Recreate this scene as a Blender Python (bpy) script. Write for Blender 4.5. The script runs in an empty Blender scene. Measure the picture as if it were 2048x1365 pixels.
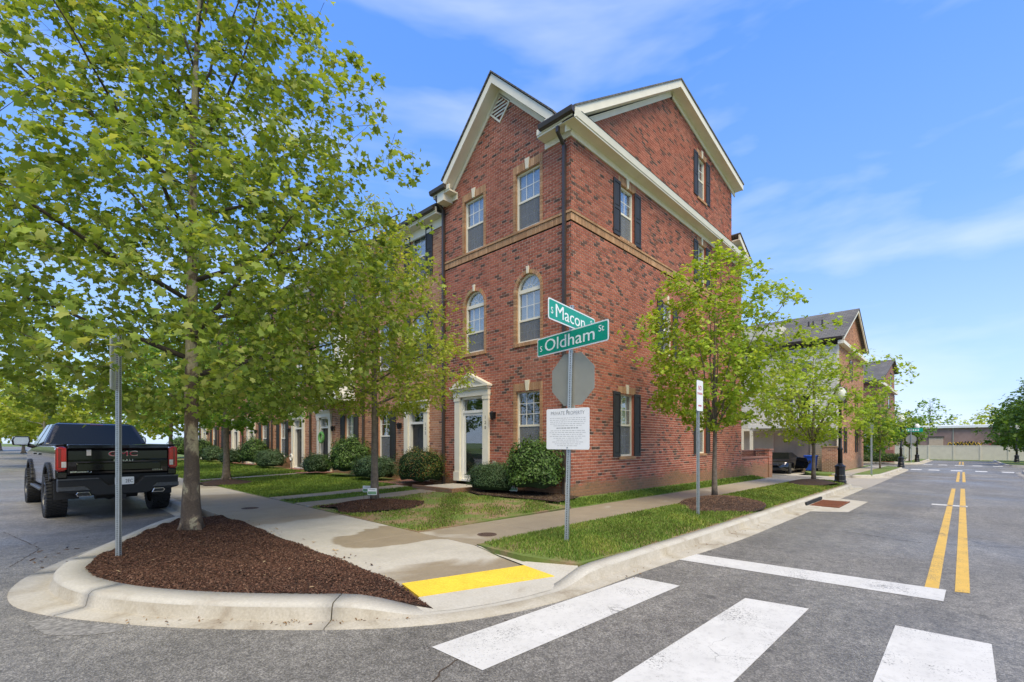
import bpy, math, random
import numpy as np
from mathutils import Vector, Matrix
random.seed(11)
R = math.radians
scn = bpy.context.scene
col = scn.collection

# ------------------------------------------------------------------ camera, sky, sun, exposure
cam_d = bpy.data.cameras.new('camera'); cam = bpy.data.objects.new('camera', cam_d); col.objects.link(cam)
cam.location = (0, 0, 1.58)
cam.rotation_euler = (R(90), 0, R(43.75 - 90))
cam_d.sensor_width = 36; cam_d.lens = 941 / 2048 * 36
cam_d.shift_y = (887 - 682.5) / 2048
cam_d.clip_start = .05; cam_d.clip_end = 3000
scn.camera = cam

SUN_EL, SUN_AZ = 57, 242           # azimuth of the sun, degrees counter-clockwise from +X
world = bpy.data.worlds.new('World'); scn.world = world; world.use_nodes = True
wt = world.node_tree; wt.nodes.clear()
def wn(t, **k):
    n = wt.nodes.new(t)
    for a, b in k.items(): setattr(n, a, b)
    return n
sky = wn('ShaderNodeTexSky', sky_type='NISHITA', sun_disc=False, sun_elevation=R(SUN_EL), sun_rotation=R(90 - SUN_AZ),
         altitude=60, air_density=1.0, dust_density=.6, ozone_density=2.6)
tc = wn('ShaderNodeTexCoord'); sp = wn('ShaderNodeSeparateXYZ')
el = wn('ShaderNodeValToRGB')      # clear air: pale at the horizon, deep blue overhead
SKY_G = 3.1
for i, (p, c) in enumerate([(0, (.50, .645, .92)), (.13, (.38, .57, .93)), (.36, (.18, .385, .90)), (.62, (.105, .29, .86)), (1, (.075, .23, .78))]):
    if i > 1: el.color_ramp.elements.new(p)
for e, (p, c) in zip(el.color_ramp.elements, [(0, (.50, .645, .92)), (.13, (.38, .57, .93)), (.36, (.18, .385, .90)), (.62, (.105, .29, .86)), (1, (.075, .23, .78))]):
    e.position = p; e.color = (*c, 1)
gain = wn('ShaderNodeMix', data_type='RGBA', blend_type='MULTIPLY'); gain.inputs['Factor'].default_value = 1; gain.inputs['B'].default_value = (SKY_G, SKY_G, SKY_G, 1)
air = wn('ShaderNodeMix', data_type='RGBA'); air.inputs['Factor'].default_value = .88
mp = wn('ShaderNodeMapping'); mp.inputs['Scale'].default_value = (1.0, 1.5, 5.0); mp.inputs['Rotation'].default_value = (R(9), R(-14), R(50))
nz = wn('ShaderNodeTexNoise'); nz.inputs['Scale'].default_value = 1.7; nz.inputs['Detail'].default_value = 5; nz.inputs['Roughness'].default_value = .5; nz.inputs['Distortion'].default_value = .2
rp = wn('ShaderNodeValToRGB'); rp.color_ramp.elements[0].position = .48; rp.color_ramp.elements[1].position = .84
rp.color_ramp.elements[1].color = (.62, .62, .62, 1)
mx = wn('ShaderNodeMix', data_type='RGBA'); mx.inputs['B'].default_value = (2.85, 2.98, 3.2, 1)
bg = wn('ShaderNodeBackground'); bg.inputs['Strength'].default_value = .115
wo = wn('ShaderNodeOutputWorld')
L = wt.links.new
L(tc.outputs['Generated'], sp.inputs[0]); L(sp.outputs['Z'], el.inputs['Fac']); L(el.outputs['Color'], gain.inputs['A'])
L(sky.outputs[0], air.inputs['A']); L(gain.outputs['Result'], air.inputs['B'])
L(tc.outputs['Generated'], mp.inputs['Vector']); L(mp.outputs[0], nz.inputs['Vector'])
L(nz.outputs['Fac'], rp.inputs['Fac']); L(rp.outputs['Color'], mx.inputs['Factor']); L(air.outputs['Result'], mx.inputs['A'])
L(mx.outputs['Result'], bg.inputs['Color']); L(bg.outputs[0], wo.inputs['Surface'])

sun_d = bpy.data.lights.new('sun', 'SUN'); sun = bpy.data.objects.new('sun', sun_d); col.objects.link(sun)
sun_d.energy = 1.4; sun_d.angle = R(42); sun_d.color = (1, .87, .57)
sd = Vector((math.cos(R(SUN_AZ)) * math.cos(R(SUN_EL)), math.sin(R(SUN_AZ)) * math.cos(R(SUN_EL)), math.sin(R(SUN_EL))))
sun.rotation_euler = sd.to_track_quat('Z', 'Y').to_euler(); sun.location = sd * 60
scn.view_settings.view_transform = 'Standard'; scn.view_settings.look = 'None'
scn.view_settings.exposure = 1.82; scn.view_settings.gamma = 1; scn.view_settings.use_curve_mapping = False
scn.cycles.max_bounces = 6; scn.cycles.transparent_max_bounces = 12; scn.cycles.diffuse_bounces = 3
scn.cycles.glossy_bounces = 3; scn.cycles.sample_clamp_indirect = 6; scn.cycles.use_denoising = True

# ------------------------------------------------------------------ terrain height
def gz(x, y):
    z = -.007 * x + .003 * y
    if y > 34: z += .0105 * (y - 34) * min(1, (y - 34) / 25)
    return z
def tz(x, y): return gz(x, y) + .15
BX, BY = 9.637, 7.157      # street corner of the corner house

# ------------------------------------------------------------------ helpers
ORIG = {}
def tag(o, label=None, cat=None, group=None, kind=None):
    if label: o['label'] = label
    if cat: o['category'] = cat
    if group: o['group'] = group
    if kind: o['kind'] = kind
    return o
def thing(name, loc, label=None, cat=None, group=None, kind=None):
    o = bpy.data.objects.new(name, None); col.objects.link(o)
    o.location = loc; o.empty_display_size = .1; ORIG[o.name] = Vector(loc)
    return tag(o, label, cat, group, kind)
def link(name, me, parent=None, loc=None):
    o = bpy.data.objects.new(name, me); col.objects.link(o)
    if parent is not None:
        o.parent = parent; ORIG[o.name] = ORIG[parent.name].copy()
        if loc is not None: o.location = Vector(loc) - ORIG[parent.name]; 
    else:
        o.location = loc or (0, 0, 0); ORIG[o.name] = Vector(o.location)
    return o

class MB:
    def __init__(s): s.v = []; s.f = []; s.m = []; s.c = []
    def add(s, vs, fs, mi=0, c=None):
        b = len(s.v); s.v += [tuple(p) for p in vs]
        for f in fs: s.f.append([b + i for i in f]); s.m.append(mi); s.c.append(c)
        return s
    def box(s, x0, x1, y0, y1, z0, z1, mi=0, c=None):
        x0, x1 = min(x0, x1), max(x0, x1); y0, y1 = min(y0, y1), max(y0, y1); z0, z1 = min(z0, z1), max(z0, z1)
        return s.add([(x0,y0,z0),(x1,y0,z0),(x1,y1,z0),(x0,y1,z0),(x0,y0,z1),(x1,y0,z1),(x1,y1,z1),(x0,y1,z1)],
                     [(0,3,2,1),(4,5,6,7),(0,1,5,4),(1,2,6,5),(2,3,7,6),(3,0,4,7)], mi, c)
    def fbox(s, fr, u0, u1, n0, n1, z0, z1, mi=0, c=None):
        ps = [fr(u, n, z) for z in (z0, z1) for (u, n) in ((u0, n0), (u1, n0), (u1, n1), (u0, n1))]
        return s.add(ps, [(0,3,2,1),(4,5,6,7),(0,1,5,4),(1,2,6,5),(2,3,7,6),(3,0,4,7)], mi, c)
    def prism(s, poly, vec, mi=0, c=None):
        n = len(poly); vec = Vector(vec)
        ps = [Vector(p) for p in poly] + [Vector(p) + vec for p in poly]
        fs = [tuple(range(n - 1, -1, -1)), tuple(range(n, 2 * n))] + [(i, (i + 1) % n, n + (i + 1) % n, n + i) for i in range(n)]
        return s.add(ps, fs, mi, c)
    def tube(s, pts, rads, n=8, mi=0, cap=True, c=None):
        pts = [Vector(p) for p in pts]
        if not hasattr(rads, '__len__'): rads = [rads] * len(pts)
        rings = []; b = len(s.v)
        t0 = (pts[1] - pts[0]).normalized()
        a = t0.orthogonal().normalized()
        for i, p in enumerate(pts):
            t = (pts[min(i + 1, len(pts) - 1)] - pts[max(i - 1, 0)]).normalized()
            a = (a - t * a.dot(t)).normalized(); bb = t.cross(a)
            for k in range(n):
                an = 2 * math.pi * k / n
                s.v.append(tuple(p + (a * math.cos(an) + bb * math.sin(an)) * rads[i]))
        for i in range(len(pts) - 1):
            for k in range(n):
                s.f.append([b + i * n + k, b + i * n + (k + 1) % n, b + (i + 1) * n + (k + 1) % n, b + (i + 1) * n + k]); s.m.append(mi); s.c.append(c)
        if cap:
            s.f.append([b + k for k in range(n - 1, -1, -1)]); s.m.append(mi); s.c.append(c)
            s.f.append([b + (len(pts) - 1) * n + k for k in range(n)]); s.m.append(mi); s.c.append(c)
        return s
    def lathe(s, x, y, prof, n=16, mi=0, c=None):
        b = len(s.v)
        for r, z in prof:
            for k in range(n):
                an = 2 * math.pi * k / n; s.v.append((x + r * math.cos(an), y + r * math.sin(an), z))
        for i in range(len(prof) - 1):
            for k in range(n):
                s.f.append([b + i * n + k, b + i * n + (k + 1) % n, b + (i + 1) * n + (k + 1) % n, b + (i + 1) * n + k]); s.m.append(mi); s.c.append(c)
        s.f.append([b + k for k in range(n - 1, -1, -1)]); s.m.append(mi); s.c.append(c)
        s.f.append([b + (len(prof) - 1) * n + k for k in range(n)]); s.m.append(mi); s.c.append(c)
        return s
    def build(s, name, mats, parent=None, smooth=False, kind=None, bevel=0):
        if not isinstance(mats, (list, tuple)): mats = [mats]
        V = np.array(s.v, float)
        if parent is not None: o0 = np.array(ORIG[parent.name])
        else:
            lo, hi = V.min(0), V.max(0); o0 = np.array(((lo[0] + hi[0]) / 2, (lo[1] + hi[1]) / 2, lo[2]))
        me = bpy.data.meshes.new(name); me.from_pydata((V - o0).tolist(), [], s.f)
        for m in mats: me.materials.append(m)
        if len(mats) > 1: me.polygons.foreach_set('material_index', s.m)
        if any(c is not None for c in s.c):
            at = me.attributes.new('col', 'FLOAT_COLOR', 'FACE')
            at.data.foreach_set('color', np.array([(*(c or (.5, .5, .5)), 1) for c in s.c], np.float32).ravel())
        if smooth: me.polygons.foreach_set('use_smooth', [True] * len(s.f))
        me.update()
        o = link(name, me, parent, None if parent is not None else tuple(o0))
        if kind: o['kind'] = kind
        if bevel:
            b = o.modifiers.new('bevel', 'BEVEL'); b.width = bevel; b.segments = 2; b.limit_method = 'ANGLE'; b.angle_limit = R(40)
        return o

def np_mesh(name, V, F, mat, parent=None, C=None, smooth=False, kind=None):
    """V (n,3) world, F (m,k) all polygons of k corners, C (m,3) colours per face"""
    V = np.asarray(V, np.float32); F = np.asarray(F, np.int32)
    if parent is not None: o0 = np.array(ORIG[parent.name], np.float32)
    else:
        lo, hi = V.min(0), V.max(0); o0 = np.array(((lo[0] + hi[0]) / 2, (lo[1] + hi[1]) / 2, lo[2]), np.float32)
    me = bpy.data.meshes.new(name); m, k = F.shape
    me.vertices.add(len(V)); me.vertices.foreach_set('co', (V - o0).ravel())
    me.loops.add(m * k); me.loops.foreach_set('vertex_index', F.ravel())
    me.polygons.add(m); me.polygons.foreach_set('loop_start', np.arange(0, m * k, k, dtype=np.int32))
    if smooth: me.polygons.foreach_set('use_smooth', np.ones(m, bool))
    me.materials.append(mat)
    if C is not None:
        at = me.attributes.new('col', 'FLOAT_COLOR', 'FACE')
        at.data.foreach_set('color', np.hstack([C, np.ones((m, 1))]).astype(np.float32).ravel())
    me.update(calc_edges=True); me.validate()
    o = link(name, me, parent, None if parent is not None else tuple(float(t) for t in o0))
    if kind: o['kind'] = kind
    return o

def copy_tree(o, parent=None, depth=0):
    c = o.copy(); col.objects.link(c); c.parent = parent
    ORIG[c.name] = ORIG.get(o.name, Vector((0, 0, 0))).copy()
    for ch in [k for k in KIDS.get(o.name, [])]: copy_tree(ch, c, depth + 1)
    return c
KIDS = {}
def index_kids():
    KIDS.clear()
    for o in list(col.objects):
        if o.parent is not None: KIDS.setdefault(o.parent.name, []).append(o)

# ------------------------------------------------------------------ materials
MAT = {}
def nodes(name):
    m = bpy.data.materials.new(name); m.use_nodes = True; t = m.node_tree; t.nodes.clear()
    return m, t, (lambda ty, **k: _n(t, ty, k))
def _n(t, ty, k):
    n = t.nodes.new(ty)
    for a, b in k.items():
        if a in n.inputs.keys() if isinstance(a, str) else False: n.inputs[a].default_value = b
        else: setattr(n, a, b)
    return n
def mix(N, t, fac, a, b, mode='MIX'):
    x = N('ShaderNodeMix', data_type='RGBA', blend_type=mode)
    for key, val in (('Factor', fac), ('A', a), ('B', b)):
        if isinstance(val, bpy.types.NodeSocket): t.links.new(val, x.inputs[key])
        elif key == 'Factor': x.inputs[key].default_value = val
        else: x.inputs[key].default_value = (*val[:3], 1)
    return x.outputs['Result']
def noise(N, t, vec, scale, detail=4, rough=.55, dist=0):
    n = N('ShaderNodeTexNoise'); n.inputs['Scale'].default_value = scale; n.inputs['Detail'].default_value = detail
    n.inputs['Roughness'].default_value = rough; n.inputs['Distortion'].default_value = dist
    t.links.new(vec, n.inputs['Vector']); return n.outputs['Fac']
def ramp(N, t, fac, stops):
    r = N('ShaderNodeValToRGB'); e = r.color_ramp.elements
    while len(e) < len(stops): e.new(.5)
    for i, (p, c) in enumerate(stops):
        e[i].position = p; e[i].color = (*c, 1) if hasattr(c, '__len__') else (c, c, c, 1)
    t.links.new(fac, r.inputs['Fac']); return r.outputs['Color']
def pos(N): return N('ShaderNodeNewGeometry').outputs['Position']
def finish(m, t, N, color, rough=.7, bump=None, bstr=.3, bdist=.01, metallic=0, spec=.5, coat=0):
    p = N('ShaderNodeBsdfPrincipled'); o = N('ShaderNodeOutputMaterial')
    for key, val in (('Base Color', color), ('Roughness', rough)):
        if isinstance(val, bpy.types.NodeSocket): t.links.new(val, p.inputs[key])
        elif key == 'Base Color': p.inputs[key].default_value = (*val, 1)
        else: p.inputs[key].default_value = val
    p.inputs['Metallic'].default_value = metallic; p.inputs['Specular IOR Level'].default_value = spec
    if coat: p.inputs['Coat Weight'].default_value = coat; p.inputs['Coat Roughness'].default_value = .03
    if bump is not None:
        b = N('ShaderNodeBump'); b.inputs['Strength'].default_value = bstr; b.inputs['Distance'].default_value = bdist
        t.links.new(bump, b.inputs['Height']); t.links.new(b.outputs[0], p.inputs['Normal'])
    t.links.new(p.outputs[0], o.inputs['Surface'])
    return m
def simple(name, c, rough=.6, var=.12, scale=6, metallic=0, spec=.5, bump=0, coat=0, bscale=60):
    m, t, N = nodes(name); P = pos(N)
    f = noise(N, t, P, scale, 5)
    k = ramp(N, t, f, [(.3, 1 - var), (.7, 1 + var)])
    cc = mix(N, t, 1.0, c, k, 'MULTIPLY')
    MAT[name] = finish(m, t, N, cc, rough, noise(N, t, P, bscale, 3) if bump else None, bump, .004, metallic, spec, coat)
    return MAT[name]
def attr_mat(name, rough=.85, var=.18, scale=40, bump=.25, spec=.3, splash=False):
    m, t, N = nodes(name); P = pos(N)
    a = N('ShaderNodeAttribute', attribute_name='col').outputs['Color']
    k = ramp(N, t, noise(N, t, P, scale, 4), [(.3, 1 - var), (.7, 1 + var)])
    k2 = ramp(N, t, noise(N, t, P, .55, 6, .65, .5), [(.28, .8), (.5, 1.0), (.72, 1.16)])
    cc = mix(N, t, 1.0, mix(N, t, 1.0, a, k, 'MULTIPLY'), k2, 'MULTIPLY')
    if splash:
        sz = N('ShaderNodeSeparateXYZ'); t.links.new(P, sz.inputs[0])
        hh = N('ShaderNodeMath', operation='MULTIPLY_ADD'); t.links.new(noise(N, t, P, 1.6, 5, .6), hh.inputs[0]); hh.inputs[1].default_value = -.9; t.links.new(sz.outputs['Z'], hh.inputs[2])
        cc = mix(N, t, ramp(N, t, hh.outputs[0], [(0, .75), (.16, 0)]), cc, (.27, .165, .09))
        cc = mix(N, t, ramp(N, t, noise(N, t, P, .45, 5, .6, .8), [(.56, 0), (.74, .22)]), cc, (.42, .27, .2))
    MAT[name] = finish(m, t, N, cc, rough, noise(N, t, P, 120, 3), bump, .004, 0, spec)
    return MAT[name]
attr_mat('brick', splash=True)
def mortar(name, c):
    m, t, N = nodes(name); P = pos(N); cc = mix(N, t, 1., c, ramp(N, t, noise(N, t, P, 20, 5), [(.3, .88), (.7, 1.1)]), 'MULTIPLY')
    cc = mix(N, t, ramp(N, t, noise(N, t, P, .5, 4, .6), [(.42, .45), (.6, 0)]), cc, tuple(v * .62 for v in c))
    sz = N('ShaderNodeSeparateXYZ'); t.links.new(P, sz.inputs[0])
    hh = N('ShaderNodeMath', operation='MULTIPLY_ADD'); t.links.new(noise(N, t, P, 1.6, 5, .6), hh.inputs[0]); hh.inputs[1].default_value = -.9; t.links.new(sz.outputs['Z'], hh.inputs[2])
    cc = mix(N, t, ramp(N, t, hh.outputs[0], [(0, .9), (.3, 0)]), cc, (.25, .15, .085))
    MAT[name] = finish(m, t, N, cc, .95, noise(N, t, P, 60, 3), .2, .004)
mortar('mortar_red', (.80, .60, .46))
simple('mortar_tan', (.66, .52, .40), .9, .12, 20, bump=.2)
simple('cream', (.77, .715, .58), .5, .05, 3)
simple('white_trim', (.78, .76, .70), .45, .05, 4)
simple('keystone', (.72, .64, .48), .7, .1, 25, bump=.2)
simple('gutter_brown', (.055, .043, .038), .4, .1, 4)
simple('shutter', (.026, .025, .024), .6, .15, 5)
simple('door_black', (.012, .013, .018), .3, .1, 5)
simple('dark_iron', (.012, .012, .014), .38, .2, 8)
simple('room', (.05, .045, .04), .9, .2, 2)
simple('blind', (.72, .74, .72), .7, .05, 6)
simple('screen_mesh', (.10, .105, .11), .7, .1, 30)
simple('tan_trim', (.36, .24, .13), .85, .12, 30)
simple('galvanised', (.40, .43, .43), .42, .14, 30, metallic=.6, bump=.1)
simple('hole_dark', (.02, .022, .022), .8, .1, 10)
simple('sign_white', (.78, .79, .80), .35, .03, 10)
simple('sign_green', (.0, .30, .20), .3, .05, 8)
simple('sign_text', (.85, .87, .86), .4, .02, 8)
simple('text_black', (.03, .03, .03), .5, .05, 8)
simple('text_grey', (.32, .33, .34), .6, .05, 8)
simple('text_red', (.42, .02, .05), .5, .05, 8)
simple('alu_back', (.36, .35, .30), .45, .06, 5, metallic=.25)
simple('paint_yellow', (.72, .47, .045), .65, .1, 30, bump=.3)
simple('rust', (.20, .065, .025), .8, .35, 25, bump=.4)
simple('cast_iron', (.09, .055, .04), .7, .25, 30, bump=.4)
simple('step_brick', (.26, .12, .085), .85, .25, 30, bump=.3)
simple('siding', (.66, .63, .54), .55, .05, 3)
simple('siding_tan', (.56, .47, .36), .6, .06, 3)
simple('garage', (.52, .40, .31), .6, .06, 3)
simple('fence_vinyl', (.62, .58, .50), .5, .06, 2)
simple('warehouse', (.30, .20, .18), .85, .18, 1.2)
simple('white_metal', (.82, .83, .84), .4, .04, 1)
simple('bin_blue', (.01, .07, .42), .45, .08, 6)
simple('bark_grey', (.17, .135, .10), .95, .35, 14, bump=.8, bscale=28)
simple('bark_pale', (.40, .36, .31), .9, .25, 18, bump=.5)
simple('bark_dark', (.07, .055, .04), .95, .3, 14, bump=.6)
simple('concrete', (.46, .42, .35), .85, .1, 3, bump=.25)
simple('soil', (.13, .085, .05), .95, .3, 8, bump=.6, bscale=40)
simple('shingle_dark', (.075, .07, .065), .9, .25, 9, bump=.5)

# clear glass with a fresnel reflection
m, t, N = nodes('glass')
tr = N('ShaderNodeBsdfTransparent'); tr.inputs['Color'].default_value = (.88, .91, .92, 1)
gl = N('ShaderNodeBsdfGlossy'); gl.inputs['Roughness'].default_value = .015; gl.inputs['Color'].default_value = (.95, .97, 1, 1)
lw = N('ShaderNodeLayerWeight'); lw.inputs['Blend'].default_value = .5
pw = N('ShaderNodeMath', operation='POWER'); pw.inputs[1].default_value = 3.5; ma = N('ShaderNodeMath', operation='MULTIPLY_ADD'); ma.inputs[1].default_value = .85; ma.inputs[2].default_value = .11
ms = N('ShaderNodeMixShader'); o = N('ShaderNodeOutputMaterial')
t.links.new(lw.outputs['Facing'], pw.inputs[0]); t.links.new(pw.outputs[0], ma.inputs[0]); t.links.new(ma.outputs[0], ms.inputs[0])
t.links.new(tr.outputs[0], ms.inputs[1]); t.links.new(gl.outputs[0], ms.inputs[2]); t.links.new(ms.outputs[0], o.inputs['Surface'])
MAT['glass'] = m

# leaves: diffuse + translucent, colour per leaf
def leaf_mat(name, trans=.5, rough=.5, spec=.25):
    m, t, N = nodes(name)
    a = N('ShaderNodeAttribute', attribute_name='col').outputs['Color']
    p = N('ShaderNodeBsdfPrincipled'); p.inputs['Roughness'].default_value = rough; p.inputs['Specular IOR Level'].default_value = spec
    tl = N('ShaderNodeBsdfTranslucent'); ms = N('ShaderNodeMixShader', ); ms.inputs[0].default_value = trans; o = N('ShaderNodeOutputMaterial')
    c2 = mix(N, t, 1.0, a, (1.25, 1.15, .55), 'MULTIPLY')
    t.links.new(a, p.inputs['Base Color']); t.links.new(c2, tl.inputs['Color'])
    t.links.new(p.outputs[0], ms.inputs[1]); t.links.new(tl.outputs[0], ms.inputs[2]); t.links.new(ms.outputs[0], o.inputs['Surface'])
    MAT[name] = m; return m
leaf_mat('leaf'); leaf_mat('leaf_shrub', .25, .45, .35); leaf_mat('grass_blade', .3, .6, .2)
# ------------------------------------------------------------------ ground materials
def asphalt():
    m, t, N = nodes('asphalt'); P = pos(N)
    v = N('ShaderNodeTexVoronoi'); v.inputs['Scale'].default_value = 95; t.links.new(P, v.inputs['Vector'])
    sp = ramp(N, t, v.outputs['Color'], [(.15, .55), (.55, .98), (.92, 1.65)])
    big = ramp(N, t, noise(N, t, P, .55, 5, .6), [(.28, .78), (.5, 1.0), (.72, 1.3)])
    mid = ramp(N, t, noise(N, t, P, 9, 5, .65), [(.3, .72), (.72, 1.28)])
    c = mix(N, t, 1., mix(N, t, 1., (.188, .176, .157), sp, 'MULTIPLY'), mix(N, t, 1., big, mid, 'MULTIPLY'), 'MULTIPLY')
    ms_ = N('ShaderNodeMapping'); ms_.inputs['Scale'].default_value = (.07, 1.3, 1); t.links.new(P, ms_.inputs['Vector'])
    c = mix(N, t, 1., c, ramp(N, t, noise(N, t, ms_.outputs[0], 1.0, 3), [(.35, .9), (.65, 1.09)]), 'MULTIPLY')      # wheel tracks
    c = mix(N, t, ramp(N, t, noise(N, t, P, 3.3, 3, .5), [(.70, 0), (.76, .55)]), c, (.05, .047, .043))             # oil drips
    # pale scuffed area and thin cracks with a shape of their own
    n3 = noise(N, t, P, .22, 3, .5, .6)
    ro = ramp(N, t, n3, [(.38, .42), (.62, .68)])
    mus = N('ShaderNodeTexVoronoi', feature='DISTANCE_TO_EDGE'); mus.inputs['Scale'].default_value = .33
    vm = N('ShaderNodeVectorMath', operation='ADD'); nd = N('ShaderNodeTexNoise'); nd.inputs['Scale'].default_value = 2.2; nd.inputs['Detail'].default_value = 5
    t.links.new(P, nd.inputs['Vector']); sc = N('ShaderNodeVectorMath', operation='SCALE'); sc.inputs['Scale'].default_value = .35
    t.links.new(nd.outputs['Color'], sc.inputs[0]); t.links.new(P, vm.inputs[0]); t.links.new(sc.outputs[0], vm.inputs[1]); t.links.new(vm.outputs[0], mus.inputs['Vector'])
    ck = mix(N, t, ramp(N, t, noise(N, t, P, .5, 3), [(.5, 0), (.58, 1)]), (1, 1, 1), ramp(N, t, mus.outputs['Distance'], [(.0, .6), (.007, 1.0)]))
    c = mix(N, t, 1., c, ck, 'MULTIPLY')
    return finish(m, t, N, c, ro, v.outputs['Distance'], .5, .012, spec=.5)
MAT['asphalt'] = asphalt()
def walk_mat(name, oldham):
    m, t, N = nodes(name); P = pos(N)
    sep = N('ShaderNodeSeparateXYZ'); t.links.new(P, sep.inputs[0])
    nn = noise(N, t, P, .75, 4, .5, .5)
    def mathn(op, a, b=None, c=None):
        x = N('ShaderNodeMath', operation=op)
        for i, q in enumerate((a, b, c)):
            if q is None: continue
            if isinstance(q, bpy.types.NodeSocket): t.links.new(q, x.inputs[i])
            else: x.inputs[i].default_value = q
        return x.outputs[0]
    if oldham:
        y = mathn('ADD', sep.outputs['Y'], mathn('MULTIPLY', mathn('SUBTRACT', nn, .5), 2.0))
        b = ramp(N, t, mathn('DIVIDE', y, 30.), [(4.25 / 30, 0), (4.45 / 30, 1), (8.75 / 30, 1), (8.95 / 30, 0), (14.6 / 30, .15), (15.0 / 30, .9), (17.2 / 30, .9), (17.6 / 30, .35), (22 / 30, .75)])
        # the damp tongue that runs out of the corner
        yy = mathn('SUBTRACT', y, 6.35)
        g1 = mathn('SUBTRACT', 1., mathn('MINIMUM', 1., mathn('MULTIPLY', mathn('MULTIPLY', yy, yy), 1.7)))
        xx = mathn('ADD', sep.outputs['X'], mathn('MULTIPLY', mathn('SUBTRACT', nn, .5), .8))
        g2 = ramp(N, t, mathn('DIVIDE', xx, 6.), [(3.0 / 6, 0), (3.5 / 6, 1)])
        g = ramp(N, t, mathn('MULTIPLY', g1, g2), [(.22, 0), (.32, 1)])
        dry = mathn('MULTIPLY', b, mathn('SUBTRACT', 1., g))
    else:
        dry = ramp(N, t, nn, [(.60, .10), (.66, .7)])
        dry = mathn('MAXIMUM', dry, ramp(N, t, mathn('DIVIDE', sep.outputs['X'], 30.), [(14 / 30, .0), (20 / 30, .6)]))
    fine = ramp(N, t, noise(N, t, P, 30, 5, .65), [(.3, .9), (.7, 1.08)])
    blot = ramp(N, t, noise(N, t, P, 2.6, 5, .6), [(.3, .9), (.7, 1.08)])
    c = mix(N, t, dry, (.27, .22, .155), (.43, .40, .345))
    c = mix(N, t, 1., mix(N, t, 1., c, fine, 'MULTIPLY'), blot, 'MULTIPLY')
    ro = mathn('MULTIPLY_ADD', dry, .3, .55)
    MAT[name] = finish(m, t, N, c, ro, noise(N, t, P, 160, 3), .25, .004)
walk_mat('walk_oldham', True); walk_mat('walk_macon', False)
def kerb_mat():
    m, t, N = nodes('kerb'); P = pos(N)
    fine = ramp(N, t, noise(N, t, P, 45, 5, .7), [(.3, .86), (.7, 1.1)])
    st = ramp(N, t, noise(N, t, P, 2.2, 5, .62, .4), [(.30, (.37, .33, .27)), (.43, (.45, .42, .36)), (.75, (.50, .475, .42))])
    MAT['kerb'] = finish(m, t, N, mix(N, t, 1., st, fine, 'MULTIPLY'), .85, noise(N, t, P, 140, 4), .4, .004)
kerb_mat()
def gutter_mat():
    m, t, N = nodes('gutter_stained'); P = pos(N)
    st = ramp(N, t, noise(N, t, P, 1.4, 6, .65, .6), [(.30, (.24, .195, .14)), (.42, (.36, .32, .25)), (.6, (.435, .40, .335))])
    MAT['gutter_stained'] = finish(m, t, N, mix(N, t, 1., st, ramp(N, t, noise(N, t, P, 45, 5, .7), [(.3, .82), (.7, 1.12)]), 'MULTIPLY'), .8, noise(N, t, P, 140, 4), .4, .004)
gutter_mat()
def worn(name, c, under=(.09, .088, .085), th=.36, scale=7):
    m, t, N = nodes(name); P = pos(N)
    a = noise(N, t, P, 60, 6, .75); b = noise(N, t, P, 1.7, 5, .6)
    v = N('ShaderNodeTexVoronoi', feature='DISTANCE_TO_EDGE'); v.inputs['Scale'].default_value = 2.1
    nd = N('ShaderNodeTexNoise'); nd.inputs['Scale'].default_value = 5; nd.inputs['Detail'].default_value = 4; t.links.new(P, nd.inputs['Vector'])
    ad = N('ShaderNodeMix', data_type='VECTOR'); ad.inputs[0].default_value = .12
    t.links.new(P, ad.inputs['A']); t.links.new(nd.outputs['Color'], ad.inputs['B']); t.links.new(ad.outputs['Result'] if 'Result' in ad.outputs else ad.outputs[1], v.inputs['Vector'])
    s = N('ShaderNodeMath', operation='MULTIPLY_ADD'); t.links.new(a, s.inputs[0]); s.inputs[1].default_value = .65; 
    s2 = N('ShaderNodeMath', operation='MULTIPLY'); t.links.new(b, s2.inputs[0]); s2.inputs[1].default_value = .35; t.links.new(s2.outputs[0], s.inputs[2])
    k = ramp(N, t, s.outputs[0], [(th - .03, 0), (th + .03, 1)])
    ck = ramp(N, t, v.outputs['Distance'], [(.0, .3), (.007, 1)])
    # cracks only where the paint is thin
    ck = mix(N, t, ramp(N, t, noise(N, t, P, .9, 3), [(.52, 0), (.6, 1)]), (1, 1, 1), ck)
    soft = mix(N, t, 1., ramp(N, t, noise(N, t, P, 3, 5), [(.3, .9), (.7, 1.04)]), ramp(N, t, noise(N, t, P, 16, 6, .7), [(.28, .82), (.5, 1.0)]), 'MULTIPLY')
    cc = mix(N, t, mix(N, t, 1., k, ck, 'MULTIPLY'), under, mix(N, t, 1., c, soft, 'MULTIPLY'))
    MAT[name] = finish(m, t, N, cc, .6, a, .3, .004)
worn('line_white', (.615, .60, .57), th=.415); worn('line_yellow', (.66, .41, .06), th=.43); worn('tactile', (.76, .53, .045), under=(.36, .3, .2), th=.34)
def lawn_mat():
    m, t, N = nodes('lawn'); P = pos(N)
    a = noise(N, t, P, 5, 6, .7); b = noise(N, t, P, .8, 4)
    c = ramp(N, t, a, [(.25, (.06, .10, .016)), (.5, (.11, .175, .026)), (.75, (.18, .23, .06))])
    c = mix(N, t, ramp(N, t, b, [(.45, 0), (.75, .5)]), c, (.19, .14, .07))
    MAT['lawn'] = finish(m, t, N, c, .9, a, .8, .04)
lawn_mat()
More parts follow.
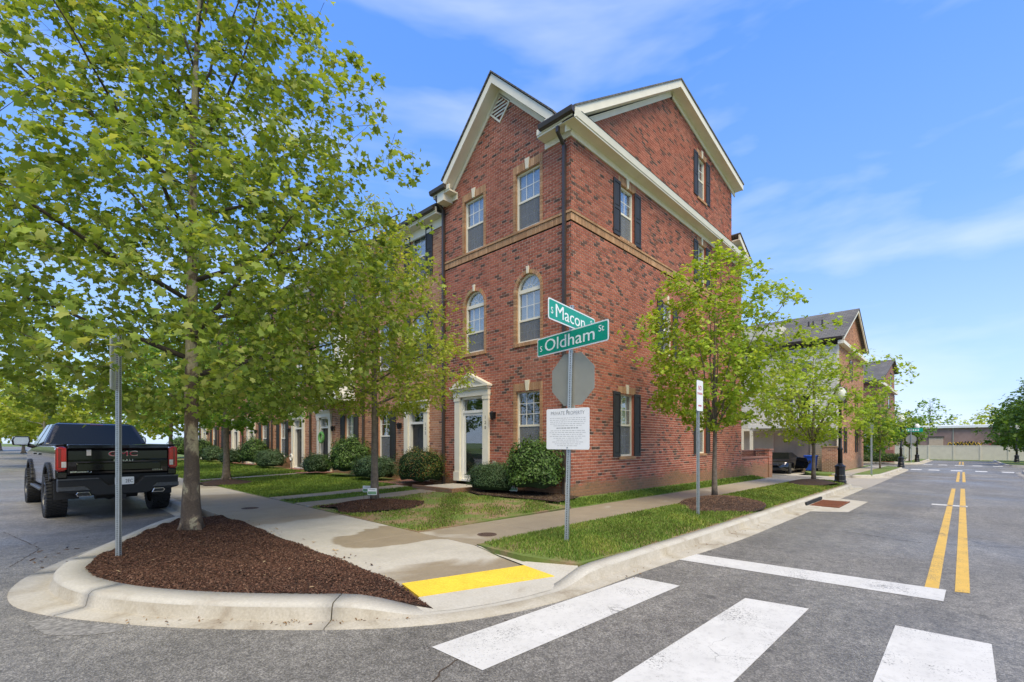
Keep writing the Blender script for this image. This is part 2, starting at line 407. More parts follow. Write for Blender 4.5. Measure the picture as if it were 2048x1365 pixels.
def patchy():
    m, t, N = nodes('lawn_patchy'); P = pos(N); a = noise(N, t, P, 6, 6, .7)
    c = ramp(N, t, a, [(.25, (.16, .105, .055)), (.5, (.23, .155, .085)), (.75, (.30, .21, .12))])
    c = mix(N, t, ramp(N, t, noise(N, t, P, 1.5, 4), [(.42, 1), (.56, 0)]), c, (.12, .165, .03))
    MAT['lawn_patchy'] = finish(m, t, N, c, .95, a, .8, .03)
patchy()
def mulch_mat():
    m, t, N = nodes('mulch'); P = pos(N)
    a = noise(N, t, P, 60, 6, .75)
    c = ramp(N, t, a, [(.3, (.018, .010, .008)), (.55, (.06, .034, .024)), (.8, (.14, .085, .06))])
    MAT['mulch'] = finish(m, t, N, c, .95, a, 1., .03)
mulch_mat()
attr_mat('chip', .95, .15, 60, .2, .15)
def shingles():
    m, t, N = nodes('shingle'); P = pos(N)
    b = N('ShaderNodeTexBrick'); b.inputs['Scale'].default_value = 1; b.inputs['Brick Width'].default_value = .3; b.inputs['Row Height'].default_value = .11
    b.inputs['Mortar Size'].default_value = .012; b.inputs['Color1'].default_value = (.15, .14, .13, 1); b.inputs['Color2'].default_value = (.105, .10, .095, 1); b.inputs['Mortar'].default_value = (.05, .05, .05, 1)
    sep = N('ShaderNodeSeparateXYZ'); cm = N('ShaderNodeCombineXYZ'); t.links.new(P, sep.inputs[0]); t.links.new(sep.outputs['Y'], cm.inputs['X']); t.links.new(sep.outputs['Z'], cm.inputs['Y'])
    t.links.new(cm.outputs[0], b.inputs['Vector'])
    k = ramp(N, t, noise(N, t, P, .6, 5), [(.3, .8), (.7, 1.25)])
    MAT['shingle'] = finish(m, t, N, mix(N, t, 1., b.outputs['Color'], k, 'MULTIPLY'), .9, b.outputs['Fac'], .4, .01)
shingles()
def far_brick(name, c1, c2, mo):
    m, t, N = nodes(name); P = pos(N)
    b = N('ShaderNodeTexBrick'); b.inputs['Scale'].default_value = 1; b.inputs['Brick Width'].default_value = .203; b.inputs['Row Height'].default_value = .0795
    b.inputs['Mortar Size'].default_value = .009; b.inputs['Color1'].default_value = (*c1, 1); b.inputs['Color2'].default_value = (*c2, 1); b.inputs['Mortar'].default_value = (*mo, 1)
    sep = N('ShaderNodeSeparateXYZ'); cm = N('ShaderNodeCombineXYZ'); ad = N('ShaderNodeMath', operation='ADD')
    t.links.new(P, sep.inputs[0]); t.links.new(sep.outputs['Y'], ad.inputs[0]); t.links.new(sep.outputs['X'], ad.inputs[1]); t.links.new(ad.outputs[0], cm.inputs['X']); t.links.new(sep.outputs['Z'], cm.inputs['Y'])
    t.links.new(cm.outputs[0], b.inputs['Vector'])
    MAT[name] = finish(m, t, N, b.outputs['Color'], .85, b.outputs['Fac'], .3, -.004)
far_brick('brick_tan_far', (.33, .155, .085), (.27, .12, .07), (.40, .30, .22))
far_brick('brick_red_far', (.27, .085, .055), (.20, .06, .042), (.42, .28, .22))

# ------------------------------------------------------------------ sheets
def rect_union(rects, zf, name, mat, step=3., **k):
    xs = sorted({v for r in rects for v in r[:2]}); ys = sorted({v for r in rects for v in r[2:]})
    def fill(a):
        o = []
        for p, q in zip(a, a[1:]):
            n = max(1, math.ceil((q - p) / step)); o += [p + (q - p) * i / n for i in range(n)]
        return o + [a[-1]]
    xs, ys = fill(xs), fill(ys); mb = MB(); idx = {}
    def vid(i, j):
        if (i, j) not in idx: idx[(i, j)] = len(mb.v); mb.v.append((xs[i], ys[j], zf(xs[i], ys[j])))
        return idx[(i, j)]
    for i in range(len(xs) - 1):
        for j in range(len(ys) - 1):
            cx, cy = (xs[i] + xs[i + 1]) / 2, (ys[j] + ys[j + 1]) / 2
            if any(r[0] < cx < r[1] and r[2] < cy < r[3] for r in rects):
                mb.f.append([vid(i, j), vid(i + 1, j), vid(i + 1, j + 1), vid(i, j + 1)]); mb.m.append(0); mb.c.append(None)
    return mb.build(name, mat, **k)
g0 = rect_union([(-400, 900, -500, 900)], lambda x, y: gz(max(-60, min(140, x)), max(-80, min(110, y))) - .09, 'ground', MAT['lawn'], 26)
tag(g0, 'grassy ground under the streets and far lots', kind='structure')
road = rect_union([(-60, 79, -2.85, 3.4), (-7, 3.2, -80, 105), (23.3, 29.3, 3, 62), (46.3, 56.5, -60, 90)], lambda x, y: gz(x, y), 'road', MAT['asphalt'], 4)
tag(road, 'grey asphalt streets and alley', kind='structure')

from mathutils.geometry import delaunay_2d_cdt
def inside(poly, x, y):
    c = False; j = len(poly) - 1
    for i in range(len(poly)):
        xi, yi = poly[i][:2]; xj, yj = poly[j][:2]
        if (yi > y) != (yj > y) and x < (xj - xi) * (y - yi) / (yj - yi) + xi: c = not c
        j = i
    return c
def poly_sheet(name, poly, zf, mat, step=.3, parent=None, smooth=True, skirt=.0, jitter=.3):
    pts = [Vector(p[:2]) for p in poly]; n = len(pts)
    x0, x1 = min(p.x for p in pts), max(p.x for p in pts); y0, y1 = min(p.y for p in pts), max(p.y for p in pts)
    ex = []
    x = x0 + step / 2
    while x < x1:
        y = y0 + step / 2
        while y < y1:
            q = (x + random.uniform(-jitter, jitter) * step, y + random.uniform(-jitter, jitter) * step)
            if inside(pts, *q): ex.append(Vector(q))
            y += step
        x += step
    vs, es, fs, *_ = delaunay_2d_cdt(pts + ex, [], [list(range(n))], 1, 1e-5)
    mb = MB(); mb.add([(v.x, v.y, zf(v.x, v.y)) for v in vs], fs)
    if skirt:
        b = len(mb.v); mb.v += [(p.x, p.y, zf(p.x, p.y)) for p in pts] + [(p.x, p.y, zf(p.x, p.y) - skirt) for p in pts]
        for i in range(n): mb.f.append([b + i, b + (i + 1) % n, b + n + (i + 1) % n, b + n + i]); mb.m.append(0); mb.c.append(None)
    return mb.build(name, mat, parent, smooth)

# ------------------------------------------------------------------ kerbs with gutters, swept in segments
def resample(pts, step):
    out = [Vector(pts[0])]
    for a, b in zip(pts, pts[1:]):
        a, b = Vector(a), Vector(b); n = max(1, round((b - a).length / step))
        out += [a + (b - a) * i / n for i in range(1, n + 1)]
    return out
def smoothline(pts, it=2):
    for _ in range(it):
        o = [pts[0]]
        for a, b in zip(pts, pts[1:]):
            o += [(a[0] * .75 + b[0] * .25, a[1] * .75 + b[1] * .25), (a[0] * .25 + b[0] * .75, a[1] * .25 + b[1] * .75)]
        pts = o + [pts[-1]]
    return pts
def kerb(name, pts, side, label, hfun=lambda x, y: 1., seg=3.0, gutter=lambda x, y: .36, step=.22, width=lambda x, y: .17):
    """pts: line of the kerb's upper street edge; side=+1: the street lies left of the walking direction"""
    root = thing(name, (pts[0][0], pts[0][1], gz(*pts[0][:2])), label, kind='structure')
    P = resample([(*p, 0) for p in pts], step); n = len(P); secs = []
    for i, p in enumerate(P):
        t = (P[min(i + 1, n - 1)] - P[max(i - 1, 0)]).normalized(); nr = Vector((-t.y, t.x, 0)) * side
        h = max(.0, hfun(p.x, p.y)); g = gz(p.x, p.y); top = .015 + .14 * h
        wd, gt = width(p.x, p.y), gutter(p.x, p.y); prof = [(-wd, -.02), (-wd, top), (-.05, top), (-.018, top - .008 * h), (.006, top - .035 * h), (.03, .02), (.05, .014), (gt, .010), (gt + .004, -.03)]
        secs.append([(p.x + nr.x * d, p.y + nr.y * d, g + z) for d, z in prof])
    i = 0; k = len(secs[0])
    while i < n - 1:
        j = min(n - 1, i + max(2, round(seg / step)))
        mb = MB(); S = [list(s) for s in secs[i:j + 1]]
        # joint gap: pull the ends in a few millimetres
        for e, q in ((0, 1), (-1, -2)):
            S[e] = [tuple(Vector(a) + (Vector(b) - Vector(a)) * .03) for a, b in zip(S[e], S[q])]
        for s in S: mb.v += s
        for a in range(len(S) - 1):
            for b in range(k - 1):
                f = [a * k + b, a * k + b + 1, (a + 1) * k + b + 1, (a + 1) * k + b]
                mb.f.append(f if side > 0 else f[::-1]); mb.m.append(1 if b >= 4 else 0); mb.c.append(None)
        for base in (0, (len(S) - 1) * k): mb.f.append([base + b for b in range(k)]); mb.m.append(0); mb.c.append(None)
        mb.build('kerb_segment', [MAT['kerb'], MAT['gutter_stained']], root, True)
        i = j
    return root
KL = smoothline([(2.52, 60), (2.52, 30), (2.52, 13), (2.48, 11.75), (2.25, 11.15), (1.76, 10.65), (1.2, 9.5), (.66, 8.38), (.36, 7.75), (.24, 7.2), (.26, 6.7), (.38, 6.2), (.58, 5.72), (.95, 5.13),
      (1.42, 4.57), (2.0, 3.97), (2.5, 3.57), (3.0, 3.33), (3.5, 3.19), (4.0, 3.12), (4.6, 3.11), (5.7, 3.1), (7.5, 3.06), (10, 3.05), (14, 3.05), (20, 3.04), (21.8, 3.05), (22.6, 3.15), (23.2, 3.5), (23.5, 4.1), (23.55, 5.0)], 2)
def sstep(a, b, x):
    x = max(0, min(1, (x - a) / (b - a))); return x * x * (3 - 2 * x)
def kerb_h(x, y):
    if y > 5.2 or x > 5.2:
        return 1. - (sstep(3.9, 4.8, y) if x > 23 else 0)
    if x < 3.3: return 1 - sstep(1.95, 2.62, x)
    return sstep(3.95, 4.7, x)
kerb('kerb', KL, -1, 'pale concrete kerb and gutter round the planted corner', kerb_h,
     gutter=lambda x, y: .21 + .15 * sstep(5, 9, x) + .13 * sstep(5.4, 6.8, y) * (1 - sstep(8.5, 10.5, y)), width=lambda x, y: .17 + .10 * (1 - sstep(2.2, 3.2, x)) * (1 - sstep(10.2, 11.2, y)))
def crack(pts, w, seed):
    rr = random.Random(seed); P = resample([(*p, 0) for p in pts], .05); mb = MB(); n = len(P)
    for i, p in enumerate(P):
        t_ = (P[min(i + 1, n - 1)] - P[max(i - 1, 0)]).normalized(); nn = Vector((-t_.y, t_.x, 0)); o_ = rr.uniform(-.012, .012); ww = w * rr.uniform(.3, 1.2)
        for s_ in (-1, 1): q = p + nn * (o_ + s_ * ww); mb.v.append((q.x, q.y, gz(q.x, q.y) + .0035))
    for i in range(n - 1): mb.f.append([2 * i, 2 * i + 1, 2 * i + 3, 2 * i + 2]); mb.m.append(0); mb.c.append(None)
    mb.build('crack', MAT['crack'], road)
simple('crack', (.06, .042, .03), .95, .4, 30)
crack([(3.02, 2.98), (2.99, 2.72), (2.62, 2.68), (2.33, 2.69), (2.05, 2.64), (1.84, 2.5), (1.6, 2.45)], .007, 1); crack([(10.2, 2.4), (10.6, 1.5), (10.3, .6), (10.9, -.6), (10.6, -2.4)], .006, 2); crack([(-.2, 12.0), (.2, 9.8), (-.1, 8.6)], .006, 3)
sc_ = MB(); sc_.add([(x, y, gz(x, y) + .003) for x, y in ((.02, 5.95), (.2, 5.85), (.42, 5.45), (.62, 5.22), (.58, 5.06), (.36, 5.16), (.14, 5.4))], [tuple(range(7))]); simple('scuff', (.215, .205, .19), .9, .5, 30, bump=.4); sc_.build('pale_patch', MAT['scuff'], road)
# ------------------------------------------------------------------ pavements, slab by slab
def slab_walk(name, label, quads, mat, joint=.006):
    root = thing(name, (quads[0][0][0], quads[0][0][1], gz(*quads[0][0][:2])), label, kind='structure')
    for q in quads:
        c = sum((Vector((p[0], p[1], 0)) for p in q), Vector()) / len(q)
        P = [Vector((p[0], p[1], 0)) for p in q]; P = [p + (c - p).normalized() * joint for p in P]
        zs = [(p[2] if len(p) > 2 else tz(p[0], p[1])) for p in q]
        top = [(p.x, p.y, z) for p, z in zip(P, zs)]; bot = [(p.x, p.y, z - .14) for p, z in zip(P, zs)]
        n = len(top); mb = MB()
        mb.add(top + bot, [tuple(range(n)), tuple(range(2 * n - 1, n - 1, -1))] + [(i, n + i, n + (i + 1) % n, (i + 1) % n) for i in range(n)])
        mb.build('slab', MAT[mat], root, bevel=.006)
    return root
WX0, WX1 = 2.72, 4.46; WY0, WY1 = 5.02, 6.37
q = []
y = 6.37
while y < 58:
    e = y + (1.52 if y < 46 else 3)
    x0 = WX0 if y < 10.6 else 2.70
    q.append([(x0, y), (WX1, y), (WX1, e), (x0, e)]); y = e
q.append([(2.72, 5.02), (4.46, 5.02), (4.46, 6.37), (2.72, 6.37)])
# the ramp down to the crossing
def rz(x, y): return tz(x, y) - .115 * (1 - sstep(3.75, 4.95, y + .25 * (x - 2.7)))
q.append([(2.72, 4.28, rz(2.72, 4.3)), (4.30, 3.86, rz(4.3, 3.88)), (4.46, 5.02, tz(4.46, 5.02)), (2.72, 5.02, tz(2.72, 5.02))])
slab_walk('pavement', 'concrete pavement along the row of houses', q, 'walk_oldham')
q = []; x = 4.46
while x < 23.4:
    e = min(23.5, x + 1.52); q.append([(x, WY0), (e, WY0), (e, WY1), (x, WY1)]); x = e
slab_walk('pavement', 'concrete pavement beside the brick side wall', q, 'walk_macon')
# ramp apron and raised yellow warning pad
mb = MB(); mb.add([(x, y, gz(x, y) + z) for x, y, z in ((2.52, 3.66, .0175), (2.85, 3.46, .0175), (3.2, 3.34, .0175), (3.6, 3.245, .0175), (4.12, 3.19, .0175), (4.34, 3.46, .052), (2.80, 3.98, .052))], [(0, 1, 2, 3, 4, 5, 6)])
mb.build('ramp_apron', MAT['kerb'])['kind'] = 'structure'
mb = MB(); fl = [(4.10, 3.27, .02), (4.55, 3.27, .12), (4.62, 3.34, .15), (4.40, 3.95, .155), (4.47, 5.0, .15), (4.33, 4.4, .13), (4.275, 3.86, .10), (4.31, 3.46, .05)]
mb.add([(x, y, gz(x, y) + z) for x, y, z in fl], [(0, 1, 7), (1, 2, 7), (2, 6, 7), (2, 3, 6), (3, 5, 6), (3, 4, 5)]); mb.build('ramp_flare', MAT['kerb'], smooth=True)['kind'] = 'structure'
A, Bp, Cp, Dp = Vector((2.76, 3.93, gz(2.8, 3.9) + .055)), Vector((4.30, 3.43, gz(4.3, 3.4) + .055)), Vector((4.27, 3.88, gz(4.3, 3.9) + .105)), Vector((2.80, 4.30, gz(2.8, 4.3) + .10))
pad = thing('warning_pad', tuple(A), 'yellow tactile warning pad at the foot of the kerb ramp', 'tactile pad')
mb = MB(); mb.prism([A, Bp, Cp, Dp], (0, 0, -.09)); mb.build('plate', MAT['tactile'], pad)
mb = MB()
for i in range(30):
    for j in range(9):
        u, v = (i + .5) / 30, (j + .5) / 9
        p = (A * (1 - u) + Bp * u) * (1 - v) + (Dp * (1 - u) + Cp * u) * v
        r0, r1 = .014, .008
        vs = [p + Vector((math.cos(k * 1.0472) * r, math.sin(k * 1.0472) * r, z)) for r, z in ((r0, 0), (r1, .006)) for k in range(6)]
        mb.add(vs, [(k, (k + 1) % 6, 6 + (k + 1) % 6, 6 + k) for k in range(6)] + [(6, 7, 8, 9, 10, 11)])
mb.build('domes', MAT['tactile'], pad, kind='stuff')

# ------------------------------------------------------------------ planted corner, lawns, beds
def mound(cx, cy, r, h): return lambda x, y: h * max(0, 1 - ((x - cx) ** 2 + (y - cy) ** 2) / r ** 2)
T1 = (1.88, 8.88); T2 = (5.72, 9.92); T3 = (4.98, 18.6); TR1 = (12.33, 4.6); TR2 = (20.8, 4.08)
m1 = mound(*T1, 1.3, .05)
ISL = []
for p, n in zip(KL, KL[1:]):
    if 2.0 < p[1] < 10.75 and p[0] < 2.62:
        t = (Vector(n) - Vector(p)).normalized(); ISL.append((p[0] - t.y * .262, p[1] + t.x * .262))
ISL = [p for p in ISL if p[0] < 2.62] + [(2.70, 3.62), (2.715, 5.0), (2.715, 10.45)]
def isl_z(x, y): return tz(x, y) - .005 - .11 * (1 - sstep(3.5, 4.6, y)) + m1(x, y) + .012 * math.sin(9 * x + 5 * y)
isl = poly_sheet('planting_bed', ISL, isl_z, MAT['mulch'], .16, skirt=.12); tag(isl, 'mulched bed on the street corner', kind='structure')

def lawn_z(x, y):   # rises from the pavement to the houses
    return tz(x, y) + .012 + .12 * sstep(4.5, 9.2, x) * sstep(5.8, 7.4, y)
def strip_z(x, y): return tz(x, y) + .008 + .05 * math.sin(math.pi * max(0, min(1, (y - 3.2) / 1.9)))
lawn_parts = [
    ('lawn', 'patchy lawn with bare soil before the corner house', (4.47, 8.6, 6.38, 10.62), lawn_z),
    ('lawn', 'narrow grass strip between two front walks', (4.47, 8.2, 11.42, 12.32), lawn_z),
    ('lawn', 'thick lawn behind the second street tree', (4.47, 9.75, 13.05, 20.3), lawn_z),
    ('lawn', 'lawn farther along the row of houses', (4.47, 9.75, 21.1, 34.0), lawn_z),
    ('lawn', 'farthest lawn along the row of houses', (4.47, 9.75, 35.0, 58.0), lawn_z),
    ('lawn', 'thin grass strip at the foot of the side wall', (8.6, 23.2, 6.38, 7.16), lambda x, y: tz(x, y) + .012 + .09 * sstep(6.4, 7.1, y)),
    ('verge', 'green verge between pavement and right-hand street', (4.55, 23.1, 3.235, 5.01), strip_z),
]
for nm, lb, r, zf in lawn_parts:
    if nm == 'verge': poly = [(4.35, 4.5), (4.33, 3.95), (4.6, 3.32), (5.4, 3.275)] + [(x, 3.23) for x in range(6, 22)] + [(22.3, 3.3), (22.9, 3.7), (23.2, 4.3), (23.25, 5.01), (5.0, 5.01), (4.5, 5.0)]
    else: poly = [(r[0], r[2]), (r[1], r[2]), (r[1], r[3]), (r[0], r[3])]
    o = poly_sheet(nm, poly, lambda x, y, zf=zf: zf(x, y) - .008, MAT['lawn_patchy' if 'patchy' in lb or nm == 'verge' else 'lawn'], .45 if r[2] < 20 else 1.2, skirt=.12); tag(o, lb, kind='structure')
# front walks to the doors
def fwalk(y0, y1, x1, label):
    n = 3; xs = [4.47 + (x1 - 4.47) * i / n for i in range(n + 1)]
    slab_walk('front_walk', label, [[(a, y0, lawn_z(a, y0) + .005), (b, y0, lawn_z(b, y0) + .005), (b, y1, lawn_z(b, y1) + .005), (a, y1, lawn_z(a, y1) + .005)] for a, b in zip(xs, xs[1:])], 'walk_macon')
fwalk(10.64, 11.40, 8.05, 'concrete front walk to the corner house door'); fwalk(12.34, 13.03, 8.3, 'concrete front walk to the second door')
fwalk(20.32, 21.08, 8.3, 'concrete front walk to the third door'); fwalk(34.05, 34.95, 8.3, 'concrete front walk far along the row')
# mulch
def bed(label, poly, zf, st=.2):
    o = poly_sheet('planting_bed', poly, zf, MAT['mulch'], st); tag(o, label, kind='structure'); return o
def blob(cx, cy, rx, ry, n=26, w=.12, seed=1):
    rr = random.Random(seed); ph = [rr.uniform(0, 6.28) for _ in range(4)]
    return [(cx + rx * math.cos(a) * (1 + w * math.sin(3 * a + ph[0]) + w * .6 * math.sin(5 * a + ph[1])), cy + ry * math.sin(a) * (1 + w * math.sin(2 * a + ph[2]))) for a in [2 * math.pi * i / n for i in range(n)]]
m2 = mound(5.45, 9.55, .95, .12); m3 = mound(T3[0] - .1, T3[1] - .1, .85, .14); mr1 = mound(11.6, 4.12, 1.1, .16); mr2 = mound(20.5, 4.02, 1.0, .16)
bed('mulch ring round the second street tree', [p for p in blob(5.42, 9.5, .98, 1.0, seed=3, w=.22) if p[0] > 4.4 or True], lambda x, y: lawn_z(x, y) + .01 + m2(x, y))
bed('mulch ring round the third street tree', blob(T3[0] - .1, T3[1] - .1, .85, .95, seed=4), lambda x, y: lawn_z(x, y) + .01 + m3(x, y))
bed('mulch ring by the no standing sign', blob(11.45, 4.1, 1.5, .82, seed=5), lambda x, y: strip_z(x, y) + .01 + mr1(x, y))
bed('mulch ring round the tree by the lamp post', blob(20.5, 4.02, 1.3, .72, seed=6), lambda x, y: strip_z(x, y) + .01 + mr2(x, y))
BED = [(8.62, 6.75), (9.66, 6.9), (9.66, 10.0), (8.45, 9.75), (8.15, 9.0), (8.25, 8.0), (8.4, 7.2)]
bed('dark mulch bed under the corner house window', BED, lambda x, y: lawn_z(x, y) + .03)

def scatter(polys, n, zf, rnd):
    out = []
    for p in polys:
        xs, ys = [a[0] for a in p], [a[1] for a in p]; rs = np.random.RandomState(rnd.randrange(9999))
        X, Y = rs.uniform(min(xs), max(xs), 4 * n), rs.uniform(min(ys), max(ys), 4 * n); k = inside_np(p, X, Y)
        out += list(zip(X[k], Y[k]))[:n // len(polys)]
    return np.array([(x, y, zf(x, y)) for x, y in out])
def inside_np(poly, X, Y):
    c = np.zeros(len(X), bool); j = len(poly) - 1
    for i in range(len(poly)):
        xi, yi = poly[i][:2]; xj, yj = poly[j][:2]
        if yi != yj: c ^= ((yi > Y) != (yj > Y)) & (X < (xj - xi) * (Y - yi) / (yj - yi) + xi)
        j = i
    return c
def chips(name, label, polys, n, zf, pal, size=(.004, .019), seed=1):
    rnd = random.Random(seed); rs = np.random.RandomState(seed)
    Pn = scatter(polys, n, zf, rnd); k = len(Pn)
    th = rs.uniform(0, 6.28, k); l = rs.uniform(*size, k); w = l * rs.uniform(.15, .5, k); tl = rs.uniform(-.5, .5, k)
    d = np.stack([np.cos(th), np.sin(th), tl], 1) * l[:, None]; e = np.stack([-np.sin(th), np.cos(th), rs.uniform(-.5, .5, k)], 1) * w[:, None]
    up = np.array([[0, 0, 1.]]) * (rs.uniform(.002, .009, k))[:, None]
    Pn = Pn + np.array([[0, 0, .004]]) + up
    V = np.stack([Pn - d - e, Pn + d - e * .6, Pn + d * .8 + e, Pn - d * .9 + e, Pn + up * 1.2], 1).reshape(-1, 3)
    b = np.arange(k)[:, None, None] * 5; F = (b + np.array([[0, 1, 4], [1, 2, 4], [2, 3, 4], [3, 0, 4]])[None]).reshape(-1, 3)
    pal = np.array(pal); C = pal[rs.randint(0, len(pal), k)] * rs.uniform(.6, 1.35, (k, 1))
    o = np_mesh(name, V, F, MAT['chip'], None, np.repeat(C, 4, 0)); tag(o, label, 'mulch', kind='stuff'); return o
MP = [(.062, .030, .020), (.095, .047, .032), (.036, .018, .013), (.14, .08, .055), (.055, .034, .026)]
chips('mulch_chips', 'shredded brown bark mulch on the street corner', [ISL], 75000, isl_z, MP, seed=2)
chips('mulch_chips', 'shredded mulch under the second street tree', [blob(5.42, 9.5, .98, 1.0, seed=3, w=.22)], 9000, lambda x, y: lawn_z(x, y) + .01 + m2(x, y), MP, seed=3)
chips('mulch_chips', 'pale mulch by the no standing sign', [blob(11.45, 4.1, 1.48, .8, seed=5)], 8000, lambda x, y: strip_z(x, y) + .01 + mr1(x, y), [(.12, .07, .05), (.09, .05, .035), (.17, .11, .08)], seed=4)
chips('mulch_chips', 'mulch in the bed below the corner house window', [BED], 7000, lambda x, y: lawn_z(x, y) + .03, [(.05, .03, .022), (.08, .045, .03), (.16, .12, .08)], seed=5)
chips('mulch_spill', 'straw and bark bits spilled over kerb and pavement', [ISL, [(2.72, 4.6), (2.95, 4.6), (2.95, 10.8), (2.72, 10.8)]], 90, lambda x, y: (isl_z(x, y) + .012 if x < 2.715 else (tz(x, y) + .002 if y > 4.4 else gz(x, y) + .05 + .06 * sstep(3.85, 4.35, y + .3 * (x - 2.8)))), [(.35, .26, .16), (.10, .05, .03), (.28, .2, .12)], (.006, .03), 6)
chips('leaf_litter', 'scraps of bark and dead leaves in the gutter', [[(.5, 5.3), (1.2, 4.55), (1.6, 4.1), (1.75, 4.25), (1.2, 4.8), (.75, 5.3)], [(1.5, 4.25), (2.4, 3.5), (2.45, 3.56), (1.6, 4.3)], [(4.6, 2.8), (11, 2.72), (11, 3.0), (4.6, 3.0)]], 110, lambda x, y: gz(x, y) + .012, [(.20, .11, .05), (.12, .07, .04), (.3, .2, .1)], (.004, .016), 7)

chips('road_litter', 'few dark bark scraps on the asphalt by the pickup', [[(.0, 8.2), (.5, 8.2), (.9, 10.5), (.2, 11)]], 14, lambda x, y: gz(x, y) + .002, [(.05, .03, .02), (.12, .08, .05)], (.02, .05), 17)
# grass blades, thinning out with distance
def grass(name, label, poly, zf, dens, pal, h=(.03, .075), w=.0045, seed=1, mask=None, holes=()):
    rs = np.random.RandomState(seed); xs, ys = [a[0] for a in poly], [a[1] for a in poly]
    A = (max(xs) - min(xs)) * (max(ys) - min(ys)); n = int(A * dens)
    X = rs.uniform(min(xs), max(xs), n); Y = rs.uniform(min(ys), max(ys), n); dist = np.hypot(X, Y)
    keep = rs.uniform(0, 1, n) < np.minimum(1, (7.5 / dist) ** 1.25)
    keep &= inside_np(poly, X, Y)
    for hp in holes: keep &= ~inside_np(hp, X, Y)
    if mask is not None: keep &= rs.uniform(0, 1, n) < mask(X, Y)
    X, Y, dist = X[keep], Y[keep], dist[keep]; k = len(X); Z = np.array([zf(x, y) for x, y in zip(X, Y)])
    th = rs.uniform(0, 6.28, k); hh = rs.uniform(*h, k); ww = w * np.maximum(1, dist / 6.5) * rs.uniform(.7, 1.5, k)
    le = rs.uniform(0, 6.28, k); la = hh * rs.uniform(.1, .9, k)
    B = np.stack([X, Y, Z - .01], 1); sd_ = np.stack([np.cos(th), np.sin(th), 0 * th], 1) * ww[:, None]; ln = np.stack([np.cos(le) * la, np.sin(le) * la, hh], 1)
    V = np.stack([B - sd_, B + sd_, B + sd_ * .7 + ln * np.array([[.35, .35, .6]]), B - sd_ * .7 + ln * np.array([[.35, .35, .6]]), B + ln], 1).reshape(-1, 3)
    b = np.arange(k)[:, None, None] * 5; F = (b + np.array([[0, 1, 2], [0, 2, 3], [3, 2, 4]])[None]).reshape(-1, 3)
    pal = np.array(pal); C = pal[rs.randint(0, len(pal), k)] * rs.uniform(.7, 1.3, (k, 1))
    lf = np.sin(X * 1.9 + seed) * np.sin(Y * 2.7 + 1) + .6 * np.sin(X * 4.3 - Y * 3.1 + seed); C = C * (1 + .16 * lf[:, None]); yl = lf > .75; C[yl] = C[yl] * np.array([[1.14, 1.02, 1.05]])
    o = np_mesh(name, V, F, MAT['grass_blade'], None, np.repeat(C, 3, 0)); tag(o, label, 'grass', kind='stuff'); return o
GP = [(.135, .215, .034), (.165, .26, .042), (.215, .29, .058), (.105, .175, .03)]
GB = GP + [(.27, .28, .08), (.21, .32, .05)]
def fm(sx, sy, a, lo): return lambda X, Y: np.clip(lo + a * (np.sin(X * sx + 1.3) * np.sin(Y * sy + .4) + .6 * np.sin(X * 2.3 * sx - Y * 1.7 * sy)), .06, 1)
VERGE = [(4.4, 4.5), (4.4, 3.95), (4.66, 3.36), (5.4, 3.29)] + [(x, 3.25) for x in range(6, 22)] + [(22.3, 3.34), (22.8, 3.7), (23.1, 4.3), (23.2, 4.99), (5.0, 4.99), (4.6, 4.96)]
grass('grass', 'bright grass on the verge by the right-hand street', VERGE, strip_z, 4200, GB, (.02, .06), seed=1, mask=lambda X, Y: np.clip(.35 + (X - 4.4) * .7, .2, 1) * np.clip(.45 + (Y - 3.2) * 1.6, .3, 1), holes=[blob(11.45, 4.1, 1.45, .78, seed=5), blob(20.5, 4.02, 1.25, .68, seed=6)])
rect = lambda a, b, c, d: [(a, c), (b, c), (b, d), (a, d)]
grass('grass', 'patchy grass before the corner house', rect(4.5, 8.6, 6.42, 10.6), lawn_z, 3600, GP + [(.2, .18, .07)], (.02, .05), seed=2, mask=fm(2.1, 2.6, .6, .33), holes=[blob(5.42, 9.5, .93, .95, seed=3, w=.22), BED])
grass('grass', 'grass between the two front walks', rect(4.5, 8.2, 11.45, 12.3), lawn_z, 3600, GP, (.02, .055), seed=3, mask=fm(3, 2, .3, .8))
grass('grass', 'thick grass of the lawn by the third street tree', rect(4.5, 9.0, 13.06, 20.3), lawn_z, 3600, GP, (.025, .06), seed=4, holes=[blob(T3[0] - .1, T3[1] - .1, .8, .9, seed=4)])
grass('grass', 'grass on the far lawns of the row', rect(4.5, 9.0, 21.1, 40), lawn_z, 2600, GP, (.04, .1), seed=5)
grass('grass', 'grass along the foot of the side wall', rect(8.7, 23.2, 6.42, 6.98), lambda x, y: tz(x, y) + .012 + .09 * sstep(6.4, 7.1, y), 4200, GP, (.03, .08), seed=6, mask=lambda X, Y: np.clip(1.6 - (Y - 6.4) * 2.4, 0, 1))

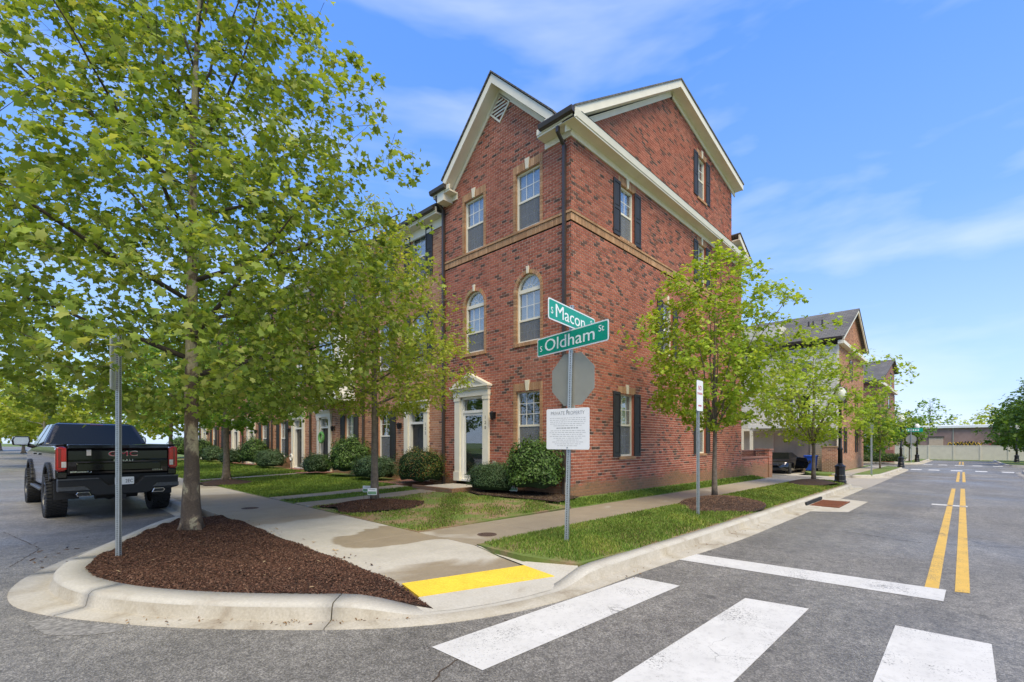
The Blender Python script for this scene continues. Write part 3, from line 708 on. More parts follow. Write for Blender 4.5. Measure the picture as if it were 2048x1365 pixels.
# ------------------------------------------------------------------ road markings
def sheet(pts, dz=.004): return [(x, y, gz(x, y) + dz) for x, y in pts]
def marking(name, label, quads, mat, part='stripe', n=6):
    root = thing(name, (*quads[0][0], gz(*quads[0][0])), label, kind='structure')
    for qd in quads:
        a, b, c, d = [Vector(p) for p in qd]; mb = MB()
        for i in range(n):   # several cells so that the sheet follows the ground
            u0, u1 = i / n, (i + 1) / n
            mb.add(sheet([a.lerp(b, u0), a.lerp(b, u1), d.lerp(c, u1), d.lerp(c, u0)]), [(0, 1, 2, 3)])
        mb.build(part, MAT[mat], root)
    return root
marking('crosswalk', 'white zebra crossing bars in the foreground', [
    [(2.23, 2.42), (5.14, 2.30), (5.10, 2.84), (2.21, 2.98)], [(2.2, 1.12), (5.31, 1.08), (5.21, 1.63), (2.2, 1.70)], [(2.2, -.16), (5.40, -.17), (5.36, .43), (2.2, .44)], [(2.2, -1.5), (5.4, -1.5), (5.4, -.9), (2.2, -.9)]], 'line_white')
marking('stop_line', 'white stop line across the near lane', [[(6.31, 2.84), (6.55, .14), (7.10, .13), (6.80, 2.87)]], 'line_white')
marking('centre_line', 'double yellow centre line', [[(7.10, .19), (24.9, .19), (24.9, .30), (7.08, .31)], [(7.12, -.06), (25.1, -.07), (25.1, .05), (7.08, .06)], [(29.9, .11), (42.4, .11), (42.4, .22), (29.9, .22)], [(29.9, -.11), (42.4, -.11), (42.4, 0), (29.9, 0)], [(60, .13), (74, .13), (74, .25), (60, .25)], [(60, -.1), (74, -.1), (74, .02), (60, .02)]], 'line_yellow', n=10)
marking('lane_tick', 'thin white tick across the centre line', [[(17.4, -.1), (17.75, -.1), (17.75, .62), (17.4, .62)]], 'line_white', n=1)
marking('crosswalk', 'near white bars of the far crossing', [[(43.6, yy), (45.3, yy), (45.3, yy + .58), (43.6, yy + .58)] for yy in (-2.45, -1.2, .0, 1.15, 2.1)], 'line_white', n=1)
marking('crosswalk', 'distant white bars of the far crossing', [[(57.2, yy), (58.9, yy), (58.9, yy + .6), (57.2, yy + .6)] for yy in (-2.5, -1.25, -.1, 1.0, 2.0)], 'line_white', n=1)

# ------------------------------------------------------------------ iron covers and the storm drain
def cover(x, y, r, label):
    root = thing('utility_cover', (x, y, tz(x, y)), label, 'cover', 'iron covers in the pavement')
    MB().lathe(x, y, [(r, tz(x, y) - .03), (r, tz(x, y) + .006), (r * .9, tz(x, y) + .006), (r * .88, tz(x, y) + .003)], 28).build('rim', MAT['cast_iron'], root)
    mb = MB()
    for i in range(-4, 5):
        for j in range(-4, 5):
            if i * i + j * j < 17: mb.box(x + i * r * .19 - .012, x + i * r * .19 + .012, y + j * r * .19 - .012, y + j * r * .19 + .012, tz(x, y) + .003, tz(x, y) + .007)
    mb.build('lid_studs', MAT['cast_iron'], root, kind='stuff')
cover(5.12, 5.45, .155, 'round rusty cover in the pavement near the sign post'); cover(3.47, 11.25, .17, 'grey round cover in the pavement by the planted corner')
gx, gy = 14.6, 2.25
dr = thing('storm_drain', (gx, gy, gz(gx, gy)), 'rusty storm drain grate at the kerb', 'drain grate')
mb = MB(); zz = gz(gx, gy)
mb.add([(gx - .7, gy - .25, zz + .005), (gx + 2.2, gy - .3, zz - .005), (gx + 2.6, 2.72, zz - .004), (gx - 1.3, 2.72, zz + .014)], [(0, 1, 2, 3)]); mb.build('apron', MAT['kerb'], dr)
mb = MB()
for k in range(3): mb.box(gx - .0 + k * .56, gx + .54 + k * .56, gy + .05, gy + .08, zz + .012, zz + .026); mb.box(gx + k * .56, gx + .54 + k * .56, gy + .67, gy + .70, zz + .012, zz + .026)
mb.build('frame', MAT['rust'], dr)['kind'] = 'stuff'
for k in range(3):
    for i in range(9): MB().box(gx + k * .56 + i * .06, gx + k * .56 + i * .06 + .035, gy + .08, gy + .67, zz + .010, zz + .024).build('bar', MAT['rust'], dr)
MB().box(gx, gx + 1.7, gy + .05, gy + .7, zz + .004, zz + .009).build('pit', MAT['hole_dark'], dr)
MB().box(gx - .15, gx + 1.75, 2.985, 3.06, zz + .02, zz + .10).build('inlet', MAT['hole_dark'], dr)
# ------------------------------------------------------------------ masonry
RED = [(.36, .118, .072)] * 9 + [(.40, .14, .087)] * 6 + [(.325, .102, .062)] * 7 + [(.285, .092, .057)] * 4 + [(.20, .078, .05)] * 2 + [(.13, .064, .045)] * 2 + [(.085, .052, .04)] * 1
TAN = [(.45, .225, .128)] * 6 + [(.41, .195, .11)] * 5 + [(.50, .265, .155)] * 4 + [(.35, .155, .09)] * 3 + [(.2, .10, .068)]
SOLD = [(.43, .245, .13)] * 5 + [(.39, .215, .112)] * 3 + [(.47, .28, .155)] * 2
COURSE, BL, JT = .0795, .203, .016
def op_interval(op, z):
    if op[0] == 'rect': return (op[1], op[2]) if op[3] < z < op[4] else None
    _, u0, u1, z0, zs = op
    if z < z0: return None
    if z < zs: return (u0, u1)
    r = (u1 - u0) / 2; d = r * r - (z - zs) ** 2
    return ((u0 + u1) / 2 - math.sqrt(d), (u0 + u1) / 2 + math.sqrt(d)) if d > 0 else None
def cut(iv, holes):
    for a, b in holes:
        n = []
        for p, q in iv:
            if b <= p or a >= q: n.append((p, q)); continue
            if a > p: n.append((p, a))
            if b < q: n.append((b, q))
        iv = n
    return iv
def wall_bricks(fr, outline, z0, z1, ops, bricks, back, pal, rnd, singles=None, single_test=None, proud=.0, uoff=0.):
    """outline(z) -> (u0, u1) of the wall at height z; bricks and back are MBs; singles collects the bricks made as own objects"""
    k = 0; z = z0
    while z < z1 - .02:
        za, zb = z, min(z + COURSE, z1); zm = (za + zb) / 2
        o = outline(zm)
        if o:
            iv = cut([o], [i for i in (op_interval(p, zm) for p in ops) if i])
            for a, b in iv: back.add([fr(a, -.008, za), fr(b, -.008, za), fr(b, -.008, zb), fr(a, -.008, zb)], [(0, 1, 2, 3)])
            u = -40 * BL + uoff + (BL / 2 if k % 2 else 0)
            u += BL * math.floor((o[0] - u) / BL)
            while u < o[1]:
                for a, b in iv:
                    p, q = max(u, a) + JT / 2 * (u >= a - 1e-6), min(u + BL, b) - JT / 2 * (u + BL <= b + 1e-6)
                    if q - p > .02:
                        c = rnd.choice(pal); s = rnd.uniform(.9, 1.1); n1 = proud + rnd.uniform(-.0012, .0012)
                        full = (q - p) > BL - JT - .002
                        if singles is not None and full and single_test(u, zm): singles.append((fr, p, za + JT / 2, n1, c, q - p)); continue
                        c = tuple(v * s for v in c); z_a, z_b = za + JT / 2, zb - JT / 2
                        bricks.add([fr(p, -.01, z_a), fr(q, -.01, z_a), fr(q, -.01, z_b), fr(p, -.01, z_b), fr(p, n1, z_a), fr(q, n1, z_a), fr(q, n1, z_b), fr(p, n1, z_b)],
                                   [(4, 5, 6, 7), (0, 1, 5, 4), (1, 2, 6, 5), (2, 3, 7, 6), (3, 0, 4, 7)], 0, c)
                u += BL
        z += COURSE; k += 1
def frame_front(X): return lambda u, n, z: (X - n, u, z)          # wall facing -X, u runs along +Y
def frame_side(Y): return lambda u, n, z: (u, Y - n, z)            # wall facing -Y, u runs along +X
def soldier(fr, u0, u1, z0, z1, n0, mb, rnd, w=.072, pal=SOLD):
    n = max(1, round((u1 - u0) / w)); w = (u1 - u0) / n
    for i in range(n):
        s = rnd.uniform(.85, 1.15); c = tuple(v * s for v in rnd.choice(pal))
        mb.fbox(fr, u0 + i * w + .004, u0 + (i + 1) * w - .004, n0 - .03, n0 + rnd.uniform(-.001, .001), z0 + .004, z1 - .004, 0, c)
def jamb_course(fr, u0, u1, z0, z1, n0, n1, mb, rnd, pal=SOLD):
    n = max(1, round((z1 - z0) / COURSE)); h = (z1 - z0) / n
    for i in range(n):
        s = rnd.uniform(.85, 1.15); c = tuple(v * s for v in rnd.choice(pal))
        mb.fbox(fr, u0, u1, n0, n1 + rnd.uniform(-.001, .001), z0 + i * h + .004, z0 + (i + 1) * h - .004, 0, c)

# ------------------------------------------------------------------ windows, shutters, doors
def keystone(fr, uc, z0, h, root, w0=.10, w1=.17, n=.035):
    mb = MB(); ps = [fr(uc - w0 / 2, n, z0), fr(uc + w0 / 2, n, z0), fr(uc + w1 / 2, n, z0 + h), fr(uc - w1 / 2, n, z0 + h)]
    a, b = Vector(fr(0, 0, 0)), Vector(fr(0, -.06, 0)); mb.prism(ps, b - a); mb.build('keystone', MAT['keystone'], root, bevel=.006)
def shutter(fr, u0, u1, z0, z1, root):
    mb = MB(); w = .055; n0, n1 = .006, .034
    mb.fbox(fr, u0, u0 + w, n0, n1, z0, z1); mb.fbox(fr, u1 - w, u1, n0, n1, z0, z1)
    zm = z0 + (z1 - z0) * .5
    for a, b in ((z0, z0 + .1), (zm - .045, zm + .045), (z1 - .08, z1)): mb.fbox(fr, u0 + w, u1 - w, n0, n1 - .002, a, b)
    mb.fbox(fr, u0 + w, u1 - w, n0, n0 + .008, z0 + .1, z1 - .08)
    s = mb.build('shutter', MAT['shutter'], root)
    for a, b in ((z0 + .1, zm - .045), (zm + .045, z1 - .08)):
        m2_ = MB(); m2_.fbox(fr, u0 + w + .02, u1 - w - .02, n0 + .008, n1 - .006, a + .02, b - .02); m2_.build('panel', MAT['shutter'], s, bevel=.008)
def window(fr, u0, u1, z0, z1, root, arch=None, cols=3, rows=2, mid=None, shade='blind', lower_rows=2, grid_lower=True, frame='cream', depth=.09, screen=True):
    fw = .05; nb, nf = -depth - .05, -depth + .02
    zt = arch if arch else z1; mid = mid or (z0 + zt) / 2
    mb = MB()
    mb.fbox(fr, u0, u0 + fw, nb, nf, z0, zt); mb.fbox(fr, u1 - fw, u1, nb, nf, z0, zt)
    mb.fbox(fr, u0 + fw, u1 - fw, nb, nf + .012, z0, z0 + fw); mb.fbox(fr, u0 + fw, u1 - fw, nb, nf, zt - (fw if not arch else .05), zt + (0 if not arch else .05))
    mb.fbox(fr, u0 + fw, u1 - fw, nb, nf - .012, mid - .028, mid + .028)
    if arch:
        uc, r = (u0 + u1) / 2, (u1 - u0) / 2
        for i in range(16):
            a, b = math.pi * i / 16, math.pi * (i + 1) / 16
            ps = [(uc + math.cos(t) * q, arch + math.sin(t) * q) for t, q in ((a, r), (b, r), (b, r - fw), (a, r - fw))]
            A = [fr(p[0], nf, p[1]) for p in ps]; v = Vector(fr(0, nb, 0)) - Vector(fr(0, nf, 0)); mb.prism(A, v)
    w = mb.build('window', MAT[frame], root)
    # glazing
    ng = -depth - .02
    for a, b, dn in ((z0 + fw, mid - .028, -.02), (mid + .028, zt - .05, 0)):
        MB().fbox(fr, u0 + fw, u1 - fw, ng + dn - .006, ng + dn, a, b).build('pane', MAT['glass'], w)
    gm = MB()
    def grid(a, b, nr, n_):
        for i in range(1, cols):
            u = u0 + fw + (u1 - u0 - 2 * fw) * i / cols; gm.fbox(fr, u - .009, u + .009, n_, n_ + .008, a, b)
        for j in range(1, nr):
            z = a + (b - a) * j / nr; gm.fbox(fr, u0 + fw, u1 - fw, n_, n_ + .007, z - .009, z + .009)
    grid(mid + .028, zt - .05, rows, ng + .001)
    if grid_lower: grid(z0 + fw, mid - .028, lower_rows, ng - .032)
    if arch:
        uc, r = (u0 + u1) / 2, (u1 - u0) / 2 - fw
        pp = [fr(uc + math.cos(math.pi * i / 20) * r, ng, arch + .05 + max(0, math.sin(math.pi * i / 20) * r - .05)) for i in range(21)]
        MB().prism(pp, Vector(fr(0, -.006, 0)) - Vector(fr(0, 0, 0))).build('pane', MAT['glass'], w)
        for i in (1, 2, 3, 4, 5):
            an = math.pi * i / 6
            gm.tube([fr(uc + math.cos(an) * .1, ng + .004, arch + .05 + math.sin(an) * .1), fr(uc + math.cos(an) * (r - .0), ng + .004, arch + math.sin(an) * r)], .007, 4)
        gm.tube([fr(uc + math.cos(math.pi * i / 10) * .1, ng + .004, arch + .05 + math.sin(math.pi * i / 10) * .1) for i in range(11)], .007, 4)
    if gm.v: gm.build('grille', MAT['white_trim'], w)['kind'] = 'stuff'
    if screen: MB().fbox(fr, u0 + fw, u1 - fw, nf - .03, nf - .028, z0 + fw, mid - .02).build('insect_screen', MAT['screen_see'], w)
    # room box and what hangs behind the glass
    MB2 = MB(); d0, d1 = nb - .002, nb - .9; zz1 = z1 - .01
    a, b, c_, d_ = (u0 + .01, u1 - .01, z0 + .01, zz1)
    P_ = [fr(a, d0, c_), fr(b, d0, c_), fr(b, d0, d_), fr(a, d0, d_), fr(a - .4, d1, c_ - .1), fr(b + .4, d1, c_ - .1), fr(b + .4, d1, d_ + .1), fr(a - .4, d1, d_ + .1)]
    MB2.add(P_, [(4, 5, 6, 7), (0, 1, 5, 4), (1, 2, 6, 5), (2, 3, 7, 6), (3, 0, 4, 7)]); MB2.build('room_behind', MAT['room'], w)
    if shade:
        sm = MB(); zb = {'blind': mid - .06, 'full': z0 + fw, 'half': mid + (zt - mid) * .45}[shade]; z = zt - .06; top = z
        if shade == 'full' or shade == 'blind' or shade == 'half':
            while z > zb:
                sm.add([fr(u0 + fw, d0 - .012, z), fr(u1 - fw, d0 - .012, z), fr(u1 - fw, d0 - .022, z + .029), fr(u0 + fw, d0 - .022, z + .029)], [(0, 1, 2, 3)]); z -= .026
        if arch:
            uc, r = (u0 + u1) / 2, (u1 - u0) / 2 - .03
            sm.add([fr(uc + math.cos(math.pi * i / 12) * r, d0 - .02, arch + math.sin(math.pi * i / 12) * r) for i in range(13)], [tuple(range(13))])
        sm.build('blind', MAT['blind'], w)['kind'] = 'stuff'
    return w
m, t, N = nodes('screen_see')
tr = N('ShaderNodeBsdfTransparent'); df = N('ShaderNodeBsdfDiffuse'); df.inputs['Color'].default_value = (.25, .26, .27, 1); ms = N('ShaderNodeMixShader'); ms.inputs[0].default_value = .5; o = N('ShaderNodeOutputMaterial')
t.links.new(tr.outputs[0], ms.inputs[1]); t.links.new(df.outputs[0], ms.inputs[2]); t.links.new(ms.outputs[0], o.inputs['Surface']); MAT['screen_see'] = m

def text_mesh(s, size, spacing=1., font_w=1., extrude=.0015):
    cu = bpy.data.curves.new('t', 'FONT'); cu.body = s; cu.size = size; cu.align_x = 'CENTER'; cu.align_y = 'CENTER'; cu.extrude = extrude; cu.resolution_u = 3
    cu.space_character = spacing; cu.offset = 0
    ob = bpy.data.objects.new('t', cu); col.objects.link(ob); bpy.context.view_layer.update()
    me = bpy.data.meshes.new_from_object(ob.evaluated_get(bpy.context.evaluated_depsgraph_get()))
    bpy.data.objects.remove(ob); bpy.data.curves.remove(cu); return me
def put_text(name, s, size, org, right, up, mat, parent, bold=0., sx=1., spacing=1.):
    me = text_mesh(s, size, spacing); right, up, org = Vector(right).normalized(), Vector(up).normalized(), Vector(org); nr = right.cross(up)
    base = ORIG[parent.name]; vs = np.empty(len(me.vertices) * 3); me.vertices.foreach_get('co', vs); vs = vs.reshape(-1, 3)
    out = np.array([org + right * (v[0] * sx) + up * v[1] + nr * v[2] - base for v in vs]); me.vertices.foreach_set('co', out.ravel())
    me.materials.clear(); me.materials.append(MAT[mat]); me.update()
    return link(name, me, parent)

def downspout(X, Y, z0, z1, root, off=.06):
    mb = MB(); r = .04; x = X - off
    mb.box(x - r, x + r, Y - r, Y + r, z0, z1)
    mb.prism([(x - r, Y - r, z1), (x + r, Y - r, z1), (x + r, Y + r, z1), (x - r, Y + r, z1)], (-.26, 0, .22))
    mb.box(x - r - .26, x + r - .26, Y - r, Y + r, z1 + .22, z1 + .36)
    return mb.build('downspout', MAT['gutter_brown'], root)
def gutter(X, y0, y1, z, root):
    mb = MB(); pr = [(-.0, 0), (.0, .13), (-.12, .13), (-.13, .11), (-.10, .02), (-.07, 0)]
    mb.prism([(X + a, y0, z + b) for a, b in pr], (0, y1 - y0, 0)); return mb.build('gutter', MAT['gutter_brown'], root)
def lantern(X, Y, z, root):
    mb = MB(); mb.box(X - .02, X, Y - .05, Y + .05, z - .08, z + .1); mb.tube([(X - .02, Y, z + .06), (X - .1, Y, z + .1)], .012, 6)
    mb.lathe(X - .11, Y, [(.02, z + .12), (.085, z + .07), (.08, z + .05), (.055, z - .1), (.03, z - .13)], 6); return mb.build('wall_lantern', MAT['dark_iron'], root)
def door_set(X, y0, y1, z0, root, pediment=True, number=None, ztop=3.02, storm=True, door='door_black', dir=1):
    """door surround on a wall facing -X between y0 and y1, threshold at z0"""
    fr = frame_front(X); pw = .24; ze = ztop
    sm = MB()
    for a, b in ((y0, y0 + pw), (y1 - pw, y1)):
        sm.fbox(fr, a, b, -.03, .07, z0, ze); sm.fbox(fr, a - .02, b + .02, -.02, .10, z0 - .02, z0 + .26); sm.fbox(fr, a - .015, b + .015, -.02, .09, ze - .12, ze)
    sm.fbox(fr, y0 - .03, y1 + .03, -.03, .10, ze, ze + .20); sm.fbox(fr, y0 - .06, y1 + .06, -.03, .15, ze + .20, ze + .26); sm.fbox(fr, y0 - .10, y1 + .10, -.03, .20, ze + .26, ze + .31)
    su = sm.build('door_surround', MAT['cream'], root)
    if pediment:
        yc = (y0 + y1) / 2; h = .40; zb = ze + .31; w = (y1 - y0) / 2 + .10
        pm = MB(); pm.prism([fr(yc - w + .1, .10, zb), fr(yc + w - .1, .10, zb), fr(yc, .10, zb + h - .06)], (.12, 0, 0))
        for s in (-1, 1):
            pm.prism([fr(yc + s * w, .20, zb), fr(yc + s * (w - .19), .20, zb), fr(yc, .20, zb + h - .085), fr(yc, .20, zb + h)], (.22, 0, 0))
        pm.build('pediment', MAT['cream'], root)
    a, b = y0 + pw, y1 - pw
    jm = MB(); jm.fbox(fr, a, a + .07, -.18, .0, z0, ze); jm.fbox(fr, b - .07, b, -.18, .0, z0, ze); jm.fbox(fr, a, b, -.18, -.0, ze - .07, ze); jm.fbox(fr, a, b, -.18, -.02, ze - .50, ze - .42); jm.fbox(fr, a, b, -.18, .04, z0 - .02, z0 + .03)
    fr_ = jm.build('door_frame', MAT['white_trim'], root)
    MB().fbox(fr, a + .07, b - .07, -.10, -.095, ze - .42, ze - .07).build('transom', MAT['glass'], root)
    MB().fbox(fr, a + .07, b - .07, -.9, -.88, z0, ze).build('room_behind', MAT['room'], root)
    dt = ze - .50
    d = MB(); d.fbox(fr, a + .07, b - .07, -.17, -.12, z0 + .03, dt); do = d.build('door', MAT[door], root)
    if storm:
        s_ = MB(); s_.fbox(fr, a + .07, a + .15, -.09, -.05, z0 + .03, dt); s_.fbox(fr, b - .15, b - .07, -.09, -.05, z0 + .03, dt); s_.fbox(fr, a + .15, b - .15, -.09, -.05, dt - .08, dt); s_.fbox(fr, a + .15, b - .15, -.09, -.05, z0 + .03, z0 + .16)
        so = s_.build('storm_door', MAT['white_trim'], root); MB().fbox(fr, a + .15, b - .15, -.075, -.07, z0 + .16, dt - .08).build('pane', MAT['glass'], so)
        MB().tube([fr(a + .11, -.05, z0 + 1.0), fr(a + .11, .0, z0 + 1.0), fr(a + .2, .0, z0 + 1.02)], .012, 6).build('handle', MAT['dark_iron'], so)
    else:
        wv = (b - a - .14) / 2
        for i in range(2):
            for (p, q) in ((.12, .55), (.68, 1.35), (1.45, dt - z0 - .15)):
                MB().fbox(fr, a + .07 + i * wv + .08, a + .07 + (i + 1) * wv - .06, -.122, -.112, z0 + p + .03, z0 + q).build('panel', MAT[door], do, bevel=.008)
    if number:
        for i, ch in enumerate(number): put_text('house_number', ch, .14, fr(y0 + pw * .5, .072, z0 + 1.93 - i * .155), (0, -1, 0), (0, 0, 1), 'text_black', su)
# ------------------------------------------------------------------ the corner house
rnd = random.Random(5)
H1 = thing('brick_townhouse', (BX, BY, .1), 'three storey red brick corner house with arched windows and gabled roof', 'house')
FF, FS = frame_front(BX), frame_side(BY); YL = 12.40; XR = 22.36; ZE = 9.52
fops = [('rect', 8.19, 9.08, 7.52, 9.13), ('rect', 10.41, 11.29, 7.52, 9.13), ('arch', 8.18, 9.06, 4.37, 5.81), ('arch', 10.39, 11.27, 4.37, 5.81), ('rect', 8.19, 9.07, 1.30, 3.03), ('rect', 10.14, 11.70, 0, 3.05), ('rect', BY - 1, YL + 1, 7.24, 7.50)]
GC = 9.70
def front_out(z):
    if z < 9.66: return (BY, YL)
    h = 11.80 - z
    return (GC - h * .985, GC + h * .985) if h > .08 else None
sops = [('rect', 11.99, 12.78, 1.20, 3.03), ('rect', 17.53, 18.28, 1.20, 3.0), ('rect', 14.66, 15.40, 4.52, 6.25), ('rect', 12.0, 12.80, 7.56, 9.10), ('rect', 17.53, 18.27, 7.56, 9.10), ('rect', 17.53, 18.28, 10.82, 12.40), ('rect', BX - 1, XR + 1, 7.24, 7.50)]
RX, RZ = 15.27, 13.62       # ridge; front eave at 9.31, rear wall of the top storey at 21.1
def side_out(z):
    if z < ZE: return (BX, XR)
    if z < 9.95: return (BX, 21.1)
    a = BX + (z + .30 - 9.95) / .668; b = 21.1
    if z + .30 > 12.63: b = 21.1 - (z + .30 - 12.63) / .172
    return (max(BX, a), b) if b - a > .1 else None
bk, mo, sg = MB(), MB(), []
wall_bricks(FF, front_out, -.1, 11.72, fops, bk, mo, RED, rnd, sg, lambda u, z: u < 8.17 and 1.0 < z < 2.2)
wall_bricks(FS, side_out, -.1, 13.3, sops, bk, mo, RED, rnd, sg, lambda u, z: u < 11.62 and .95 < z < 3.0, uoff=.1)
wall = mo.build('wall', MAT['mortar_red'], H1)
# the bricks nearest the corner are pieces of their own
sg = sorted(sg, key=lambda s: abs(s[2] - 1.7))
for fr, p, z, n1, c, ln in sg[300:]:
    q = p + ln; zb = z + COURSE - JT; c = tuple(v * rnd.uniform(.85, 1.15) for v in c)
    bk.add([fr(p, -.01, z), fr(q, -.01, z), fr(q, -.01, zb), fr(p, -.01, zb), fr(p, n1, z), fr(q, n1, z), fr(q, n1, zb), fr(p, n1, zb)], [(4, 5, 6, 7), (0, 1, 5, 4), (1, 2, 6, 5), (2, 3, 7, 6), (3, 0, 4, 7)], 0, c)
br = bk.build('brickwork', MAT['brick'], H1, kind='stuff'); sg = sg[:300]
meshes = {}
for fr, p, z, n1, c, ln in sg:
    key = (fr is FF, c)
    if key not in meshes:
        mb = MB(); o_ = Vector(fr(0, 0, 0))
        mb.add([tuple(Vector(fr(u, n, zz)) - o_) for n in (-.012, 0) for (u, zz) in ((0, 0), (BL - JT, 0), (BL - JT, COURSE - JT), (0, COURSE - JT))], [(4, 5, 6, 7), (0, 1, 5, 4), (1, 2, 6, 5), (2, 3, 7, 6), (3, 0, 4, 7)], 0, c)
        me = bpy.data.meshes.new('brick'); me.from_pydata(mb.v, [], mb.f); me.materials.append(MAT['brick'])
        at = me.attributes.new('col', 'FLOAT_COLOR', 'FACE'); at.data.foreach_set('color', np.array([(*c, 1)] * 5, np.float32).ravel()); meshes[key] = me
    link('brick', meshes[key], wall, fr(p, n1, z))
# soldier band
sb = MB()
soldier(FF, BY - .012, YL, 7.25, 7.44, .012, sb, rnd); soldier(FS, BX - .012, XR, 7.25, 7.44, .012, sb, rnd)
soldier(FF, BY - .03, YL, 7.44, 7.505, .035, sb, rnd, .2); soldier(FS, BX - .03, XR, 7.44, 7.505, .035, sb, rnd, .2)
sb.build('band_course', MAT['brick'], H1, kind='stuff')
# windows on the front
tr_ = MB()
for (a, b, z0, z1, ar) in ((8.19, 9.08, 7.52, 9.13, None), (10.41, 11.29, 7.52, 9.13, None), (8.18, 9.06, 4.37, 6.25, 5.81), (10.39, 11.27, 4.37, 6.25, 5.81), (8.19, 9.07, 1.30, 3.03, None)):
    low = z0 < 2
    window(FF, a, b, z0, z1, H1, arch=ar, cols=3, rows=3 if low else 2, mid=2.07 if low else (None if ar is None else 5.0), shade=None if low else 'blind')
    zj = ar or z1
    jamb_course(FF, a - .10, a, z0 - .1, zj, -.15, .010, tr_, rnd); jamb_course(FF, b, b + .10, z0 - .1, zj, -.15, .010, tr_, rnd)
    if z0 < 7: soldier(FF, a - .10, b + .10, z0 - .105, z0, .03, tr_, rnd); tr_.fbox(FF, a, b, -.15, -.0, z0 - .05, z0 - .001, 0, SOLD[0])
    if ar is None:
        soldier(FF, a - .10, b + .10, z1, z1 + .22, .010, tr_, rnd); tr_.fbox(FF, a, b, -.15, -.03, z1 + .001, z1 + .05, 0, SOLD[0]); keystone(FF, (a + b) / 2, z1 - .005, .29, H1)
    else:
        uc, r = (a + b) / 2, (b - a) / 2
        for i in range(18):
            t0, t1 = math.pi * i / 18 + .008, math.pi * (i + 1) / 18 - .008
            c = tuple(v * rnd.uniform(.85, 1.15) for v in rnd.choice(SOLD))
            tr_.prism([FF(uc + math.cos(t) * q_, .010, ar + math.sin(t) * q_) for t, q_ in ((t0, r), (t0, r + .10), (t1, r + .10), (t1, r))], (.16, 0, 0), 0, c)
        keystone(FF, uc, 6.245, .2, H1, .075, .1)
tr_.build('window_surrounds', MAT['brick'], H1, kind='stuff')
# windows on the side, with shutters
ts = MB()
for (a, b, z0, z1) in ((11.99, 12.78, 1.20, 3.03), (17.53, 18.28, 1.20, 3.0), (14.66, 15.40, 4.52, 6.25), (12.0, 12.80, 7.56, 9.10), (17.53, 18.27, 7.56, 9.10), (17.53, 18.28, 10.82, 12.40)):
    window(FS, a, b, z0, z1, H1, cols=3 if z0 < 2 else 2, rows=2, shade='blind', lower_rows=3)
    for s in (a - .38, b + .01): shutter(FS, s, s + .37, z0 - .01, z1 + .03, H1)
    soldier(FS, a - .1, b + .1, z1, z1 + .2, .010, ts, rnd); keystone(FS, (a + b) / 2, z1 - .005, .27, H1, .09, .15)
    soldier(FS, a - .06, b + .06, z0 - .09, z0 - .002, .04, ts, rnd); ts.fbox(FS, a - .02, a, -.15, .0, z0, z1, 0, RED[0]); ts.fbox(FS, b, b + .02, -.15, .0, z0, z1, 0, RED[0]); ts.fbox(FS, a, b, -.15, 0, z1 + .001, z1 + .03, 0, SOLD[0]); ts.fbox(FS, a, b, -.15, 0, z0 - .03, z0 - .001, 0, SOLD[0])
ts.build('window_surrounds', MAT['brick'], H1, kind='stuff')
door_set(BX, 10.14, 11.70, .42, H1, True, '120')
lantern(BX, 9.93, 2.40, H1)
MB().fbox(FF, 9.88, 9.98, 0, .04, .95, 1.06).build('vent_cap', MAT['concrete'], H1)
# entrance step in brick
st = thing('brick_step', (8.7, 10.8, .2), 'red brick entrance step of the corner house', 'step')
MB().box(8.05, BX - .02, 9.95, 11.78, .02, .30).build('tread', MAT['concrete'], st)
rb = MB()
for (a, b, nrm) in ((9.93, 11.80, 'x'), (8.03, BX - .02, 'y')):
    for c_ in range(4):
        u = a - (BL / 2 if c_ % 2 else 0)
        while u < b:
            p, q_ = max(a, u) + .004, min(b, u + BL) - .004
            if q_ - p > .03:
                cc = tuple(v * rnd.uniform(.7, 1.2) for v in (.27, .115, .08)); z = .085 + c_ * .068
                rb.box(8.03, 8.13, p, q_, z, z + .06, 0, cc) if nrm == 'x' else rb.box(p, q_, 9.93, 10.03, z, z + .06, 0, cc)
            u += BL
rb.build('brick_edging', MAT['brick'], st, kind='stuff')
# trims, cornice, rakes, roof
cr = MB(); OV = .34
def rake(mb, A, B, depth, h, out):     # sloping board: from A to B, h high, reaching `out` from the wall
    A, B = Vector(A), Vector(B); mb.prism([A, B, B + Vector((0, 0, h)), A + Vector((0, 0, h))], out)
# side cornice: frieze, soffit, fascia, small pent roof above
fz = MB(); fz.box(BX - .03, XR + .03, BY - .03, BY + .02, ZE - .16, ZE - .001); fz.build('frieze', MAT['cream'], H1)
co = MB(); co.box(BX - OV, XR + .02, BY - OV, BY + .03, ZE, ZE + .05); co.prism([(BX - OV, BY - OV - .02, ZE + .05), (BX - OV, BY - OV + .04, ZE + .05), (BX - OV, BY - OV + .04, ZE + .22), (BX - OV, BY - OV - .05, ZE + .22)], (XR - BX + OV + .1, 0, 0)); co.build('cornice', MAT['cream'], H1)
pr = MB(); pr.prism([(BX - .1, BY - OV - .06, ZE + .225), (BX - .1, BY + .03, ZE + .50), (BX - .1, BY + .03, ZE + .23)], (XR - BX + .2, 0, 0)); pr.build('pent_roof', MAT['shingle'], H1)
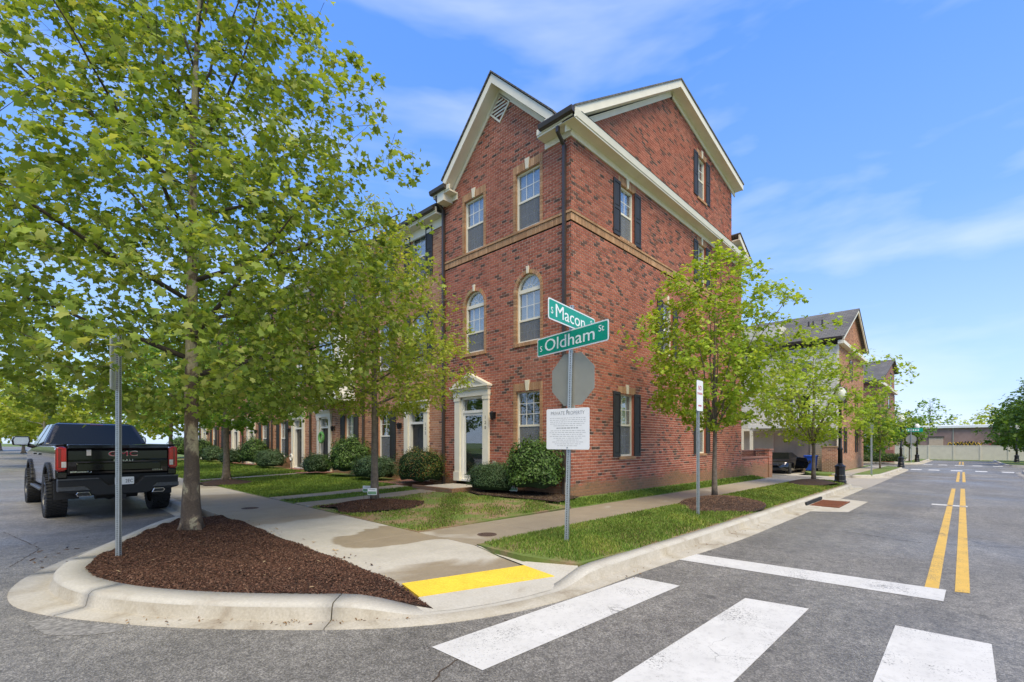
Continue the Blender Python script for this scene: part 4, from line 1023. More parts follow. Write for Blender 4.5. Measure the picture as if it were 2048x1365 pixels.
# gable rakes on the side
RK = MB(); ya, yb = BY - OV - .02, BY - OV + .04
pts_f = [(BX - OV, 9.50), (RX, 13.48)]; pts_r = [(RX, 13.48), (21.46, 12.42)]
for (A, B) in (pts_f, pts_r): rake(RK, (A[0], ya, A[1] + .02), (B[0], ya, B[1] + .02), 0, .24, (0, yb - ya, 0))
RK.build('rake_board', MAT['cream'], H1)
SF = MB()
for (A, B) in (pts_f, pts_r): rake(SF, (A[0], yb, A[1] + .03), (B[0], yb, B[1] + .03), 0, .05, (0, OV - .02, 0)); rake(SF, (A[0] + .1, BY - .03, A[1] - .15), (B[0], BY - .03, B[1] - .15), 0, .18, (0, .04, 0))
SF.build('rake_soffit', MAT['cream'], H1)
RF = MB()
yb2 = YL
def slab(mb, A, B, y0, y1, th=.05): mb.prism([(A[0], y0, A[1]), (B[0], y0, B[1]), (B[0], y0, B[1] + th), (A[0], y0, A[1] + th)], (0, y1 - y0, 0))
sl_ = 4.0 / (RX - BX + OV + .03)
slab(RF, (BX - OV - .03, 9.74), (RX, 13.74), ya - .03, 7.60); slab(RF, (BX - OV - .03, 9.74), (RX, 13.74), 11.82, yb2); slab(RF, (BX + .08, 9.74 + sl_ * (OV + .11)), (RX, 13.74), 7.60, 11.82); slab(RF, (RX, 13.74), (21.5, 12.67), ya - .03, yb2)
RF.build('roof', MAT['shingle'], H1)
# body that closes the house behind the face brick
bd = MB(); bd.prism([(BX + .3, YL - .06, 0), (XR - .03, YL - .06, 0), (XR - .03, YL - .06, 9.5), (21.0, YL - .06, 12.4), (RX, YL - .06, 13.5), (BX + .3, YL - .06, 9.8)], (0, .05, 0)); bd.box(XR - .02, XR, BY, YL, -.2, 9.6); bd.box(21.0, 21.1, BY + .01, YL, 9.5, 12.4); bd.build('inner_walls', MAT['mortar_red'], H1)
# rear lower roof with its little rake
sl = MB(); slab(sl, (21.05, 10.45), (22.60, 9.66), BY - OV - .05, YL); sl.build('rear_roof', MAT['shingle'], H1)
rk = MB(); rake(rk, (21.05, ya, 10.20), (22.55, ya, 9.44), 0, .22, (0, .06, 0)); rake(rk, (21.1, yb, 10.22), (22.5, yb, 9.50), 0, .05, (0, OV, 0)); rk.prism([(21.1, BY, 9.5), (22.36, BY, 9.5), (22.36, BY, 9.62), (21.1, BY, 10.22)], (0, .03, 0)); rk.build('rear_rake', MAT['cream'], H1)
# front gable
xa, xb = BX - OV - .02, BX - OV + .04
fg = MB(); fs_ = MB()
for s, foot in ((1, 11.93), (-1, 7.47)):
    a, b = (GC, 11.86), (foot, 11.86 - abs(foot - GC) * .985)
    fg.prism([(xa, a[0], a[1]), (xa, b[0], b[1]), (xa, b[0], b[1] + .26), (xa, a[0], a[1] + .26)], (.06, 0, 0))
    fs_.prism([(xb, a[0], a[1] + .02), (xb, b[0], b[1] + .02), (xb, b[0], b[1] + .07), (xb, a[0], a[1] + .07)], (OV - .02, 0, 0))
    fs_.prism([(BX - .03, a[0], a[1] - .16), (BX - .03, b[0] - s * .12, b[1] - .04), (BX - .03, b[0] - s * .12, b[1] + .12), (BX - .03, a[0], a[1] + .03)], (.04, 0, 0))
    # return at the foot
    fs_.box(xa - .005, BX + .02, foot - .05 if s > 0 else foot, foot + .28 if s > 0 else foot + .33, b[1] - .36, b[1] + .05) if s > 0 else None
    fs_.box(xa - .005, xb, foot, foot + .26, b[1] - .04, b[1] + .2) if s < 0 else None
fg.build('rake_board', MAT['cream'], H1); fs_.build('rake_soffit', MAT['cream'], H1)
fr_ = MB()
for s, foot in ((1, 11.97), (-1, 7.43)):
    zf_ = 12.15 - abs(foot - GC) * .985
    fr_.prism([(xa - .04, GC, 12.15), (xa - .04, foot, zf_), (xa - .04, foot, zf_ + .05), (xa - .04, GC, 12.20)], (4.2, 0, 0))
fr_.build('gable_roof', MAT['shingle'], H1)
# louvred diamond vent
dv = MB(); c0 = Vector((BX - .02, GC, 11.31)); rr = .43
dia = lambda r: [(BX - .03, GC + r, 11.31), (BX - .03, GC, 11.31 + r), (BX - .03, GC - r, 11.31), (BX - .03, GC, 11.31 - r)]
for i in range(4):
    o1, o2 = dia(rr), dia(rr - .07); j = (i + 1) % 4
    dv.prism([o1[i], o1[j], o2[j], o2[i]], (.05, 0, 0))
gv = dv.build('gable_vent', MAT['cream'], H1)
MB().prism([(p[0] + .035, p[1], p[2]) for p in dia(.36)], (.005, 0, 0)).build('backing', MAT['hole_dark'], gv)
for i in range(7):
    z = 11.31 - .30 + i * .10; w = .36 - abs(z - 11.31) - .02
    if w > .04: MB().prism([(BX - .035, GC - w, z - .035), (BX - .035, GC + w, z - .035), (BX - .0, GC + w, z + .03), (BX - .0, GC - w, z + .03)], (-.004, 0, .016)).build('louvre', MAT['cream'], gv)
# front eaves left and right of the gable
for a, b in ((BY - OV, 8.0), (11.62, YL + .06)):
    ef = MB(); a2 = max(a, BY + .035)
    ef.box(BX - OV + .003, BX + .02, a2, b, ZE + .003, ZE + .052); ef.box(BX - OV - .018, BX - OV + .03, a2 - (.33 if a < 8 else 0), b, ZE + .054, ZE + .2); ef.box(BX - .027, BX + .02, max(a, BY - .026), b, ZE - .162, ZE - .003)
    ef.build('front_eave', MAT['cream'], H1)
gutter(BX - OV - .02, BY - OV - .03, 7.86, ZE + .09, H1); gutter(BX - OV - .02, 11.75, YL + .1, ZE + .09, H1)
downspout(BX, 7.33, .15, 9.16, H1); downspout(BX, 12.28, .15, 9.2, H1)
MB().box(BX - .08, BX - .01, 7.22, 7.34, .28, .58).build('meter_box', MAT['concrete'], H1)
# low wall behind the house
LW = thing('brick_garden_wall', (24.5, BY, 0), 'low red brick garden wall with corner pier behind the corner house', 'garden wall')
lb, lm = MB(), MB(); FL = frame_side(BY + .02); rz_ = lambda a, b: (lambda z: (a, b))
wall_bricks(FL, rz_(XR, 26.4), -.35, .86, [], lb, lm, RED, rnd)
FP = frame_side(BY - .03); wall_bricks(FP, rz_(26.4, 26.98), -.35, 1.22, [], lb, lm, RED, rnd); FQ = frame_front(26.39); 
wall_bricks(frame_front(26.4), rz_(BY - .03, BY + .6), -.35, 1.22, [], lb, lm, RED, rnd)
lm.box(XR, 26.4, BY + .03, BY + .3, -.3, .84); lm.box(26.41, 26.97, BY - .02, BY + .58, -.3, 1.21); lm.build('core', MAT['mortar_red'], LW); lb.build('brickwork', MAT['brick'], LW, kind='stuff')
cp = MB(); cp.box(XR, 26.38, BY - .02, BY + .34, .86, .93); cp.build('coping', MAT['step_brick'], LW); MB().box(26.36, 27.02, BY - .07, BY + .63, 1.22, 1.30).build('pier_cap', MAT['step_brick'], LW)
MB().box(26.5, 27.0, BY + .6, BY + 4.2, -.3, 1.22).build('return_wall', MAT['brick_red_far'], LW)
MB().tube([(XR, BY + .15, 1.22), (26.4, BY + .15, 1.22)], .014, 5).build('rail', MAT['dark_iron'], LW)
for i in range(26): MB().tube([(XR + .12 + i * .155, BY + .15, .93), (XR + .12 + i * .155, BY + .15, 1.22)], .007, 4).build('baluster', MAT['dark_iron'], LW)

# ------------------------------------------------------------------ the row of neighbours
def townhouse(y0, y1, spec, label):
    zb = gz(BX, (y0 + y1) / 2); root = thing('brick_townhouse', (BX, (y0 + y1) / 2, zb), label, 'house', 'row of brick townhouses')
    X = BX + spec.get('set', .06); fr = frame_front(X); ze = spec.get('eave', 9.25); pal = spec.get('pal', TAN)
    ops, wins = [], spec['wins']
    for (a, b, z0, z1, kw) in wins: ops.append(('rect', a, b, z0, z1))
    d0, d1 = spec['door']; ops.append(('rect', d0, d1, zb, zb + 3.0))
    if 'bay' in spec: ops.append(('rect', *spec['bay']))
    b_, m_ = MB(), MB(); wall_bricks(fr, lambda z: (y0, y1), zb - .2, ze, ops, b_, m_, pal, rnd)
    m_.box(X + .9, X + 11, y0, y0 + .05, zb, ze + .1); m_.box(X + .9, X + 11, y1 - .05, y1, zb, ze + .1); m_.build('wall', MAT['mortar_tan'], root); b_.build('brickwork', MAT['brick'], root, kind='stuff')
    hd = MB()
    for (a, b, z0, z1, kw) in wins:
        window(fr, a, b, z0, z1, root, cols=2, rows=2, shade=kw.get('shade', 'blind'), frame='white_trim', grid_lower=False)
        for s in (a - .4, b + .01): shutter(fr, s, s + .39, z0, z1, root) if kw.get('sh', 1) else None
        soldier(fr, a - .08, b + .08, z1, z1 + .2, .008, hd, rnd, pal=pal[:15]); hd.fbox(fr, a - .08, b + .08, -.15, .03, z0 - .08, z0 - .001, 0, (.6, .58, .52)); hd.fbox(fr, a - .02, a, -.15, 0, z0, z1, 0, pal[0]); hd.fbox(fr, b, b + .02, -.15, 0, z0, z1, 0, pal[0])
    hd.build('window_surrounds', MAT['brick'], root, kind='stuff')
    door_set(X, d0, d1, zb + .33, root, spec.get('ped', False), spec.get('num'), zb + 2.78, spec.get('storm', False), spec.get('dcol', 'door_black'))
    lantern(X, spec.get('lamp', d1 + .25), zb + 2.25, root)
    co = MB(); co.box(X - .32, X + .02, y0, y1, ze, ze + .06); co.box(X - .34, X - .28, y0, y1, ze + .06, ze + .22); co.box(X - .03, X + .03, y0, y1, ze - .3, ze - .001); co.build('cornice', MAT['cream'], root)
    gutter(X - .34, y0 + .02, y1 - .02, ze + .10, root); downspout(X, y1 - .1, zb + .1, ze - .32, root)
    rf = MB(); rf.prism([(X - .38, y0, ze + .23), (X + 5.6, y0, ze + 4.0), (X + 5.6, y0, ze + 4.06), (X - .38, y0, ze + .29)], (0, y1 - y0, 0)); rf.prism([(X + 5.6, y0, ze + 4.0), (X + 12, y0, ze + 2.4), (X + 12, y0, ze + 2.46), (X + 5.6, y0, ze + 4.06)], (0, y1 - y0, 0)); rf.build('roof', MAT['shingle'], root)
    gb = MB(); gb.prism([(X, y1 - .06, ze), (X + 5.6, y1 - .06, ze + 4), (X + 12, y1 - .06, ze + 2.4), (X + 12, y1 - .06, ze)], (0, .05, 0)); gb.build('party_gable', MAT['brick_tan_far'], root)
    if 'bay' in spec:
        a, b, z0, z1 = spec['bay']; bm = MB(); d = .55
        P = [(X + .02, a), (X - d, a + .25), (X - d, b - .25), (X + .02, b)]
        bm.prism([(p[0], p[1], z0) for p in P], (0, 0, z1 - z0)); bm.prism([(X + .02, a - .1, z1), (X - d - .1, a + .2, z1), (X - d - .1, b - .2, z1), (X + .02, b + .1, z1)], (0, 0, .22)); bm.prism([(X + .02, a - .12, z0 - .26), (X - d - .12, a + .18, z0 - .26), (X - d - .12, b - .18, z0 - .26), (X + .02, b + .12, z0 - .26)], (0, 0, .26))
        bm.build('bay_window', MAT['white_trim'], root)
        window(frame_front(X - d - .13), a + .5, b - .5, z0 + .5, z1 - .3, root, cols=2, rows=1, frame='white_trim', shade=None, screen=False)
    stp = thing('brick_step', (X - .7, (d0 + d1) / 2, zb + .15), spec['steplab'], 'step', 'brick entrance steps of the row')
    MB().box(X - 1.35, X - .01, d0 - .25, d1 + .25, zb, zb + .31).build('tread', MAT['step_brick'], stp, bevel=.015)
    MB().box(X - 1.7, X - 1.36, d0 - .1, d1 + .1, zb, zb + .22).build('riser', MAT['step_brick'], stp, bevel=.015)
    return root
W1, W2, W3 = (.92, 2.80), (4.45, 6.15), (7.35, 9.0)
def wz(a, b, fl, zo=0, **k): return (a, b, fl[0] + zo, fl[1] + zo, k)
townhouse(12.42, 17.70, dict(door=(13.22, 14.66), wins=[wz(15.67, 16.52, W1, shade=None), wz(13.4, 14.3, W2), wz(15.7, 16.55, W2), wz(13.4, 14.3, W3), wz(15.7, 16.55, W3)], num='122', lamp=14.95, eave=9.1, steplab='brick step below the door numbered 122'), 'tan brick house with black door, next to the red corner house')
townhouse(17.72, 22.82, dict(door=(20.55, 21.98), wins=[wz(18.52, 19.3, W1), wz(18.6, 19.5, W3), wz(20.9, 21.8, W3)], bay=(18.5, 21.2, 3.6, 6.3), lamp=20.3, steplab='brick step below the door with the green wreath', set=.08, eave=9.3), 'tan brick house with white bay window over a green wreathed door')
townhouse(22.84, 27.78, dict(door=(23.4, 24.95), wins=[wz(25.85, 26.7, W1, -.02), wz(23.7, 24.6, W2), wz(25.8, 26.7, W2), wz(23.7, 24.6, W3), wz(25.8, 26.7, W3)], lamp=25.2, ped=True, steplab='brick step beside the small white garden ornament', dcol='door_black'), 'tan brick house with pale door frame, third from the corner')
townhouse(27.80, 32.9, dict(door=(30.6, 32.0), wins=[wz(28.7, 29.6, W1), wz(28.7, 29.6, W2), wz(31.0, 31.9, W2), wz(28.7, 29.6, W3), wz(31, 31.9, W3)], lamp=30.3, set=.1, steplab='brick step partly hidden behind the third street tree'), 'tan brick house seen beyond the third street tree')
townhouse(32.92, 38.0, dict(door=(33.4, 34.9), wins=[wz(36.0, 36.9, W1), wz(33.8, 34.7, W2), wz(36, 36.9, W2), wz(33.8, 34.7, W3), wz(36, 36.9, W3)], lamp=35.2, pal=RED, steplab='brick step of the red house far along the row'), 'red brick house far along the row')
townhouse(38.02, 43.0, dict(door=(41, 42.4), wins=[wz(38.8, 39.7, W1), wz(38.8, 39.7, W2), wz(41.2, 42.1, W2), wz(38.8, 39.7, W3), wz(41.2, 42.1, W3)], lamp=40.6, steplab='farthest brick step along the row'), 'farthest tan brick house of the row')
# number plate details of the row: wreath, garden ornament
wr = MB(); 
for i in range(20):
    a, b = 2 * math.pi * i / 20, 2 * math.pi * (i + 1.2) / 20
    wr.tube([(9.55, 21.26 + math.cos(a) * .2, 1.85 + math.sin(a) * .22), (9.55, 21.26 + math.cos(b) * .2, 1.85 + math.sin(b) * .22)], .065, 6)
simple('wreath', (.16, .42, .12), .8, .4, 30, bump=.6)
tag(wr.build('wreath', MAT['wreath'], smooth=True), 'light green round wreath on a dark door', 'wreath')
orn = thing('garden_ornament', (9.0, 23.3, lawn_z(9, 23.3)), 'small white ring ornament on a stake beside the third door', 'ornament'); oz = lawn_z(9, 23.3)
MB().tube([(9.0, 23.3 + math.cos(a * .5236) * .13, oz + .62 + math.sin(a * .5236) * .15) for a in range(13)], .035, 7).build('ring', MAT['white_trim'], orn, True); MB().tube([(9.0, 23.3, oz - .05), (9.0, 23.3, oz + .48)], .012, 6).build('stake', MAT['dark_iron'], orn)
# ------------------------------------------------------------------ posts and signs
def post(mbname, x, y, z0, z1, root, w=.052, rot=0., lean=(0, 0)):
    c, s = math.cos(rot), math.sin(rot); h = w / 2
    def P(a, b, z):
        k = (z - z0) / (z1 - z0); return (x + a * c - b * s + lean[0] * k, y + a * s + b * c + lean[1] * k, z)
    mb = MB(); r = [(-h, -h), (h, -h), (h, h), (-h, h)]
    mb.add([P(*q_, z) for z in (z0, z1) for q_ in r], [(0, 3, 2, 1), (4, 5, 6, 7), (0, 1, 5, 4), (1, 2, 6, 5), (2, 3, 7, 6), (3, 0, 4, 7)])
    o = mb.build(mbname, MAT['galvanised'], root)
    hm = MB(); z = z0 + .05
    while z < z1 - .02:
        for nx, ny in ((0, -1), (-1, 0), (1, 0), (0, 1)):
            ps = []
            for k in range(6):
                an = k * math.pi / 3; a_ = .0085 * math.cos(an); b_ = .0085 * math.sin(an)
                ps.append(P(nx * (h + .0006) - ny * a_, ny * (h + .0006) + nx * a_, z + b_))
            hm.add(ps, [(0, 1, 2, 3, 4, 5)])
        z += .0254
    hm.build('punched_holes', MAT['hole_dark'], o, kind='stuff'); return o
def plate(name, org, right, up, w, h, th, mat, root, rad=.02, back=None):
    right, up, org = Vector(right).normalized(), Vector(up).normalized(), Vector(org); n = right.cross(up)
    pts = []
    for (sx, sy) in ((1, 1), (-1, 1), (-1, -1), (1, -1)):
        cx_, cy_ = sx * (w / 2 - rad), sy * (h / 2 - rad); a0 = {(1, 1): 0, (-1, 1): 90, (-1, -1): 180, (1, -1): 270}[(sx, sy)]
        for k in range(5): an = R(a0 + 22.5 * k); pts.append(org + right * (cx_ + rad * math.cos(an)) + up * (cy_ + rad * math.sin(an)))
    mb = MB(); mb.prism([p - n * th / 2 for p in pts], n * th); o = mb.build(name, MAT[mat], root); return o
SP = (5.41, 4.10); zg = tz(*SP)
sgn = thing('street_sign', (SP[0], SP[1], zg), 'perforated steel post with green S Oldham and S Macon street names', 'street sign')
LEAN = (.05, -.065)
post('post', SP[0], SP[1], zg - .1, 3.55, sgn, rot=R(20), lean=LEAN)
def blade(cx_, cy_, cz_, right, words, root, W=1.5):
    b = plate('name_blade', (cx_, cy_, cz_), right, (0, 0, 1), W, .28, .006, 'sign_white', root, .03)
    n = Vector(right).cross(Vector((0, 0, 1)))
    for s in (1, -1):
        o = Vector((cx_, cy_, cz_)) + n * .0036 * s; rr_ = Vector(right) * s
        plate('green_field', o, rr_, (0, 0, 1), W - .035, .245, .002, 'sign_green', b, .022)
        for (txt, sz, off, dz, sx) in words: put_text('lettering', txt, sz, o + n * .0022 * s + rr_ * off + Vector((0, 0, dz)), rr_, (0, 0, 1), 'sign_text', b, sx=sx)
px_, py_ = SP[0] + LEAN[0] * .87, SP[1] + LEAN[1] * .87
blade(px_ - .035, py_, 3.055, Vector((-.2, -.98, 0)).normalized(), [('S', .125, -.655, -.03, 1.05), ('Oldham', .255, -.03, -.005, 1.32), ('St', .12, .62, .04, 1.1)], sgn)
blade(px_, py_ - .035, 3.355, Vector((.99, .14, 0)).normalized(), [('S', .125, -.60, -.02, 1.05), ('Macon', .255, -.08, -.005, 1.3), ('St', .12, .58, .04, 1.1)], sgn, 1.38)
# stop sign seen from behind
ss = thing('stop_sign', (px_, py_, zg + 2.1), 'bare grey back of an octagonal stop sign', 'stop sign')
oc = [Vector((px_ + .035, py_ + .007 + math.cos(R(22.5 + 45 * k)) * .405, 2.50 + math.sin(R(22.5 + 45 * k)) * .405)) for k in range(8)]
MB().prism(oc, (.004, 0, 0)).build('panel', MAT['alu_back'], ss)
ocf = [Vector((px_ + .0396, py_ + .007 + math.cos(R(22.5 + 45 * k)) * .385, 2.50 + math.sin(R(22.5 + 45 * k)) * .385)) for k in range(8)]
MB().prism(ocf, (.001, 0, 0)).build('red_face', MAT['text_red'], ss)
MB().box(px_ + .012, px_ + .034, py_ - .04, py_ + .04, 2.02, 2.12).build('bracket', MAT['alu_back'], ss)
# private property notice
pp = thing('notice_sign', (SP[0], SP[1], 1.55), 'white private property notice bolted to the street sign post', 'sign')
rt = Vector((.12, -.99, .0)).normalized(); nn_ = rt.cross(Vector((0, 0, 1))); pc = Vector((SP[0] + LEAN[0] * .47, SP[1] + LEAN[1] * .47, 1.785)) + nn_ * .048 + rt * .0
b = plate('board', pc, rt, (0, 0, 1), .70, .585, .004, 'sign_white', pp, .025)
put_text('heading', 'PRIVATE PROPERTY', .072, pc + nn_ * .003 + Vector((0, 0, .225)), rt, (0, 0, 1), 'text_grey', b, sx=.84, spacing=1.05)
fine = MB(); rn = random.Random(8)
def row(zc, wid, hgt, dens=1.):
    x = -wid / 2
    while x < wid / 2:
        l = min(rn.uniform(.018, .06), wid / 2 - x); o_ = pc + nn_ * .0024
        if l > .006: fine.add([tuple(o_ + rt * a + Vector((0, 0, zc + c))) for a, c in ((x, -hgt / 2), (x + l, -hgt / 2), (x + l, hgt / 2), (x, hgt / 2))], [(0, 1, 2, 3)])
        x += l + rn.uniform(.008, .014)
for i in range(5): row(.155 - i * .027, .58 - (.12 if i == 4 else 0), .006)
row(.012, .36, .015)
for i in range(9): row(-.025 - i * .027, (.56, .60, .50, .58, .46, .36, .50, .42, .34)[i], .006)
fine.build('fine_print', MAT['text_grey'], b, kind='stuff')
for dz in (.265, -.265): MB().tube([tuple(pc + Vector((0, 0, dz)) - nn_ * .002), tuple(pc + Vector((0, 0, dz)) + nn_ * .008)], .011, 8).build('bolt', MAT['galvanised'], pp)
# no standing sign
NS = (9.4, 3.83); zn = tz(*NS)
ns = thing('parking_sign', (*NS, zn), 'small white no standing sign with red arrow on a steel post', 'sign')
post('post', *NS, zn - .05, 2.80, ns, rot=R(10))
b = plate('board', (NS[0], NS[1] - .035, 2.53), (1, 0, 0), (0, 0, 1), .305, .61, .004, 'sign_white', ns, .03)
for txt, sz, dz, sx in (('NO', .13, .15, .8), ('STANDING', .065, .04, .78)): put_text('lettering', txt, sz, (NS[0], NS[1] - .0375, 2.53 + dz), (1, 0, 0), (0, 0, 1), 'text_red', b, sx=sx)
ar = MB(); y_ = NS[1] - .0375; z_ = 2.33
ar.add([(NS[0] + a, y_, z_ + c) for a, c in ((-.085, 0), (-.045, .03), (-.045, .013), (.045, .013), (.045, .03), (.085, 0), (.045, -.03), (.045, -.013), (-.045, -.013), (-.045, -.03))], [tuple(range(10))]); ar.build('arrow', MAT['text_red'], b)
# post on the planted corner, its sign seen almost edge on
LP = (.84, 7.55); zl = isl_z(*LP)
ls = thing('parking_sign', (*LP, zl), 'tall perforated post in the mulch with signs seen nearly edge on', 'sign')
post('post', *LP, zl - .05, 2.95, ls, rot=R(45), w=.044)
rt2 = Vector((.25, .97, 0)).normalized()
for zc, h_ in ((2.70, .40), (2.36, .24)): plate('board', (LP[0] - .055, LP[1] + .03, zc), -rt2, (0, 0, 1), .30, h_, .004, 'sign_white', ls, .02)
# two small lawn notices at the second tree and one under the window
def lawn_sign(x, y, z, rot, label):
    r_ = thing('lawn_sign', (x, y, z), label, 'lawn sign', 'small lawn treatment notices'); rv = Vector((math.cos(rot), math.sin(rot), 0))
    b = plate('card', (x, y, z + .17), rv, (0, 0, 1), .21, .15, .004, 'sign_white', r_, .01)
    n = rv.cross(Vector((0, 0, 1)))
    plate('green_print', Vector((x, y, z + .14)) + n * .003, rv, (0, 0, 1), .19, .065, .001, 'lawn_green', b, .004)
    plate('dark_print', Vector((x, y, z + .215)) + n * .003, rv, (0, 0, 1), .14, .014, .001, 'text_grey', b, .004)
    for s in (-.08, .08): MB().tube([tuple(Vector((x, y, z - .08)) + rv * s - n * .006), tuple(Vector((x, y, z + .2)) + rv * s - n * .006)], .004, 5).build('stake', MAT['dark_iron'], r_)
simple('lawn_green', (.16, .30, .17), .6, .2, 40)
lawn_sign(5.42, 9.50, lawn_z(5.4, 9.5) + .17, R(-50), 'white and green lawn notice in front of the second street tree')
lawn_sign(5.66, 10.17, lawn_z(5.6, 10.1) + .16, R(-60), 'lawn notice half hidden behind the second street tree')
lawn_sign(8.85, 8.42, lawn_z(8.8, 8.4) + .0, R(-60), 'lawn notice in the mulch bed before the hedge')
# street lamps
def lamp(x, y, label, z=None):
    z = tz(x, y) if z is None else z; r_ = thing('street_lamp', (x, y, z), label, 'street lamp', 'black cast iron street lamps')
    MB().lathe(x, y, [(.21, z - .02), (.21, z + .10), (.185, z + .13), (.19, z + .30), (.165, z + .34), (.165, z + .62), (.19, z + .64), (.185, z + .69), (.10, z + .74), (.085, z + .80)], 12).build('base', MAT['dark_iron'], r_)
    MB().lathe(x, y, [(.085, z + .8), (.08, z + 1.3), (.095, z + 1.32), (.095, z + 1.37), (.062, z + 1.42), (.05, z + 3.0), (.075, z + 3.02), (.08, z + 3.08), (.05, z + 3.12), (.11, z + 3.2), (.11, z + 3.24)], 12).build('shaft', MAT['dark_iron'], r_, True)
    MB().lathe(x, y, [(.11, z + 3.24), (.19, z + 3.36), (.215, z + 3.48), (.20, z + 3.6), (.14, z + 3.72), (.06, z + 3.78)], 14).build('globe', MAT['lamp_globe'], r_, True)
    MB().lathe(x, y, [(.06, z + 3.775), (.03, z + 3.83), (.018, z + 3.92), (.002, z + 3.95)], 8).build('finial', MAT['dark_iron'], r_)
simple('lamp_globe', (.80, .80, .78), .3, .02, 3)
lamp(22.33, 3.48, 'black lamp post by the alley mouth, half hidden by a tree'); lamp(43.9, 3.2, 'black lamp post with white globe before the far crossing', tz(43.9, 3.2)); lamp(61.5, 3.25, 'distant black lamp post beyond the far crossing', tz(61.5, 3.25)); lamp(68.5, -3.9, 'black lamp post under the dark trees across the street', tz(68.5, -3.9))
# ------------------------------------------------------------------ foliage
def fan(outline, c=(.42, 0), fold=.22, curl=.12):
    P = [(c[0], c[1])] + outline; V = np.array([(x, y, -abs(y) * fold - curl * (x - .3) ** 2) for x, y in P]); n = len(outline)
    return V, np.array([(0, 1 + i, 1 + (i + 1) % n) for i in range(n)])
def sym(h): return h + [(x, -y) for x, y in reversed(h) if abs(y) > 1e-6]
LEAF_PLANE = fan(sym([(0, 0), (.10, .26), (.02, .50), (.36, .34), (.60, .56), (.70, .24), (1.02, 0)]))
LEAF_MAPLE = fan(sym([(0, 0), (.06, .42), (.40, .22), (.66, .46), (1.0, 0)]))
LEAF_OAK = fan(sym([(0, 0), (.35, .26), (.5, .12), (.72, .24), (1.0, 0)]))
LEAF_OVAL = (np.array([(0, 0, 0), (.5, .24, -.04), (1, 0, -.06), (.5, -.24, -.04)]), np.array([(0, 1, 2), (0, 2, 3)]))
def leaves(P, Nn, D, S, tmpl):
    V, F = tmpl; n = len(P)
    Nn = Nn / np.linalg.norm(Nn, axis=1, keepdims=True); D = D - Nn * (D * Nn).sum(1, keepdims=True); D /= np.linalg.norm(D, axis=1, keepdims=True) + 1e-9; E = np.cross(Nn, D)
    W = P[:, None] + (D[:, None] * V[None, :, :1] + E[:, None] * V[None, :, 1:2] + Nn[:, None] * V[None, :, 2:]) * S[:, None, None]
    return W.reshape(-1, 3), (np.arange(n)[:, None, None] * len(V) + F[None]).reshape(-1, 3)
